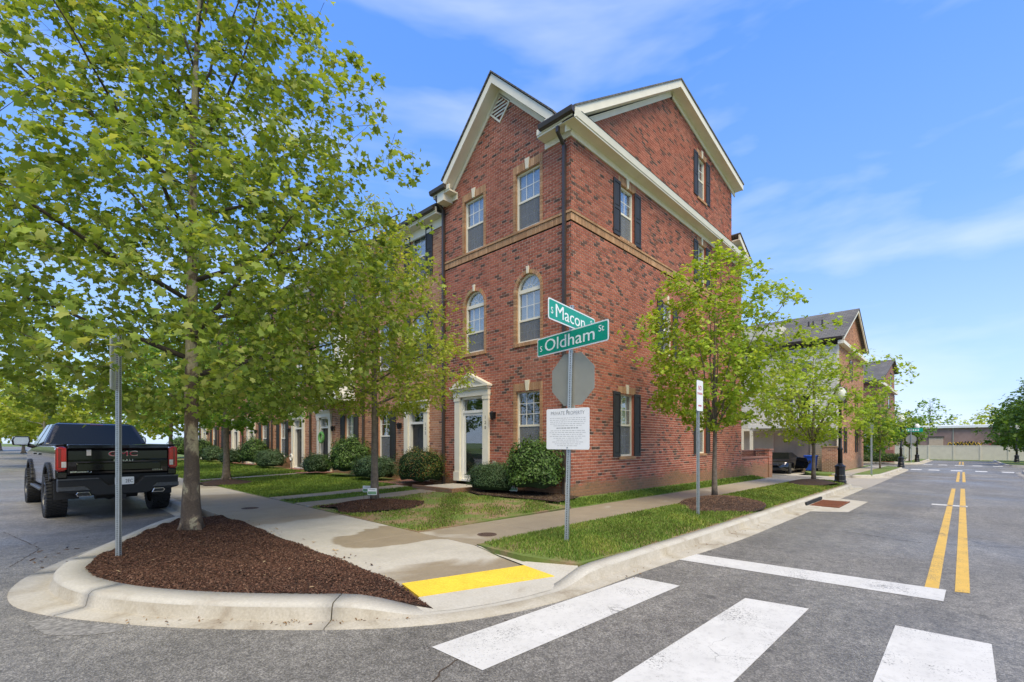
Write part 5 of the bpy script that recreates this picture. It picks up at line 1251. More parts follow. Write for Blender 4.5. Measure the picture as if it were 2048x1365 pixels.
def tree(label, group, base, prof, trunk, r0, ntips, per, size, tmpl, pal, seed, limbs=9, zl=None, bark='bark_grey', mat='leaf', twig=.5, singles=0, lobe=.28, off=(0, 0), droop=.15, tipcol=None, sun=.35, name='street_tree', trunk_wob=.06, fork=None, tilt=.0, limb_bark=None):
    """prof: [(height above base, crown radius)]; trunk: height of the trunk tip"""
    rs = np.random.RandomState(seed); bx, by, bz = base; root = thing(name, base, label, 'tree', group)
    zs = np.array([p[0] for p in prof]); rr = np.array([p[1] for p in prof]); zl = zl or zs[0] + .2; limb_bark = limb_bark or bark
    tp = []
    for i in range(9):
        k = i / 8; tp.append((bx + off[0] * k * k + rs.uniform(-1, 1) * trunk_wob * k, by + off[1] * k * k + rs.uniform(-1, 1) * trunk_wob * k, bz - .05 + trunk * k))
    tr = [max(.012, r0 * (1 - k / 8) ** .75 * (1.0 if k else 1.25)) for k in range(9)]
    ns, nrad = [], []
    mbt = MB()
    pts = resample(tp, .25); rads = list(np.interp(np.linspace(0, 1, len(pts)), np.linspace(0, 1, 9), tr))
    if r0 > .1:      # root flare and knobbly bark on thick trunks
        mbt.tube(pts, [r * (1 + .35 * math.exp(-1.6 * i)) for i, r in enumerate(rads)], 14)
        for j, v in enumerate(mbt.v):
            p = Vector(v); k = 1 + .05 * math.sin(7 * v[2] + 3 * math.atan2(v[1] - by, v[0] - bx)) + .04 * math.sin(23 * v[2] + j % 14); ax = Vector((np.interp(v[2], [q[2] for q in tp], [q[0] for q in tp]), np.interp(v[2], [q[2] for q in tp], [q[1] for q in tp]), v[2])); mbt.v[j] = tuple(ax + (p - ax) * k)
        for a in (.2, 1.9, 3.4, 5.2): mbt.tube([(bx + math.cos(a) * r0 * .5, by + math.sin(a) * r0 * .5, bz + .22), (bx + math.cos(a) * r0 * 1.35, by + math.sin(a) * r0 * 1.35, bz + .05), (bx + math.cos(a) * r0 * 2.1, by + math.sin(a) * r0 * 2.1, bz - .04)], [r0 * .5, r0 * .36, r0 * .12], 7)
    else: mbt.tube(pts, rads, 9)
    mbt.build('trunk', MAT[bark], root, True)
    for p, r in zip(pts, rads):
        if p.z > bz + zl * .92: ns.append(tuple(p)); nrad.append(r)
    lmb = MB(); ph = rs.uniform(0, 6.28, 6)
    def lob(a, z): return 1 + lobe * (.5 * math.sin(3 * a + ph[0] + z * .9) + .35 * math.sin(5 * a + ph[1] - 1.3 * z) + .3 * math.sin(2 * z * 1.7 + ph[2] + 2 * a))
    for i in range(limbs):
        k = (i + .5) / limbs; z0 = zl + (trunk * .86 - zl) * k ** 1.15; a = i * 2.39996 + rs.uniform(-.3, .3); z1 = min(zs[-1] * .93, z0 + (.35 + .9 * k) * rs.uniform(.7, 1.3) * (zs[-1] - zs[0]) * .28)
        if fork: z0 = zl + .25 * rs.uniform(0, 1) * (i % 3); z1 = zs[0] + (zs[-1] - zs[0]) * rs.uniform(*fork)
        rad = .86 * np.interp(z1, zs, rr) * lob(a, z1); x0 = np.interp(z0, np.linspace(0, trunk, 9), [q[0] for q in tp]); y0 = np.interp(z0, np.linspace(0, trunk, 9), [q[1] for q in tp])
        P0 = Vector((x0, y0, bz + z0)); P2 = Vector((bx + off[0] * .6 + math.cos(a) * rad, by + off[1] * .6 + math.sin(a) * rad, bz + z1)); Pm = (P0 + P2) / 2 + Vector((math.cos(a), math.sin(a), 0)) * (-.12 * rad if fork else .10 * rad) + Vector((0, 0, .05 * rad))
        q = [P0 * (1 - u) ** 2 + Pm * 2 * u * (1 - u) + P2 * u * u + Vector(rs.uniform(-1, 1, 3)) * .05 * (0 < u < 1) for u in np.linspace(0, 1, 8)]
        rb = .48 * np.interp(z0, np.linspace(0, trunk, 9), tr); rd = [max(.008, rb * (1 - u) ** .8) for u in np.linspace(0, 1, 8)]
        lm_ = MB(); lm_.tube(q, rd, 6); lm_.build('limb', MAT[limb_bark], root, True)
        for p, r in list(zip(q, rd))[1:]: ns.append(tuple(p)); nrad.append(r)
    # twig tips spread through the crown, denser towards its skin
    tips = []; w = rr ** 1.5 + .02; cz = np.cumsum(np.interp(np.linspace(zs[0], zs[-1], 60), zs, w)); cz /= cz[-1]
    for _ in range(ntips):
        z = np.interp(rs.uniform(), cz, np.linspace(zs[0], zs[-1], 60)) + rs.uniform(-.1, .1); a = rs.uniform(0, 6.283); rho = np.interp(z, zs, rr) * lob(a, z) * math.sqrt(rs.uniform(.06, 1.08)); kk = min(1, z / trunk) ** 2
        tips.append((bx + off[0] * kk + math.cos(a) * rho, by + off[1] * kk + math.sin(a) * rho, bz + z - droop * rho * .5, rho))
    tips.sort(key=lambda q: q[3])
    NS = np.zeros((len(ns) + 3 * ntips, 3)); NS[:len(ns)] = ns; cnt = len(ns); NR = list(nrad)
    tw = MB(); LP_, LD = [], []
    for (x, y, z, rho) in tips:
        d = NS[:cnt] - (x, y, z); cost = np.sqrt((d ** 2).sum(1)) + .35 * np.maximum(0, d[:, 2]); j = int(cost.argmin()); s = Vector(NS[j]); e = Vector((x, y, z)); ln = (e - s).length
        if ln < .12: continue
        mid = (s + e) / 2 + Vector((0, 0, -.06 * ln)) + Vector(rs.uniform(-1, 1, 3)) * .07 * ln; r1 = min(NR[j] * .7, .005 + .007 * ln)
        tw.tube([s, mid, e], [r1, r1 * .7, .003], 4 if ln > .7 else 3, cap=False)
        NS[cnt] = mid; NS[cnt + 1] = e; NR += [r1 * .7, .005]; cnt += 2
        n = max(2, int(per * rs.uniform(.6, 1.4))); l0 = max(0, 1 - twig / max(ln, .01))
        for u in rs.uniform(l0, 1.06, n):
            p = (s * (1 - u) ** 2 + mid * 2 * u * (1 - u) + e * u * u) if u <= 1 else e + (e - mid) * (u - 1)
            LP_.append(tuple(p + Vector(rs.normal(0, 1, 3)) * size * .75)); LD.append(tuple(e - s))
    tw.build('twigs', MAT[limb_bark], root, kind='stuff')
    P = np.array(LP_); n = len(P); D = np.array(LD); D /= np.linalg.norm(D, axis=1, keepdims=True)
    out = P - np.array([[bx, by, bz + (zs[0] + zs[-1]) * .45]]); out /= np.linalg.norm(out, axis=1, keepdims=True)
    Nn = np.array([[0, 0, .8]]) + rs.normal(0, .48, (n, 3)) + out * .3; D = D * .7 + rs.normal(0, .7, (n, 3)) + np.array([[0, 0, -.25]]); S = size * rs.uniform(.5, 1.4, n)
    pal = np.array(pal); C = pal[rs.randint(0, len(pal), n)] * rs.uniform(.72, 1.28, (n, 1))
    if tipcol is not None:    # patches of another colour
        for (cx_, cy_, cz_, rad_, cc) in tipcol:
            m_ = ((P - (cx_, cy_, cz_)) ** 2).sum(1) < rad_ ** 2; m_ &= rs.uniform(0, 1, n) < .75; C[m_] = np.array(cc) * rs.uniform(.75, 1.25, (m_.sum(), 1))
    order = np.argsort(((P - np.array([[0, 0, 1.58]])) ** 2).sum(1)); P, Nn, D, S, C = P[order], Nn[order], D[order], S[order], C[order]
    W, F = leaves(P[singles:], Nn[singles:], D[singles:], S[singles:], tmpl)
    cr = np_mesh('crown', W, F, MAT[mat], root, np.repeat(C[singles:], len(tmpl[1]), 0), kind='stuff')
    if singles:               # the nearest leaves are pieces of their own
        mats = []
        for c in pal:
            me = bpy.data.meshes.new('leaf'); me.from_pydata(tmpl[0].tolist(), [], tmpl[1].tolist()); me.materials.append(MAT[mat]); at = me.attributes.new('col', 'FLOAT_COLOR', 'FACE'); at.data.foreach_set('color', np.array([(*c, 1)] * len(tmpl[1]), np.float32).ravel()); mats.append(me)
        for i in range(singles):
            nn = Vector(Nn[i]).normalized(); dd = Vector(D[i]); dd = (dd - nn * dd.dot(nn)).normalized(); ee = nn.cross(dd)
            o = link('leaf', mats[i % len(mats)], cr); M = Matrix((dd, ee, nn)).transposed() * S[i]; M = M.to_4x4(); M.translation = Vector(P[i]) - ORIG[cr.name]; o.matrix_local = M
    return root
# plane tree bark: olive cream with grey brown flakes
m, t, N = nodes('bark_plane'); P_ = pos(N)
mpn = N('ShaderNodeMapping'); mpn.inputs['Scale'].default_value = (1, 1, .55); t.links.new(P_, mpn.inputs['Vector'])
f1 = noise(N, t, mpn.outputs[0], 5.2, 5, .55, .5)
sepz = N('ShaderNodeSeparateXYZ'); t.links.new(P_, sepz.inputs[0]); mz = N('ShaderNodeMapRange'); mz.inputs['From Min'].default_value = .2; mz.inputs['From Max'].default_value = 4.5; mz.inputs['To Min'].default_value = -.055; mz.inputs['To Max'].default_value = .05; t.links.new(sepz.outputs['Z'], mz.inputs['Value'])
ad = N('ShaderNodeMath', operation='ADD'); t.links.new(f1, ad.inputs[0]); t.links.new(mz.outputs[0], ad.inputs[1])
base_c = ramp(N, t, ad.outputs[0], [(.44, (.115, .082, .056)), (.525, (.20, .145, .095)), (.55, (.40, .33, .20)), (.65, (.50, .42, .26)), (.78, (.34, .30, .18))])
k_ = ramp(N, t, noise(N, t, P_, 38, 5, .7), [(.3, .7), (.7, 1.25)])
MAT['bark_plane'] = finish(m, t, N, mix(N, t, 1., base_c, k_, 'MULTIPLY'), .9, noise(N, t, P_, 30, 5, .7), .7, .02)

G_A = [(.27, .36, .06), (.225, .315, .05), (.32, .40, .08), (.18, .265, .045), (.38, .42, .11), (.245, .33, .052)]
G_B = [(.38, .46, .06), (.33, .42, .055), (.46, .49, .085), (.27, .36, .05)]
G_C = [(.13, .255, .036), (.17, .31, .042), (.105, .205, .034), (.22, .35, .05)]
G_R = [(.38, .50, .055), (.32, .45, .048), (.45, .54, .08), (.26, .39, .044)]
G_D = [(.11, .20, .03), (.14, .24, .035), (.085, .16, .028)]
YEL = (.42, .26, .035)
tree('big plane tree with flaking bark in the corner mulch bed', None, (T1[0], T1[1], isl_z(*T1)), [(1.95, 1.5), (2.5, 2.75), (3.5, 3.4), (4.8, 3.5), (6.2, 3.0), (7.6, 2.3), (9.0, 1.6), (10.3, .9), (11.2, .3)], 9.6, .112, 3500, 13, .083, LEAF_PLANE, G_A, 21, limbs=17, zl=2.35, bark='bark_plane', limb_bark='bark_dark', twig=.75, singles=300, off=(.12, -.12), lobe=.26)
tree('pale green young tree with orange leaves beside the second front walk', 'street trees along the pavement', (T2[0], T2[1], lawn_z(*T2) + .12), [(2.05, .8), (2.4, 2.0), (3.3, 2.25), (4.3, 2.0), (5.4, 1.4), (6.5, .7), (7.1, .1)], 6.7, .085, 1500, 15, .09, LEAF_OAK, G_B, 22, limbs=12, zl=2.1, twig=.5, lobe=.3, trunk_wob=.03,
     tipcol=[(6.6, 7.9, 4.6, .45, YEL), (6.4, 8.4, 3.2, .3, YEL), (5.3, 9.2, 6.0, .4, YEL), (4.6, 10.2, 5.6, .4, YEL), (5.2, 11.8, 2.6, .55, YEL), (4.3, 10.8, 4.2, .35, (.3, .27, .04))])
tree('dark green tree on the lawn, third from the corner', 'street trees along the pavement', (T3[0], T3[1], lawn_z(*T3) + .1), [(2.0, 1.0), (2.4, 2.4), (3.4, 2.8), (4.8, 2.3), (6.2, 1.3), (7.2, .2)], 6.8, .11, 800, 13, .12, LEAF_MAPLE, G_C, 23, limbs=11, zl=2.1)
tree('green tree farther along the pavement beyond the pickup', 'street trees along the pavement', (5.0, 27.5, lawn_z(5, 27.5)), [(2.0, 1.0), (2.5, 2.4), (3.6, 2.9), (5, 2.4), (6.5, 1.2), (7.4, .2)], 6.8, .1, 420, 11, .17, LEAF_MAPLE, G_C + G_B, 24, limbs=9, zl=2.1)
tree('far green tree near the end of the row', 'street trees along the pavement', (5.0, 37, lawn_z(5, 37)), [(2.0, 1.0), (2.5, 2.4), (3.6, 2.9), (5, 2.4), (6.5, 1.2), (7.4, .2)], 6.8, .1, 300, 10, .22, LEAF_MAPLE, G_B, 25, limbs=8, zl=2.1)
tree('yellow green tree on the next kerb island past the pickup', 'street trees along the pavement', (1.0, 40, gz(1, 40) + .15), [(1.6, .8), (2.2, 2.6), (3.6, 3.3), (5.2, 2.7), (6.8, 1.3), (7.6, .2)], 6.8, .09, 420, 11, .21, LEAF_MAPLE, G_B, 26, limbs=9, zl=1.9, bark='bark_pale')
tree('pale green tree beyond the kerb island on the left street', 'street trees along the pavement', (1.2, 53, gz(1, 53) + .15), [(1.6, .8), (2.2, 2.6), (3.6, 3.2), (5.2, 2.6), (6.8, .4)], 6.2, .09, 300, 10, .26, LEAF_MAPLE, G_B, 28, limbs=8, zl=1.9)
tree('second distant tree at the crest of the left street', 'street trees along the pavement', (.2, 66, gz(0, 66) + .1), [(1.6, .8), (2.4, 2.8), (4, 3.4), (6, 2.6), (7.4, .4)], 6.6, .12, 260, 9, .3, LEAF_MAPLE, G_B + G_C, 29, limbs=7, zl=1.9)
tree('distant tree at the far end of the left street', 'street trees along the pavement', (-1.6, 78, gz(-1, 78) + .1), [(1.6, .8), (2.4, 2.8), (4, 3.6), (6, 2.9), (8, .4)], 7, .12, 260, 9, .32, LEAF_MAPLE, G_C + G_B, 27, limbs=7, zl=1.9)
tree('bright green vase shaped tree before the side wall', 'young trees on the right-hand verge', (TR1[0], TR1[1], strip_z(*TR1) + .16), [(1.75, .55), (2.2, 1.35), (3.1, 1.9), (4.2, 1.95), (5.2, 1.45), (5.95, .8), (6.5, .15)], 5.6, .062, 1030, 14, .088, LEAF_MAPLE, G_R, 31, limbs=12, zl=1.5, fork=(.35, .95), twig=.42, lobe=.4, bark='bark_grey', trunk_wob=.05, droop=.02)
tree('bright green tree beside the black lamp post', 'young trees on the right-hand verge', (TR2[0], TR2[1], strip_z(*TR2) + .17), [(1.35, .5), (1.8, 1.6), (2.7, 2.2), (3.8, 2.2), (4.6, 1.5), (5.2, .4)], 4.6, .07, 740, 12, .10, LEAF_MAPLE, G_R, 33, limbs=10, zl=1.2, fork=(.3, .9), twig=.5, lobe=.5, bark='bark_grey', trunk_wob=.05, droop=.0)
tree('small tree on the verge before the far crossing', 'young trees on the right-hand verge', (40.0, 4.0, tz(40, 4)), [(1.5, .4), (2.2, 1.3), (3.4, 1.5), (4.6, .9), (5.4, .1)], 4.8, .05, 260, 10, .14, LEAF_MAPLE, G_R + G_C, 34, limbs=7, zl=1.5, fork=(.3, .9))
tree('dark leaved young tree before the far brick house', 'young trees on the right-hand verge', (50.5, 5.6, tz(50, 5.6)), [(1.0, .5), (1.8, 1.3), (3.2, 1.6), (4.6, 1.2), (5.8, .2)], 5, .06, 260, 10, .17, LEAF_MAPLE, G_C, 35, limbs=7, zl=1.1)
tree('small round tree beside the distant stop sign', 'young trees on the right-hand verge', (62.5, 3.9, tz(62, 4)), [(1.7, .4), (2.4, 1.5), (3.4, 1.7), (4.6, .9), (5.2, .1)], 4.6, .06, 200, 9, .2, LEAF_MAPLE, G_C, 36, limbs=6, zl=1.7)
for i, (x, y, h, r, lb) in enumerate([(62, -5.4, 8.6, 2.5, 'nearest dark tree across the right-hand street'), (73, -5.2, 9.2, 3.0, 'middle dark tree across the right-hand street'), (86, -5.0, 8.0, 3.0, 'farthest dark tree across the right-hand street')]):
    tree(lb, 'dark trees across the street', (x, y, tz(x, y)), [(h * .16, r * .5), (h * .28, r * .95), (h * .5, r), (h * .75, r * .7), (h, .2)], h * .9, .14, 420, 11, .26, LEAF_MAPLE, G_D, 41 + i, limbs=9, zl=h * .18, bark='bark_dark')
for i, (x, y, h, r, nt, lb, gp) in enumerate([(112, 4.2, 11.5, 4.2, 75, 'thin sparse tree above the warehouse roof', G_C), (120, 10, 9.5, 5, 170, 'round tree behind the warehouse by the lamp globe', G_B), (110, 5.5, 7.2, 4, 150, 'low bushy tree left of the warehouse roof vent', G_B), (108, -3.2, 8.6, 4.5, 190, 'pale bushy tree behind the warehouse right end', G_B), (112, -9, 10, 5, 200, 'dark tree behind the warehouse right end', G_C), (104, 16, 9, 5, 190, 'far tree beyond the last brick house', G_C)]):
    tree(lb, 'trees behind the warehouse', (x, y, gz(110, 0) - .1), [(h * .25, r * .4), (h * .45, r), (h * .7, r * .9), (h, .3)], h * .9, .18, nt, 10, .42, LEAF_MAPLE, gp, 51 + i, limbs=8, zl=h * .3, twig=1.6, bark='bark_dark')

# ------------------------------------------------------------------ shrubs
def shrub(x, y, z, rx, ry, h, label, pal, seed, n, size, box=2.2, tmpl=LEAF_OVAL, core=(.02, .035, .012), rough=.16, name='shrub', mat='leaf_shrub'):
    rs = np.random.RandomState(seed); root = thing(name, (x, y, z), label, 'shrub', 'shrubs before the houses')
    th = rs.uniform(0, 6.283, n); ph = np.arcsin(rs.uniform(-.35, 1, n)); d = np.stack([np.cos(th) * np.cos(ph), np.sin(th) * np.cos(ph), np.sin(ph)], 1)
    k = (np.abs(d) ** box).sum(1) ** (-1 / box); q = d * k[:, None]
    wob = 1 + rough * (.5 * np.sin(5 * th + 3 * d[:, 2] + seed) + .5 * np.sin(9 * d[:, 2] - 4 * th + seed * 2) + rs.normal(0, .35, n)); wob *= 1 - np.abs(rs.normal(0, .07, n))
    hz = h * .55; P = np.stack([x + q[:, 0] * rx * wob, y + q[:, 1] * ry * wob, z + h - hz + q[:, 2] * hz * wob], 1); P[:, 2] = np.maximum(P[:, 2], z + .02 + rs.uniform(0, .08, n))
    Nn = d + rs.normal(0, .45, (n, 3)) + np.array([[0, 0, .3]]); D = rs.normal(0, .6, (n, 3)) + np.array([[0, 0, .35]]); S = size * rs.uniform(.6, 1.35, n); pal = np.array(pal)
    C = pal[rs.randint(0, len(pal), n)] * rs.uniform(.7, 1.3, (n, 1)); W, F = leaves(P, Nn, D, S, tmpl)
    np_mesh('foliage', W, F, MAT[mat], root, np.repeat(C, len(tmpl[1]), 0), kind='stuff')
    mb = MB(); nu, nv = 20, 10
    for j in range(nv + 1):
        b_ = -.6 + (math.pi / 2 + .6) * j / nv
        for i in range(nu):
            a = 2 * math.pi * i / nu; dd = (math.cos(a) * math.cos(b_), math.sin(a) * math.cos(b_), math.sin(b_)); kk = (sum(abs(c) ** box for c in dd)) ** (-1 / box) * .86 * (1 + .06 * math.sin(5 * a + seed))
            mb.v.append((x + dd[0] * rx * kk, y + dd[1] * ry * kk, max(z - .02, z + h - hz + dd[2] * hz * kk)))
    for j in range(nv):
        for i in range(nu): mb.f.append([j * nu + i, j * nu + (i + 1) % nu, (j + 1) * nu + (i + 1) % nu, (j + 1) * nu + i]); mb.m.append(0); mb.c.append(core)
    mb.build('dark_core', MAT['chip'], root, True); return root  # dark filler core added inside the foliage so the shrub is not see-through
S_H = [(.075, .135, .055), (.06, .11, .045), (.10, .165, .07), (.05, .095, .04)]
S_L = [(.085, .16, .03), (.065, .13, .022), (.12, .20, .045), (.05, .10, .018)]
S_D = [(.05, .10, .016), (.07, .13, .02), (.10, .15, .025), (.04, .075, .014), (.16, .16, .03)]
S_O = S_D + [(.24, .12, .03)]
hz_ = lambda x, y: lawn_z(x, y)
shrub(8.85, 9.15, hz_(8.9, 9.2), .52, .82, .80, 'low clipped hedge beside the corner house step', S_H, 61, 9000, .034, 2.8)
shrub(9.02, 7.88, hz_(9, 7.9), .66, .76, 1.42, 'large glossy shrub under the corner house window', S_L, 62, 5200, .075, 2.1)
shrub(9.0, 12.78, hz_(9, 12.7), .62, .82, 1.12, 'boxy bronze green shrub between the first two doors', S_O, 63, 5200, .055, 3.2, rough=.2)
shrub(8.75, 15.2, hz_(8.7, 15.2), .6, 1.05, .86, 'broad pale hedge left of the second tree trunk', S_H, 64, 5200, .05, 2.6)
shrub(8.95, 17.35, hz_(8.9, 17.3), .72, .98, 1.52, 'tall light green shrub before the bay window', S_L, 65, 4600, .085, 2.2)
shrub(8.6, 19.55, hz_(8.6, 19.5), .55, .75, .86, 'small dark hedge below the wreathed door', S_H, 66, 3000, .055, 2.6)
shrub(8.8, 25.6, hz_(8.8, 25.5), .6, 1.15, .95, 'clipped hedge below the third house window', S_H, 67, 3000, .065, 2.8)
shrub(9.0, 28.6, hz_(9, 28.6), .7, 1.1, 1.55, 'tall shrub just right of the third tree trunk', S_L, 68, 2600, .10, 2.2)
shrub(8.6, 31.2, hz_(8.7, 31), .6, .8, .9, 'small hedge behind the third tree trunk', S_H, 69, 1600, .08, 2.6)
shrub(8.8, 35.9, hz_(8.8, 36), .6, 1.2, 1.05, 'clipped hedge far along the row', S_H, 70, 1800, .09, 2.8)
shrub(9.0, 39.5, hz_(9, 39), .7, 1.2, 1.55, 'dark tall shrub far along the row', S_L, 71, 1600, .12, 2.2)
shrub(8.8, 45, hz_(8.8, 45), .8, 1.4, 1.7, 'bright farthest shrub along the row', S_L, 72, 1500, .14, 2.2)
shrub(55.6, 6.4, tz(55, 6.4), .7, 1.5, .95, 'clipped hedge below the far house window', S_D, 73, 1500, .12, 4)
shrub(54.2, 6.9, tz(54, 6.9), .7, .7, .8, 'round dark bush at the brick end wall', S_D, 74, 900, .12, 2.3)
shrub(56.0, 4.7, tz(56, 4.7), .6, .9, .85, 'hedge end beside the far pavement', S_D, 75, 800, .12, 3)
# ------------------------------------------------------------------ the black pickup
simple('truck_paint', (.004, .004, .0045), .12, .1, 2, coat=.35, spec=.45)
simple('truck_plastic', (.011, .011, .012), .6, .15, 20)
simple('tyre', (.018, .018, .018), .85, .25, 20, bump=.3)
simple('chrome', (.62, .62, .63), .12, .05, 5, metallic=1.)
simple('dull_metal', (.10, .10, .10), .45, .2, 20, metallic=.7)
simple('lamp_red', (.62, .008, .016), .12, .06, 8, coat=1.)
simple('lamp_dark_red', (.26, .004, .01), .12, .06, 8, coat=1.)
simple('lamp_clear', (.70, .62, .60), .12, .06, 8, coat=1.)
m, t, N = nodes('tint_glass'); MAT['tint_glass'] = finish(m, t, N, (.004, .006, .006), .05, None, spec=.45)
TX, TY = 1.37, 12.62; TZ = gz(TX, 14.5); X0, X1 = TX - .985, TX + .985
PK = thing('pickup_truck', (TX, TY + 2.9, TZ), 'black lifted pickup parked at the kerb, seen from behind', 'pickup truck')
P3 = lambda x, y, z: (x, TY + y, TZ + z)
AX1, AX2, TR_, = 1.22, 4.95, .455
def arch(cy, r, a0, a1, n=9): return [(cy + math.cos(R(a0 + (a1 - a0) * i / n)) * r, .47 + math.sin(R(a0 + (a1 - a0) * i / n)) * r) for i in range(n + 1)]
# bed sides with wheel arches
bedside = [(.10, .86), (.62, .80)] + arch(AX1, .60, 145, 35) + [(1.82, .62), (2.28, .62), (2.28, 1.50), (.30, 1.50), (.12, 1.48), (.06, 1.30)]
for s, nm in ((-1, 'left'), (1, 'right')):
    xo = TX + s * .985; b_ = MB(); b_.prism([P3(xo, y, z) for y, z in bedside], (-s * .14, 0, 0)); o = b_.build('bed_side', MAT['truck_paint'], PK, bevel=.03)
    r_ = MB(); r_.prism([P3(xo - s * .01, y, z) for y, z in ((.14, 1.49), (2.28, 1.50), (2.28, 1.535), (.14, 1.525))], (-s * .12, 0, 0)); r_.build('rail_cap', MAT['truck_plastic'], o, bevel=.01)
    fl = MB(); ar_ = arch(AX1, .60, 150, 30, 14); ao = arch(AX1, .68, 150, 30, 14)
    for i in range(14): fl.prism([P3(xo + s * .035, *q) for q in (ar_[i], ar_[i + 1], ao[i + 1], ao[i])], (-s * .05, 0, 0))
    fl.build('wheel_arch_flare', MAT['truck_plastic'], o, True)
MB().box(X0 + .14, X1 - .14, TY + .2, TY + 2.2, TZ + .80, TZ + .86).build('bed_floor', MAT['truck_plastic'], PK)
MB().box(X0 + .12, X1 - .12, TY + 2.2, TY + 2.28, TZ + .8, TZ + 1.48).build('bed_front', MAT['truck_paint'], PK)
# tailgate with its pressed relief
tg = MB(); tg.prism([P3(X0 + .17, y, z) for y, z in ((.10, .90), (.06, .93), (.05, 1.18), (.08, 1.22), (.08, 1.40), (.03, 1.44), (.035, 1.515), (.16, 1.525), (.16, .90))], (X1 - X0 - .34, 0, 0)); tgo = tg.build('tailgate', MAT['truck_paint'], PK, bevel=.012)
cr_ = MB(); cr_.prism([P3(X0 + .30, y, z) for y, z in ((.055, .97), (.035, 1.0), (.035, 1.13), (.055, 1.16))], (X1 - X0 - .6, 0, 0)); cr_.build('lower_panel', MAT['truck_paint'], tgo, bevel=.015)
MB().box(X0 + .45, X0 + .52, TY + .065, TY + .079, TZ + 1.30, TZ + 1.42).build('sticker', MAT['lamp_clear'], tgo)
def ttext(s_, sz, x, y, z, mat, sx=1., sp=1.): return put_text('lettering', s_, sz, P3(x, y, z), (1, 0, 0), (0, 0, 1), mat, tgo, sx=sx, spacing=sp)
ttext('GMC', .15, TX + .04, .066, 1.325, 'chrome', 1.5, 1.0); ttext('GMC', .13, TX + .04, .062, 1.325, 'text_red', 1.68, 1.02)
ttext('DENALI', .062, TX + .04, .046, 1.19, 'chrome', 1.2, 1.35); ttext('SIERRA', .042, TX + .62, .042, .975, 'chrome', 1.2, 1.2)
dl = MB(); rn = random.Random(3); x = TX - .78
while x < TX - .52: l = rn.uniform(.008, .018); dl.box(x, x + l, TY + .044, TY + .052, TZ + .965, TZ + .993); x += l + .006
dl.tube([P3(TX - .49 + math.cos(a * .5236) * .024, .046, .978 + math.sin(a * .5236) * .024) for a in range(13)], .006, 5); dl.build('dealer_badge', MAT['chrome'], tgo, kind='stuff')
# tail lights
for s in (-1, 1):
    xo = TX + s * .99; prof = [(0, 1.03), (.0, 1.44), (.03, 1.475), (.10, 1.48), (.165, 1.45), (.17, 1.06), (.14, 1.0), (.04, .99)]
    lm_ = MB(); lm_.prism([P3(xo - s * a, .035, z) for a, z in prof], (0, .18, 0)); lo = lm_.build('tail_light', MAT['lamp_dark_red'], PK, bevel=.02)
    MB().box(xo - s * .085, xo - s * .155, TY + .022, TY + .036, TZ + 1.19, TZ + 1.43).build('red_lens', MAT['lamp_red'], lo, bevel=.006); MB().box(xo - s * .085, xo - s * .155, TY + .022, TY + .036, TZ + 1.07, TZ + 1.185).build('clear_lens', MAT['lamp_clear'], lo, bevel=.006)
    bp = MB(); bp.box(xo - s * .02, xo - s * .17, TY + .05, TY + .22, TZ + .86, TZ + .985); bp.build('corner_panel', MAT['truck_paint'], PK, bevel=.015)
# bumper with corner steps and licence plate
bm = MB(); prof = [(-.97, .85), (-.60, .85), (-.36, .85), (-.22, .70), (.22, .70), (.36, .85), (.60, .85), (.97, .85), (.97, .60), (.80, .56), (.55, .56), (.42, .50), (-.42, .50), (-.55, .56), (-.80, .56), (-.97, .60)]
bm.prism([P3(TX + a, -.10, z) for a, z in prof], (0, .22, 0)); bo = bm.build('bumper', MAT['truck_plastic'], PK, bevel=.02)
for s in (-1, 1):
    q = MB(); q.prism([P3(TX + s * a, -.125, z) for a, z in ((.97, .70), (.58, .70), (.50, .62), (.58, .62), (.97, .62))], (0, .03, 0)); q.build('step_trim', MAT['dull_metal'], bo, bevel=.006)
    q = MB(); q.prism([P3(TX + s * a, -.115, z) for a, z in ((.97, .852), (.38, .852), (.36, .835), (.97, .825))], (0, .05, 0)); q.build('top_trim', MAT['dull_metal'], bo)
    ex = MB(); ex.prism([P3(TX + s * (.60 + a), -.13, .55 + z) for a, z in ((-.12, -.05), (-.08, .04), (.09, .04), (.12, 0), (.09, -.05))], (0, .25, 0)); eo = ex.build('exhaust_tip', MAT['chrome'], PK, bevel=.008)
    MB().prism([P3(TX + s * (.60 + a), -.134, .55 + z) for a, z in ((-.095, -.036), (-.065, .026), (.08, .026), (.10, 0), (.08, -.036))], (0, .01, 0)).build('opening', MAT['hole_dark'], eo)
MB().box(TX - .95, TX + .95, TY + .10, TY + .16, TZ + .62, TZ + .92).build('rear_valance', MAT['truck_plastic'], PK)
pl = plate('licence_plate', P3(TX + .03, -.112, .775), (1, 0, 0), (0, 0, 1), .31, .155, .004, 'sign_white', PK, .012)
put_text('lettering', '5A', .10, P3(TX - .075, -.1145, .765), (1, 0, 0), (0, 0, 1), 'text_black', pl, sx=.8); put_text('lettering', '2EC', .10, P3(TX + .105, -.1145, .765), (1, 0, 0), (0, 0, 1), 'text_black', pl, sx=.75)
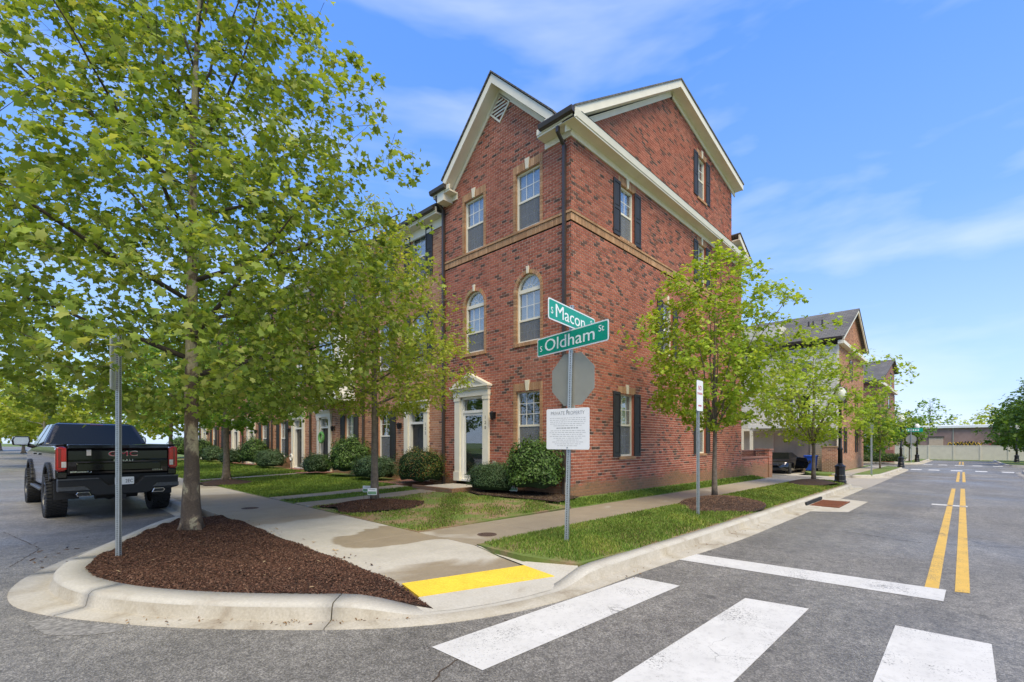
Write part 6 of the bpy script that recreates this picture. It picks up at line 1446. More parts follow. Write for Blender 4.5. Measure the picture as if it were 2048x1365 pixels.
# cab: lower body, bonnet, greenhouse
cabside = [(2.33, .62), (2.33, 1.50), (4.55, 1.50), (4.75, 1.42), (5.65, 1.36), (5.82, 1.25), (5.86, .70), (5.62, .62)] + arch(AX2, .60, 15, 165) + [(4.2, .60)]
cb = MB(); cb.prism([P3(X0 + .015, y, z) for y, z in cabside], (X1 - X0 - .03, 0, 0)); cbo = cb.build('cab_body', MAT['truck_paint'], PK, bevel=.03)
for s in (-1, 1):
    fl = MB(); ar_ = arch(AX2, .60, 165, 15, 14); ao = arch(AX2, .68, 165, 15, 14); xo = TX + s * .97
    for i in range(14): fl.prism([P3(xo + s * .035, *q) for q in (ar_[i], ar_[i + 1], ao[i + 1], ao[i])], (-s * .05, 0, 0))
    fl.build('wheel_arch_flare', MAT['truck_plastic'], cbo, True)
    MB().box(TX + s * .90, TX + s * 1.03, TY + 2.2, TY + 4.15, TZ + .50, TZ + .56).build('side_step', MAT['dull_metal'], PK, bevel=.015)
    for yh in (2.75, 3.75): MB().box(TX + s * .972, TX + s * 1.0, TY + yh, TY + yh + .2, TZ + 1.28, TZ + 1.32).build('door_handle', MAT['truck_paint'], cbo, bevel=.008)
bw, rw = .955, .735
low = [P3(TX + a, b, 1.49) for a, b in ((-bw, 2.34), (bw, 2.34), (bw, 4.72), (-bw, 4.72))]; top = [P3(TX + a, b, 2.02) for a, b in ((-rw, 2.68), (rw, 2.68), (rw, 3.95), (-rw, 3.95))]
gh = MB(); gh.add(low + top, [(0, 3, 2, 1), (4, 5, 6, 7), (0, 1, 5, 4), (1, 2, 6, 5), (2, 3, 7, 6), (3, 0, 4, 7)]); gho = gh.build('cab_roof', MAT['truck_paint'], PK, bevel=.07)
rc = MB(); rc.prism([P3(TX - rw + .1, 2.78, 2.015), P3(TX + rw - .1, 2.78, 2.015), P3(TX + rw - .16, 3.9, 2.045), P3(TX - rw + .16, 3.9, 2.045)], (0, 0, .02)); rc.build('roof_panel', MAT['truck_paint'], PK, True)
def pane(q4, inset, name, out):
    q = [Vector(p) for p in q4]; c = sum(q, Vector()) / 4; q = [p + (c - p) * inset for p in q]; n = (q[1] - q[0]).cross(q[3] - q[0]).normalized(); n = n if n.dot(Vector(out)) > 0 else -n
    MB().prism([p + n * .006 for p in q], -n * .008).build(name, MAT['tint_glass'], PK)
pane([low[0], low[1], top[1], top[0]], .12, 'rear_window', (0, -1, .3)); pane([low[3], low[2], top[2], top[3]], .10, 'windscreen', (0, 1, .5))
mid = lambda a, b, k: Vector(a) * (1 - k) + Vector(b) * k
for s, (i, j) in ((-1, (3, 0)), (1, (2, 1))):
    for k0, k1 in ((.10, .50), (.55, .96)): pane([mid(low[j], low[i], k0), mid(low[j], low[i], k1), mid(top[j], top[i], k1), mid(top[j], top[i], k0)], .10, 'side_window', (s, 0, .3))
    mr = MB(); mx_ = TX + s * 1.17; mr.prism([P3(mx_ + a, 4.28, 1.60 + z) for a, z in ((-.15, -.10), (-.17, .02), (-.13, .12), (.14, .12), (.16, .0), (.12, -.12))], (0, .13, 0)); mo_ = mr.build('door_mirror', MAT['truck_paint'], PK, bevel=.02)
    MB().prism([P3(mx_ + a, 4.272, 1.60 + z) for a, z in ((-.12, -.08), (-.135, .02), (-.11, .095), (.115, .095), (.13, .0), (.10, -.09))], (0, .01, 0)).build('mirror_glass', MAT['chrome'], mo_)
    MB().tube([P3(TX + s * .95, 4.36, 1.46), P3(TX + s * 1.05, 4.36, 1.50)], .045, 8).build('arm', MAT['truck_plastic'], mo_)
    hl = MB(); hl.box(TX + s * .93, TX + s * .55, TY + 5.80, TY + 5.875, TZ + 1.08, TZ + 1.24); hl.build('headlight', MAT['lamp_clear'], PK, bevel=.01)
MB().box(TX - .5, TX + .5, TY + 5.83, TY + 5.88, TZ + .8, TZ + 1.26).build('grille', MAT['chrome'], PK)
MB().box(X0 + .03, X1 - .03, TY + 5.6, TY + 5.98, TZ + .55, TZ + .8).build('front_bumper', MAT['truck_plastic'], PK, bevel=.04)
# running gear
ug = MB(); ug.tube([P3(TX - .80, AX1, .455), P3(TX + .80, AX1, .455)], .055, 10); ug.lathe(*P3(TX, AX1, 0)[:2], [(.02, TZ + .29), (.16, TZ + .36), (.17, TZ + .5), (.05, TZ + .62)], 10); ug.build('rear_axle', MAT['truck_plastic'], PK, True)
for s in (-1, 1):
    MB().box(TX + s * .45, TX + s * .55, TY + .1, TY + 5.5, TZ + .60, TZ + .72).build('chassis_rail', MAT['truck_plastic'], PK)
    MB().tube([P3(TX + s * .5, .75, .66), P3(TX + s * .52, AX1, .52), P3(TX + s * .5, 1.75, .66)], .03, 6).build('leaf_spring', MAT['truck_plastic'], PK)
    MB().box(TX + s * .60, TX + s * .97, TY + .42, TY + .45, TZ + .42, TZ + .80).build('mud_flap', MAT['truck_plastic'], PK)
MB().box(TX - .05, TX + .05, TY - .14, TY + .25, TZ + .40, TZ + .50).build('tow_hitch', MAT['truck_plastic'], PK)
MB().tube([P3(TX - .35, .5, .52), P3(TX + .35, .5, .52)], .33 / 2.4, 12).build('spare_wheel', MAT['tyre'], PK)
def wheel(cx_, cy_, s):
    w = .165; prof = [(.27, -w * .9), (.36, -w), (.42, -w * .96), (TR_ - .012, -w * .7), (TR_ - .012, w * .7), (.42, w * .96), (.36, w), (.27, w * .9)]
    mb = MB(); n = 32; cz_ = TZ + TR_ - .004
    def pt(r, a, d): return (cx_ + s * d, cy_ + math.cos(a) * r, cz_ + math.sin(a) * r)
    for r, d in prof:
        for k in range(n): mb.v.append(pt(r, 2 * math.pi * k / n, d))
    for i in range(len(prof) - 1):
        for k in range(n): mb.f.append([i * n + k, i * n + (k + 1) % n, (i + 1) * n + (k + 1) % n, (i + 1) * n + k]); mb.m.append(0); mb.c.append(None)
    wo_ = mb.build('wheel', MAT['tyre'], PK, True)
    lg = MB()
    for k in range(40):
        a0, a1 = 2 * math.pi * k / 40, 2 * math.pi * (k + .58) / 40
        for d0, d1, sh in ((-w * .98, -w * .42, 0), (-w * .34, w * .02, .5), (w * .06, w * .40, 0), (w * .46, w * .98, .5)):
            b0, b1 = a0 + sh * .157, a1 + sh * .157; ri, ro = TR_ - .03, TR_
            if abs(d0) > w * .9 or abs(d1) > w * .9: ri -= .03
            lg.add([pt(r, a, d) for r in (ri, ro) for a, d in ((b0, d0), (b1, d0), (b1, d1), (b0, d1))], [(4, 5, 6, 7), (0, 1, 5, 4), (1, 2, 6, 5), (2, 3, 7, 6), (3, 0, 4, 7)])
    lg.build('tread_blocks', MAT['tyre'], wo_, kind='stuff')
    rm = MB(); rp_ = [(.275, w * .9), (.265, w * .95), (.25, w * .6), (.25, -w * .8)]
    b0 = 0
    for r, d in rp_:
        for k in range(n): rm.v.append(pt(r, 2 * math.pi * k / n, d))
    for i in range(3):
        for k in range(n): rm.f.append([i * n + k, i * n + (k + 1) % n, (i + 1) * n + (k + 1) % n, (i + 1) * n + k]); rm.m.append(0); rm.c.append(None)
    for k in range(8):
        a = 2 * math.pi * k / 8
        rm.add([pt(r, a + da / r * .5, d) for d in (w * .55, w * .85) for r, da in ((.06, -.05), (.255, -.07), (.255, .07), (.06, .05))], [(0, 1, 2, 3), (4, 7, 6, 5), (0, 4, 5, 1), (1, 5, 6, 2), (2, 6, 7, 3), (3, 7, 4, 0)])
    rm.tube([pt(0, 0, w * .5), pt(0, 0, w * .95)], .075, 12); rm.build('rim', MAT['dull_metal'], wo_)
for s in (-1, 1):
    for a in (AX1, AX2): wheel(TX + s * .885, TY + a, s)
PK.rotation_euler.z = R(3.6); PK.location.x -= .10
MB().box(TX - .12, TX + .12, TY + 2.66, TY + 2.69, TZ + 1.975, TZ + 2.0).build('brake_light', MAT['lamp_dark_red'], PK)
MB().box(TX - .13, TX + .13, TY + .028, TY + .04, TZ + 1.455, TZ + 1.50).build('tailgate_handle', MAT['truck_plastic'], tgo, bevel=.008)
for s in (-1, 1):
    xo = TX + s * .99
    MB().box(xo - s * .02, xo - s * .045, TY + .028, TY + .037, TZ + 1.06, TZ + 1.44).build('light_bar', MAT['lamp_red'], PK, bevel=.004); MB().box(xo - s * .02, xo - s * .155, TY + .028, TY + .037, TZ + 1.435, TZ + 1.455).build('light_bar', MAT['lamp_red'], PK, bevel=.004); MB().box(xo - s * .02, xo - s * .155, TY + .028, TY + .037, TZ + 1.035, TZ + 1.06).build('light_bar', MAT['lamp_red'], PK, bevel=.004)
# ------------------------------------------------------------------ the next blocks down the street
def pave(x0, x1, y0, y1, label, mat='walk_macon', st=2.):
    n = max(1, round((x1 - x0) / st)); xs = [x0 + (x1 - x0) * i / n for i in range(n + 1)]
    slab_walk('pavement', label, [[(a, y0), (b, y0), (b, y1), (a, y1)] for a, b in zip(xs, xs[1:])], mat)
def turf(poly, label, dz=.155): tag(poly_sheet('verge', poly, lambda x, y: gz(x, y) + dz, MAT['lawn'], 1.2, skirt=.15), label, kind='structure')
KL2 = smoothline([(29.35, 7.0), (29.35, 4.7), (29.6, 3.75), (30.4, 3.22), (31.8, 3.04), (40, 3.03), (43.6, 3.06), (45.2, 3.45), (46.05, 4.5), (46.2, 7), (46.2, 30)], 2)
kerb('kerb', KL2, -1, 'kerb round the second block beyond the alley', lambda x, y: 1 - .9 * sstep(4.2, 4.8, y) * (x < 32), seg=4, step=.5)
KL3 = smoothline([(56.6, 30), (56.6, 6), (56.8, 4.4), (57.6, 3.4), (59, 3.05), (62, 3.02), (79, 3.0)], 2)
kerb('kerb', KL3, -1, 'kerb round the third block beyond the crossing', seg=5, step=.7)
KR1 = smoothline([(3.3, -30), (3.3, -4.4), (3.7, -3.2), (4.8, -2.66), (8, -2.62), (20, -2.62), (43.5, -2.62), (45.2, -3.0), (46.1, -4.2), (46.2, -20)], 2)
kerb('kerb', KR1, 1, 'kerb of the block across the right-hand street', seg=4, step=.7)
KR2 = smoothline([(56.6, -20), (56.6, -5), (57, -3.6), (58.4, -2.8), (61, -2.62), (79, -2.62)], 2)
kerb('kerb', KR2, 1, 'kerb across the street beyond the crossing', seg=5, step=.7)
kerb('kerb', [(-6.7, -70), (-6.7, 20), (-6.7, 100)], -1, 'kerb along the far side of the left-hand street', seg=8, step=2.)
turf([(-20, -70), (-6.88, -70), (-6.88, 100), (-20, 100)], 'grass along the far side of the left-hand street')
# concrete apron at the alley mouth
ap = MB(); ap.add([(x, y, gz(x, y) + .006) for x, y in ((21.6, 2.62), (31.6, 2.62), (29.7, 3.7), (29.4, 5.2), (23.5, 5.2), (23.2, 3.6))], [(0, 1, 2, 3, 4, 5)]); tag(ap.build('alley_apron', MAT['walk_macon']), 'concrete apron at the alley mouth', kind='structure')
for x0, x1, lb in ((28.95, 29.3, 'small yellow warning strip beyond the alley mouth'),):
    w_ = MB(); w_.add([(x, y, gz(x, y) + .045) for x, y in ((29.5, 4.15), (29.85, 4.1), (29.85, 5.1), (29.5, 5.1))], [(0, 1, 2, 3)]); w_.prism([(29.5, 4.15, gz(29.5, 4.2) + .044), (29.5, 5.1, gz(29.5, 5.1) + .044), (29.5, 5.1, -.3), (29.5, 4.15, -.3)], (.3, 0, 0)); tag(w_.build('warning_strip', MAT['tactile']), lb, 'tactile pad')
turf([(30.2, 3.35), (31.8, 3.2), (43.6, 3.22), (45.0, 3.6), (45.7, 4.15), (30.0, 4.15)], 'verge of the second block')
pave(29.9, 46.1, 4.17, 5.05, 'pavement of the second block')
turf([(29.6, 5.07), (45.9, 5.07), (45.9, 5.4), (43, 5.4), (43, 5.22), (33.6, 5.22), (33.6, 6.6), (31.4, 6.6), (29.6, 6.0)], 'grass at the foot of the tan end wall')
turf([(58.2, 3.28), (62, 3.2), (78.8, 3.2), (78.8, 4.2), (57.3, 4.2)], 'verge of the third block'); pave(57, 79, 4.22, 5.1, 'pavement of the third block', st=3)
turf([(56.8, 5.12), (79, 5.12), (79, 7), (56.8, 10)], 'front grass of the third block')
turf([(3.5, -9), (3.5, -4.4), (3.95, -3.3), (4.9, -2.85), (8, -2.8), (43.4, -2.8), (44.8, -3.2), (45.6, -4.4), (45.8, -9)], 'grass across the right-hand street'); turf([(57.2, -9), (57.3, -4.6), (58.6, -3.1), (61, -2.8), (79, -2.8), (79, -9)], 'grass under the dark trees')
turf([(79, -30), (140, -30), (140, 40), (79, 40)], 'grass strip along the white fence', .03)
dw = MB(); dw.add([(x, y, gz(x, y) + .02) for x, y in ((29.3, 6.6), (34.0, 6.6), (34.0, 14), (29.3, 14))], [(0, 1, 2, 3)]); tag(dw.build('driveway', MAT['concrete']), 'concrete driveway before the garage', kind='structure')

def wall_boards(fr, u0, u1, z0, z1, ops, mat, root, h=.11, name='siding'):
    mb = MB(); z = z0
    while z < z1 - .01:
        zb = min(z + h, z1); zm = (z + zb) / 2
        for a, b in cut([(u0, u1)], [i for i in (op_interval(p, zm) for p in ops) if i]):
            mb.add([fr(a, .018, z), fr(b, .018, z), fr(b, .0, zb), fr(a, .0, zb)], [(0, 1, 2, 3)]); mb.add([fr(a, -.01, z), fr(b, -.01, z), fr(b, .018, z), fr(a, .018, z)], [(3, 2, 1, 0)])
        z += h
    return mb.build(name, MAT[mat], root, kind='stuff')
# second block: end house with cream siding at the back
XB, YB = 33.0, 5.2; zb = gz(XB, YB)
HB = thing('brick_townhouse', (XB, YB, zb), 'tan brick end house with cream siding, balcony and garage', 'house')
FB, SBf = frame_front(XB), frame_side(YB); XE = 42.4; ZB = 7.36
bw_ = [(7.55, 8.22, 5.72, 6.84), (6.55, 7.15, 5.84, 6.6), (7.55, 8.22, 3.58, 4.64), (9.3, 9.9, 5.72, 6.84)]
ops = [('rect', *w) for w in bw_] + [('rect', 6.55, 7.35, 2.75, 4.55)]
wall_boards(FB, YB + .12, 16, 2.45, ZB, ops, 'siding', HB); FG = frame_front(XB + .45)
wall_boards(FG, YB + .05, 16, zb - .2, 2.5, [('rect', 6.75, 8.75, -1, 2.22)], 'siding_tan', HB, .12, 'lower_siding')
for w in bw_: window(FB, *w, HB, cols=2, rows=1, frame='white_trim', shade='half', grid_lower=False)
MB().fbox(FB, 6.55, 7.35, -.05, .0, 2.75, 4.55).build('patio_door', MAT['white_trim'], HB); MB().fbox(FB, 6.63, 7.27, -.01, .006, 2.85, 4.47).build('door_glass', MAT['tint_glass'], HB)
gd = MB(); gd.fbox(FG, 6.75, 8.75, -.12, -.08, zb - .1, 2.22); gdo = gd.build('garage_door', MAT['garage'], HB)
for i in range(4):
    for j in range(5): MB().fbox(FG, 6.78 + j * .395, 7.12 + j * .395, -.08, -.068, zb + .02 + i * .585, zb + .52 + i * .585).build('panel', MAT['garage'], gdo)
cn = MB(); cn.fbox(FB, YB - .01, YB + .12, -.02, .03, 2.45, ZB); cn.fbox(FB, YB, 16, -.45, .02, 2.38, 2.45); cn.fbox(FB, YB, YB + .1, -.45, .01, zb, 2.45); cn.build('corner_trim', MAT['cream'], HB)
b_, m_ = MB(), MB(); shw = [(34.75, 35.25, .98, 2.55), (38.85, 39.35, .98, 2.55), (34.75, 35.25, 3.6, 5.0), (38.85, 39.35, 3.6, 5.0), (36.8, 37.3, 5.6, 6.9)]
def sideB(z):
    if z < ZB: return (XB + .02, XE)
    a = XB + (z - ZB + .1) / .555; b = XE - .3 - max(0, (z - ZB - 1.0)) / .62
    return (a, b) if b - a > .1 else None
wall_bricks(SBf, sideB, zb - .3, 10.0, [('rect', *w) for w in shw], b_, m_, TAN, rnd); m_.box(XB + .3, XE, 15.9, 16, zb, ZB); m_.build('wall', MAT['mortar_tan'], HB); b_.build('brickwork', MAT['brick'], HB, kind='stuff')
for w in shw:
    window(SBf, *w, HB, cols=1, rows=1, frame='white_trim', shade=None, grid_lower=False, screen=False)
    for s in (w[0] - .26, w[1] + .01): shutter(SBf, s, s + .25, w[2], w[3], HB)
tb = MB(); tb.box(XB - .25, XE + .2, YB - .28, YB + .02, ZB, ZB + .2); tb.build('cornice', MAT['cream'], HB)
tb = MB(); tb.prism([(XB - .25, YB - .28, ZB + .18), (38.15, YB - .28, 10.20), (38.15, YB - .28, 10.42), (XB - .25, YB - .28, ZB + .40)], (0, .07, 0)); tb.prism([(38.15, YB - .28, 10.20), (XE + .1, YB - .28, 7.95), (XE + .1, YB - .28, 8.15), (38.15, YB - .28, 10.42)], (0, .07, 0)); tb.build('rake_board', MAT['cream'], HB)
rf = MB(); rf.prism([(XB - .32, YB - .32, ZB + .36), (38.15, YB - .32, 10.40), (38.15, YB - .32, 10.46), (XB - .32, YB - .32, ZB + .42)], (0, 14, 0)); rf.prism([(38.15, YB - .32, 10.40), (XE + .2, YB - .32, 8.1), (XE + .2, YB - .32, 8.16), (38.15, YB - .32, 10.46)], (0, 14, 0)); rf.build('roof', MAT['shingle'], HB)
for y in (6.5, 7.0, 7.25, 9.2): MB().tube([(35.6, y, ZB + 1.6), (35.6, y, ZB + 2.15)], .05, 7).build('roof_vent', MAT['gutter_brown'], HB)
gutter(XB - .28, YB - .2, 16, ZB + .28, HB)
dm = MB(); dm.box(34.2, 38, 8.6, 13, ZB + .2, 9.35); dm.build('roof_dormer', MAT['siding'], HB)
# balcony
bl = MB(); bl.box(31.55, XB - .02, 5.95, 9.7, 2.50, 2.74); blo = bl.build('balcony', MAT['white_trim'], HB)
for z in (2.86, 3.56): MB().box(31.56, 31.62, 5.95, 9.7, z, z + .05).build('rail', MAT['white_trim'], blo)
for i in range(32): MB().box(31.575, 31.605, 6.0 + i * .117, 6.035 + i * .117, 2.74, 3.56).build('baluster', MAT['white_trim'], blo)
for y in (5.98, 7.8, 9.62): MB().box(31.54, 31.64, y - .05, y + .05, 2.74, 3.68).build('newel', MAT['white_trim'], blo)
for y in (9.55, 10.1): MB().box(31.6, 31.75, y - .08, y + .08, gz(31.6, 9) - .05, 2.5).build('post', MAT['cream'], blo)
for y in (6.9, 7.2, 8.6): MB().box(32.2, 32.5, y, y + .22, 2.74, 3.5).build('balcony_chair', MAT['dark_iron'], blo)
# brick pier and wheeled bin
pb, pm = MB(), MB(); pz = gz(32, 5.5); wall_bricks(frame_side(5.12), lambda z: (31.9, 32.95), pz, 1.36, [], pb, pm, TAN, rnd); wall_bricks(frame_front(31.9), lambda z: (5.12, 5.85), pz, 1.36, [], pb, pm, TAN, rnd); pm.box(31.91, 32.95, 5.13, 5.85, pz, 1.36)
pier = thing('brick_pier', (32.4, 5.5, pz), 'tan brick pier beside the blue bin', 'pier'); pm.build('core', MAT['mortar_tan'], pier); pb.build('brickwork', MAT['brick'], pier, kind='stuff'); MB().box(31.85, 32.95, 5.07, 5.9, 1.36, 1.42).build('cap', MAT['tan_trim'], pier)
wb = thing('wheeled_bin', (32.1, 6.42, tz(32, 6.4)), 'blue wheeled recycling bin beside the brick pier', 'bin'); z0 = tz(32, 6.4) - .02; bx_, by_ = 32.1, 6.42
q = MB(); lo = [(bx_ - .24, by_ - .22, z0 + .06), (bx_ + .22, by_ - .22, z0 + .06), (bx_ + .22, by_ + .22, z0 + .06), (bx_ - .24, by_ + .22, z0 + .06)]; hi = [(bx_ - .33, by_ - .29, z0 + .86), (bx_ + .30, by_ - .29, z0 + .86), (bx_ + .30, by_ + .29, z0 + .86), (bx_ - .33, by_ + .29, z0 + .86)]
q.add(lo + hi, [(0, 3, 2, 1), (4, 5, 6, 7), (0, 1, 5, 4), (1, 2, 6, 5), (2, 3, 7, 6), (3, 0, 4, 7)]); q.build('tub', MAT['bin_blue'], wb, bevel=.025)
MB().box(bx_ - .37, bx_ + .34, by_ - .32, by_ + .32, z0 + .86, z0 + .95).build('lid', MAT['bin_blue'], wb, bevel=.03); MB().box(bx_ - .335, bx_ - .30, by_ - .06, by_ + .06, z0 + .5, z0 + .66).build('emblem', MAT['text_black'], wb)
for s in (-1, 1): MB().tube([(bx_ + .22, by_ + s * .24, z0 + .1), (bx_ + .22, by_ + s * .30, z0 + .1)], .10, 12).build('wheel', MAT['tyre'], wb)
# the low dark car before the garage, its door swung out
CX, CY = 29.6, 8.0; cz = gz(30, 8) + .02
car = thing('sports_car', (CX + 2, CY, cz), 'low black car before the garage with one door open', 'car')
sec = [(0, .55, .25, .50), (.25, .84, .2, .62), (.9, .93, .18, .76), (1.5, .94, .18, .84), (2.9, .95, .18, .9), (3.9, .92, .2, .9), (4.3, .8, .3, .82)]
q = MB()
for (dx, hw, zl_, zt) in sec: q.v += [(CX + dx, CY - hw, cz + zl_), (CX + dx, CY - hw, cz + zl_ + (zt - zl_) * .65), (CX + dx, CY - hw * .8, cz + zt), (CX + dx, CY + hw * .8, cz + zt), (CX + dx, CY + hw, cz + zl_ + (zt - zl_) * .65), (CX + dx, CY + hw, cz + zl_)]
for i in range(len(sec) - 1):
    for k in range(6): q.f.append([i * 6 + k, i * 6 + (k + 1) % 6, (i + 1) * 6 + (k + 1) % 6, (i + 1) * 6 + k]); q.m.append(0); q.c.append(None)
q.f += [[0, 1, 2, 3, 4, 5], [36 + k for k in range(6)][::-1]]; q.m += [0, 0]; q.c += [None, None]; q.build('body', MAT['truck_paint'], car, True)
q = MB(); q.add([(CX + 1.3, CY - .72, cz + .80), (CX + 1.3, CY + .72, cz + .80), (CX + 3.6, CY + .72, cz + .88), (CX + 3.6, CY - .72, cz + .88), (CX + 2.1, CY - .52, cz + 1.18), (CX + 2.1, CY + .52, cz + 1.18), (CX + 2.9, CY + .52, cz + 1.20), (CX + 2.9, CY - .52, cz + 1.20)], [(0, 1, 5, 4), (1, 2, 6, 5), (2, 3, 7, 6), (3, 0, 4, 7), (4, 5, 6, 7)]); q.build('cabin', MAT['tint_glass'], car, bevel=.04)
for s in (-1, 1):
    q = MB(); q.add([(CX + .10, CY + s * .35, cz + .50), (CX + .22, CY + s * .78, cz + .53), (CX + .50, CY + s * .80, cz + .67), (CX + .22, CY + s * .40, cz + .61)], [(0, 1, 2, 3)]); q.build('headlight', MAT['lamp_clear'], car)
    for dx in (.8, 3.4): MB().tube([(CX + dx, CY + s * .70, cz + .31), (CX + dx, CY + s * .93, cz + .31)], .31, 18).build('wheel', MAT['tyre'], car)
MB().box(CX - .02, CX + .3, CY - .6, CY + .6, cz + .22, cz + .34).build('front_splitter', MAT['truck_plastic'], car)
MB().prism([(CX + 1.5 + a, CY - .96 - b * .9, cz + z) for a, b, z in ((0, 0, .25), (-.25, .75, .32), (-.28, .85, .62), (-.2, .7, .92), (0, .1, .95))], (.08, .0, 0)).build('open_door', MAT['truck_paint'], car, bevel=.02)
# third block: end house beyond the crossing
XC3, YC3 = 58.2, 5.9; zc = gz(58, 6)
HC = thing('brick_townhouse', (XC3, YC3, zc), 'distant red brick house with cream oriel window beyond the crossing', 'house')
FC, SC = frame_front(XC3), frame_side(YC3); ZC = 7.4; XF = 73
cw = [(6.35, 7.05, .42, 1.95)]; cs = [(60.5, 61.3, .8, 2.4), (66, 66.8, .8, 2.4), (60.5, 61.3, 5.3, 6.9), (66, 66.8, 5.3, 6.9), (68.2, 69, 8.1, 9.6)]
def wall_far(fr, outline, z0, z1, ops, mat, root, st=.25):
    mb = MB(); z = z0
    while z < z1:
        zz = min(z + st, z1); o_ = outline((z + zz) / 2)
        if o_:
            for a, b in cut([o_], [i for i in (op_interval(p, (z + zz) / 2) for p in ops) if i]): mb.add([fr(a, 0, z), fr(b, 0, z), fr(b, 0, zz), fr(a, 0, zz)], [(0, 1, 2, 3)])
        z += st
    return mb.build('wall', MAT[mat], root)
wall_far(FC, lambda z: (YC3, 16), zc - .3, ZC + .3, [('rect', *w) for w in cw], 'brick_red_far', HC)
wall_far(SC, lambda z: (XC3, XF) if z < ZC else ((XC3 + (z - ZC) / .36, XF - .4) if z < 9.9 else ((XC3 + (z - ZC) / .36, XF - .4 - (z - 9.9) * 2.6) if z < 11 else None)), zc - .3, 11, [('rect', *w) for w in cs], 'brick_red_far', HC)
for w in cw: window(FC, *w, HC, cols=2, rows=1, frame='white_trim', shade='blind', grid_lower=False); shutter(FC, w[1] + .02, w[1] + .35, w[2], w[3], HC)
for w in cs:
    window(SC, *w, HC, cols=1, rows=1, frame='white_trim', shade=None, grid_lower=False, screen=False)
    for s in (w[0] - .42, w[1] + .02): shutter(SC, s, s + .4, w[2], w[3], HC)
bb = MB(); bb.box(XC3 - .6, XC3 - .01, 6.25, 7.4, 2.1, 4.5); bb.box(XC3 - .7, XC3 - .01, 6.15, 7.5, 4.5, 4.62); bb.build('oriel', MAT['siding'], HC); window(frame_front(XC3 - .72), 6.5, 7.1, 2.9, 4.1, HC, cols=1, rows=1, frame='white_trim', shade='half', grid_lower=False, screen=False)
MB().prism([(XC3 - .7, 6.15, 4.62), (XC3 - .7, 7.5, 4.62), (XC3, 7.2, 5.2), (XC3, 6.45, 5.2)], (.02, 0, .01)).build('oriel_roof', MAT['shingle_dark'], HC)
tb = MB(); tb.box(XC3 - .3, XF + .3, YC3 - .3, YC3 - .01, ZC, ZC + .28); tb.build('cornice', MAT['cream'], HC); MB().box(XC3 - .36, XC3 - .02, YC3 - .005, 16, ZC + .1, ZC + .30).build('eave', MAT['gutter_brown'], HC)
rf = MB(); rf.prism([(XC3 - .35, YC3 - .35, ZC + .3), (69.2, YC3 - .35, 11.1), (69.2, YC3 - .35, 11.2), (XC3 - .35, YC3 - .35, ZC + .4)], (0, 12, 0)); rf.prism([(69.2, YC3 - .35, 11.1), (XF + .2, YC3 - .35, 9.9), (XF + .2, YC3 - .35, 10.0), (69.2, YC3 - .35, 11.2)], (0, 12, 0)); rf.build('roof', MAT['shingle'], HC)
MB().box(57.2, 57.75, 4.7, 5.6, zc - .2, zc + 1.35).build('garden_pier', MAT['brick_red_far'], HC)
# distant fence, warehouse, signs
fx = 82; fn = thing('vinyl_fence', (fx, 0, gz(79, 0)), 'long cream vinyl fence at the end of the street', 'fence')
for i in range(17):
    y = -16 + i * 2.4; zf = gz(79, y) - .02
    MB().box(fx - .02, fx + .02, y + .06, y + 2.34, zf + .06, zf + 1.80).build('panel', MAT['fence_vinyl'], fn); MB().box(fx - .065, fx + .065, y - .065, y + .065, zf, zf + 1.92).build('post', MAT['fence_vinyl'], fn); MB().box(fx - .04, fx + .04, y + .06, y + 2.34, zf + 1.80, zf + 1.88).build('rail', MAT['fence_vinyl'], fn)
wh = thing('warehouse', (100, 0, -.8), 'long brown brick warehouse with white roof behind the fence', 'warehouse')
MB().box(97, 128, -22, 15, -1, 3.95).build('wall', MAT['warehouse'], wh)
q = MB(); q.prism([(96.6, -22.5, 3.95), (96.6, 15.6, 3.85), (96.6, 15.6, 4.15), (96.6, -22.5, 4.35)], (14, 0, .5)); q.build('roof', MAT['white_metal'], wh)
MB().box(96.9, 96.98, 2.1, 3.75, -.8, 2.45).build('loading_door', MAT['garage'], wh); MB().box(96.8, 96.99, 2.0, 3.85, 2.45, 2.65).build('door_lintel', MAT['shingle_dark'], wh)
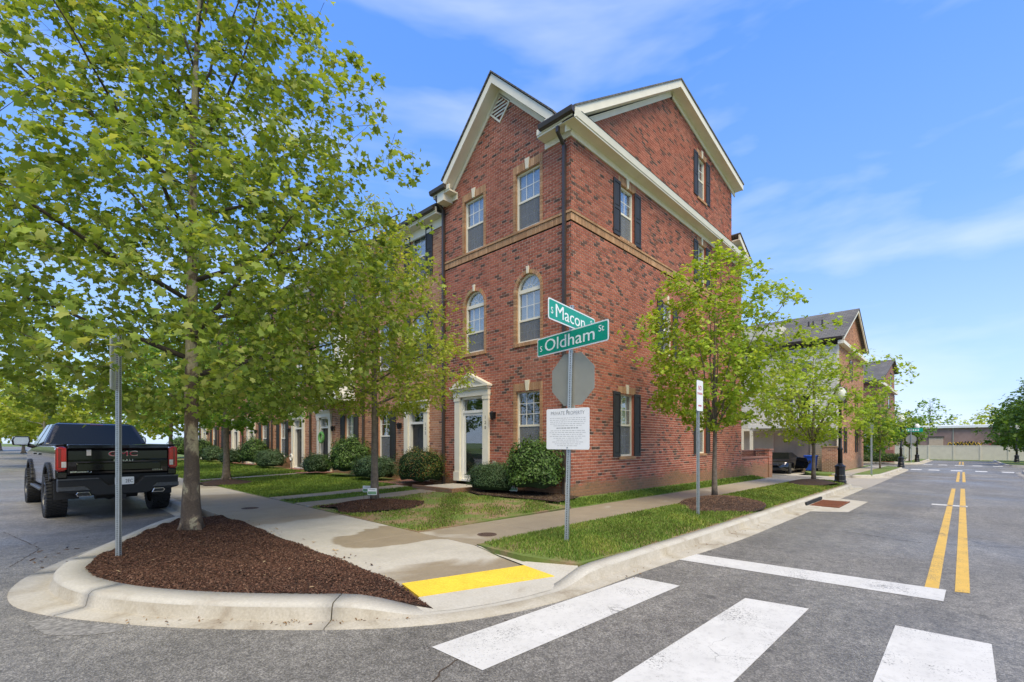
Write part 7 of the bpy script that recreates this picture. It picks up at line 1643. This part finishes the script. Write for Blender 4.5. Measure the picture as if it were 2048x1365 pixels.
for y in (1.0, -6.5, -13, 8.2): MB().box(96.9, 97, y - .06, y + .06, 0, 3.9).build('downpipe', MAT['alu_back'], wh)
rn = random.Random(4)
for k, (mt, y0, y1) in enumerate((('paint_yellow', -2.2, 1.6), ('text_black', -1.6, 1.2), ('text_red', -6.0, -2.8))):
    n_ = 26; pts = [(96.96, y0 + (y1 - y0) * i / n_, 1.55 + .28 * math.sin(i * 2.1 + k) + rn.uniform(-.1, .1)) for i in range(n_ + 1)]; MB().tube(pts, .06, 4).build('graffiti', MAT[mt], wh)
FS3 = (60.2, 3.62); z3 = tz(*FS3)
fs3 = thing('street_sign', (*FS3, z3), 'distant post with green street name plate beyond the crossing', 'street sign'); MB().box(FS3[0] - .03, FS3[0] + .03, FS3[1] - .03, FS3[1] + .03, z3, 3.05).build('post', MAT['galvanised'], fs3)
b = plate('name_blade', (FS3[0], FS3[1], 2.86), (0, -1, 0), (0, 0, 1), 1.75, .36, .01, 'sign_green', fs3, .03)
for i in range(7): plate('letter_mark', (FS3[0] - .008, FS3[1] + .55 - i * .18, 2.86), (0, -1, 0), (0, 0, 1), .11, .17, .004, 'sign_text', b, .02)
st3 = thing('stop_sign', (*FS3, 2.1), 'grey back of the distant stop sign', 'stop sign'); MB().prism([(FS3[0] + .04, FS3[1] + math.cos(R(22.5 + 45 * k)) * .43, 1.98 + math.sin(R(22.5 + 45 * k)) * .43) for k in range(8)], (.01, 0, 0)).build('panel', MAT['alu_back'], st3); MB().box(FS3[0] + .031, FS3[0] + .042, FS3[1] - .05, FS3[1] + .05, 1.85, 2.1).build('bracket', MAT['galvanised'], st3)
P5 = (30.9, 3.45); z5 = tz(*P5); p5 = thing('parking_sign', (*P5, z5), 'pale steel sign post on the verge beyond the alley', 'sign'); MB().box(P5[0] - .035, P5[0] + .035, P5[1] - .035, P5[1] + .035, z5, 2.55).build('post', MAT['galvanised'], p5); plate('board', (P5[0], P5[1] - .05, 2.3), (1, .25, 0), (0, 0, 1), .3, .46, .005, 'sign_white', p5, .03)
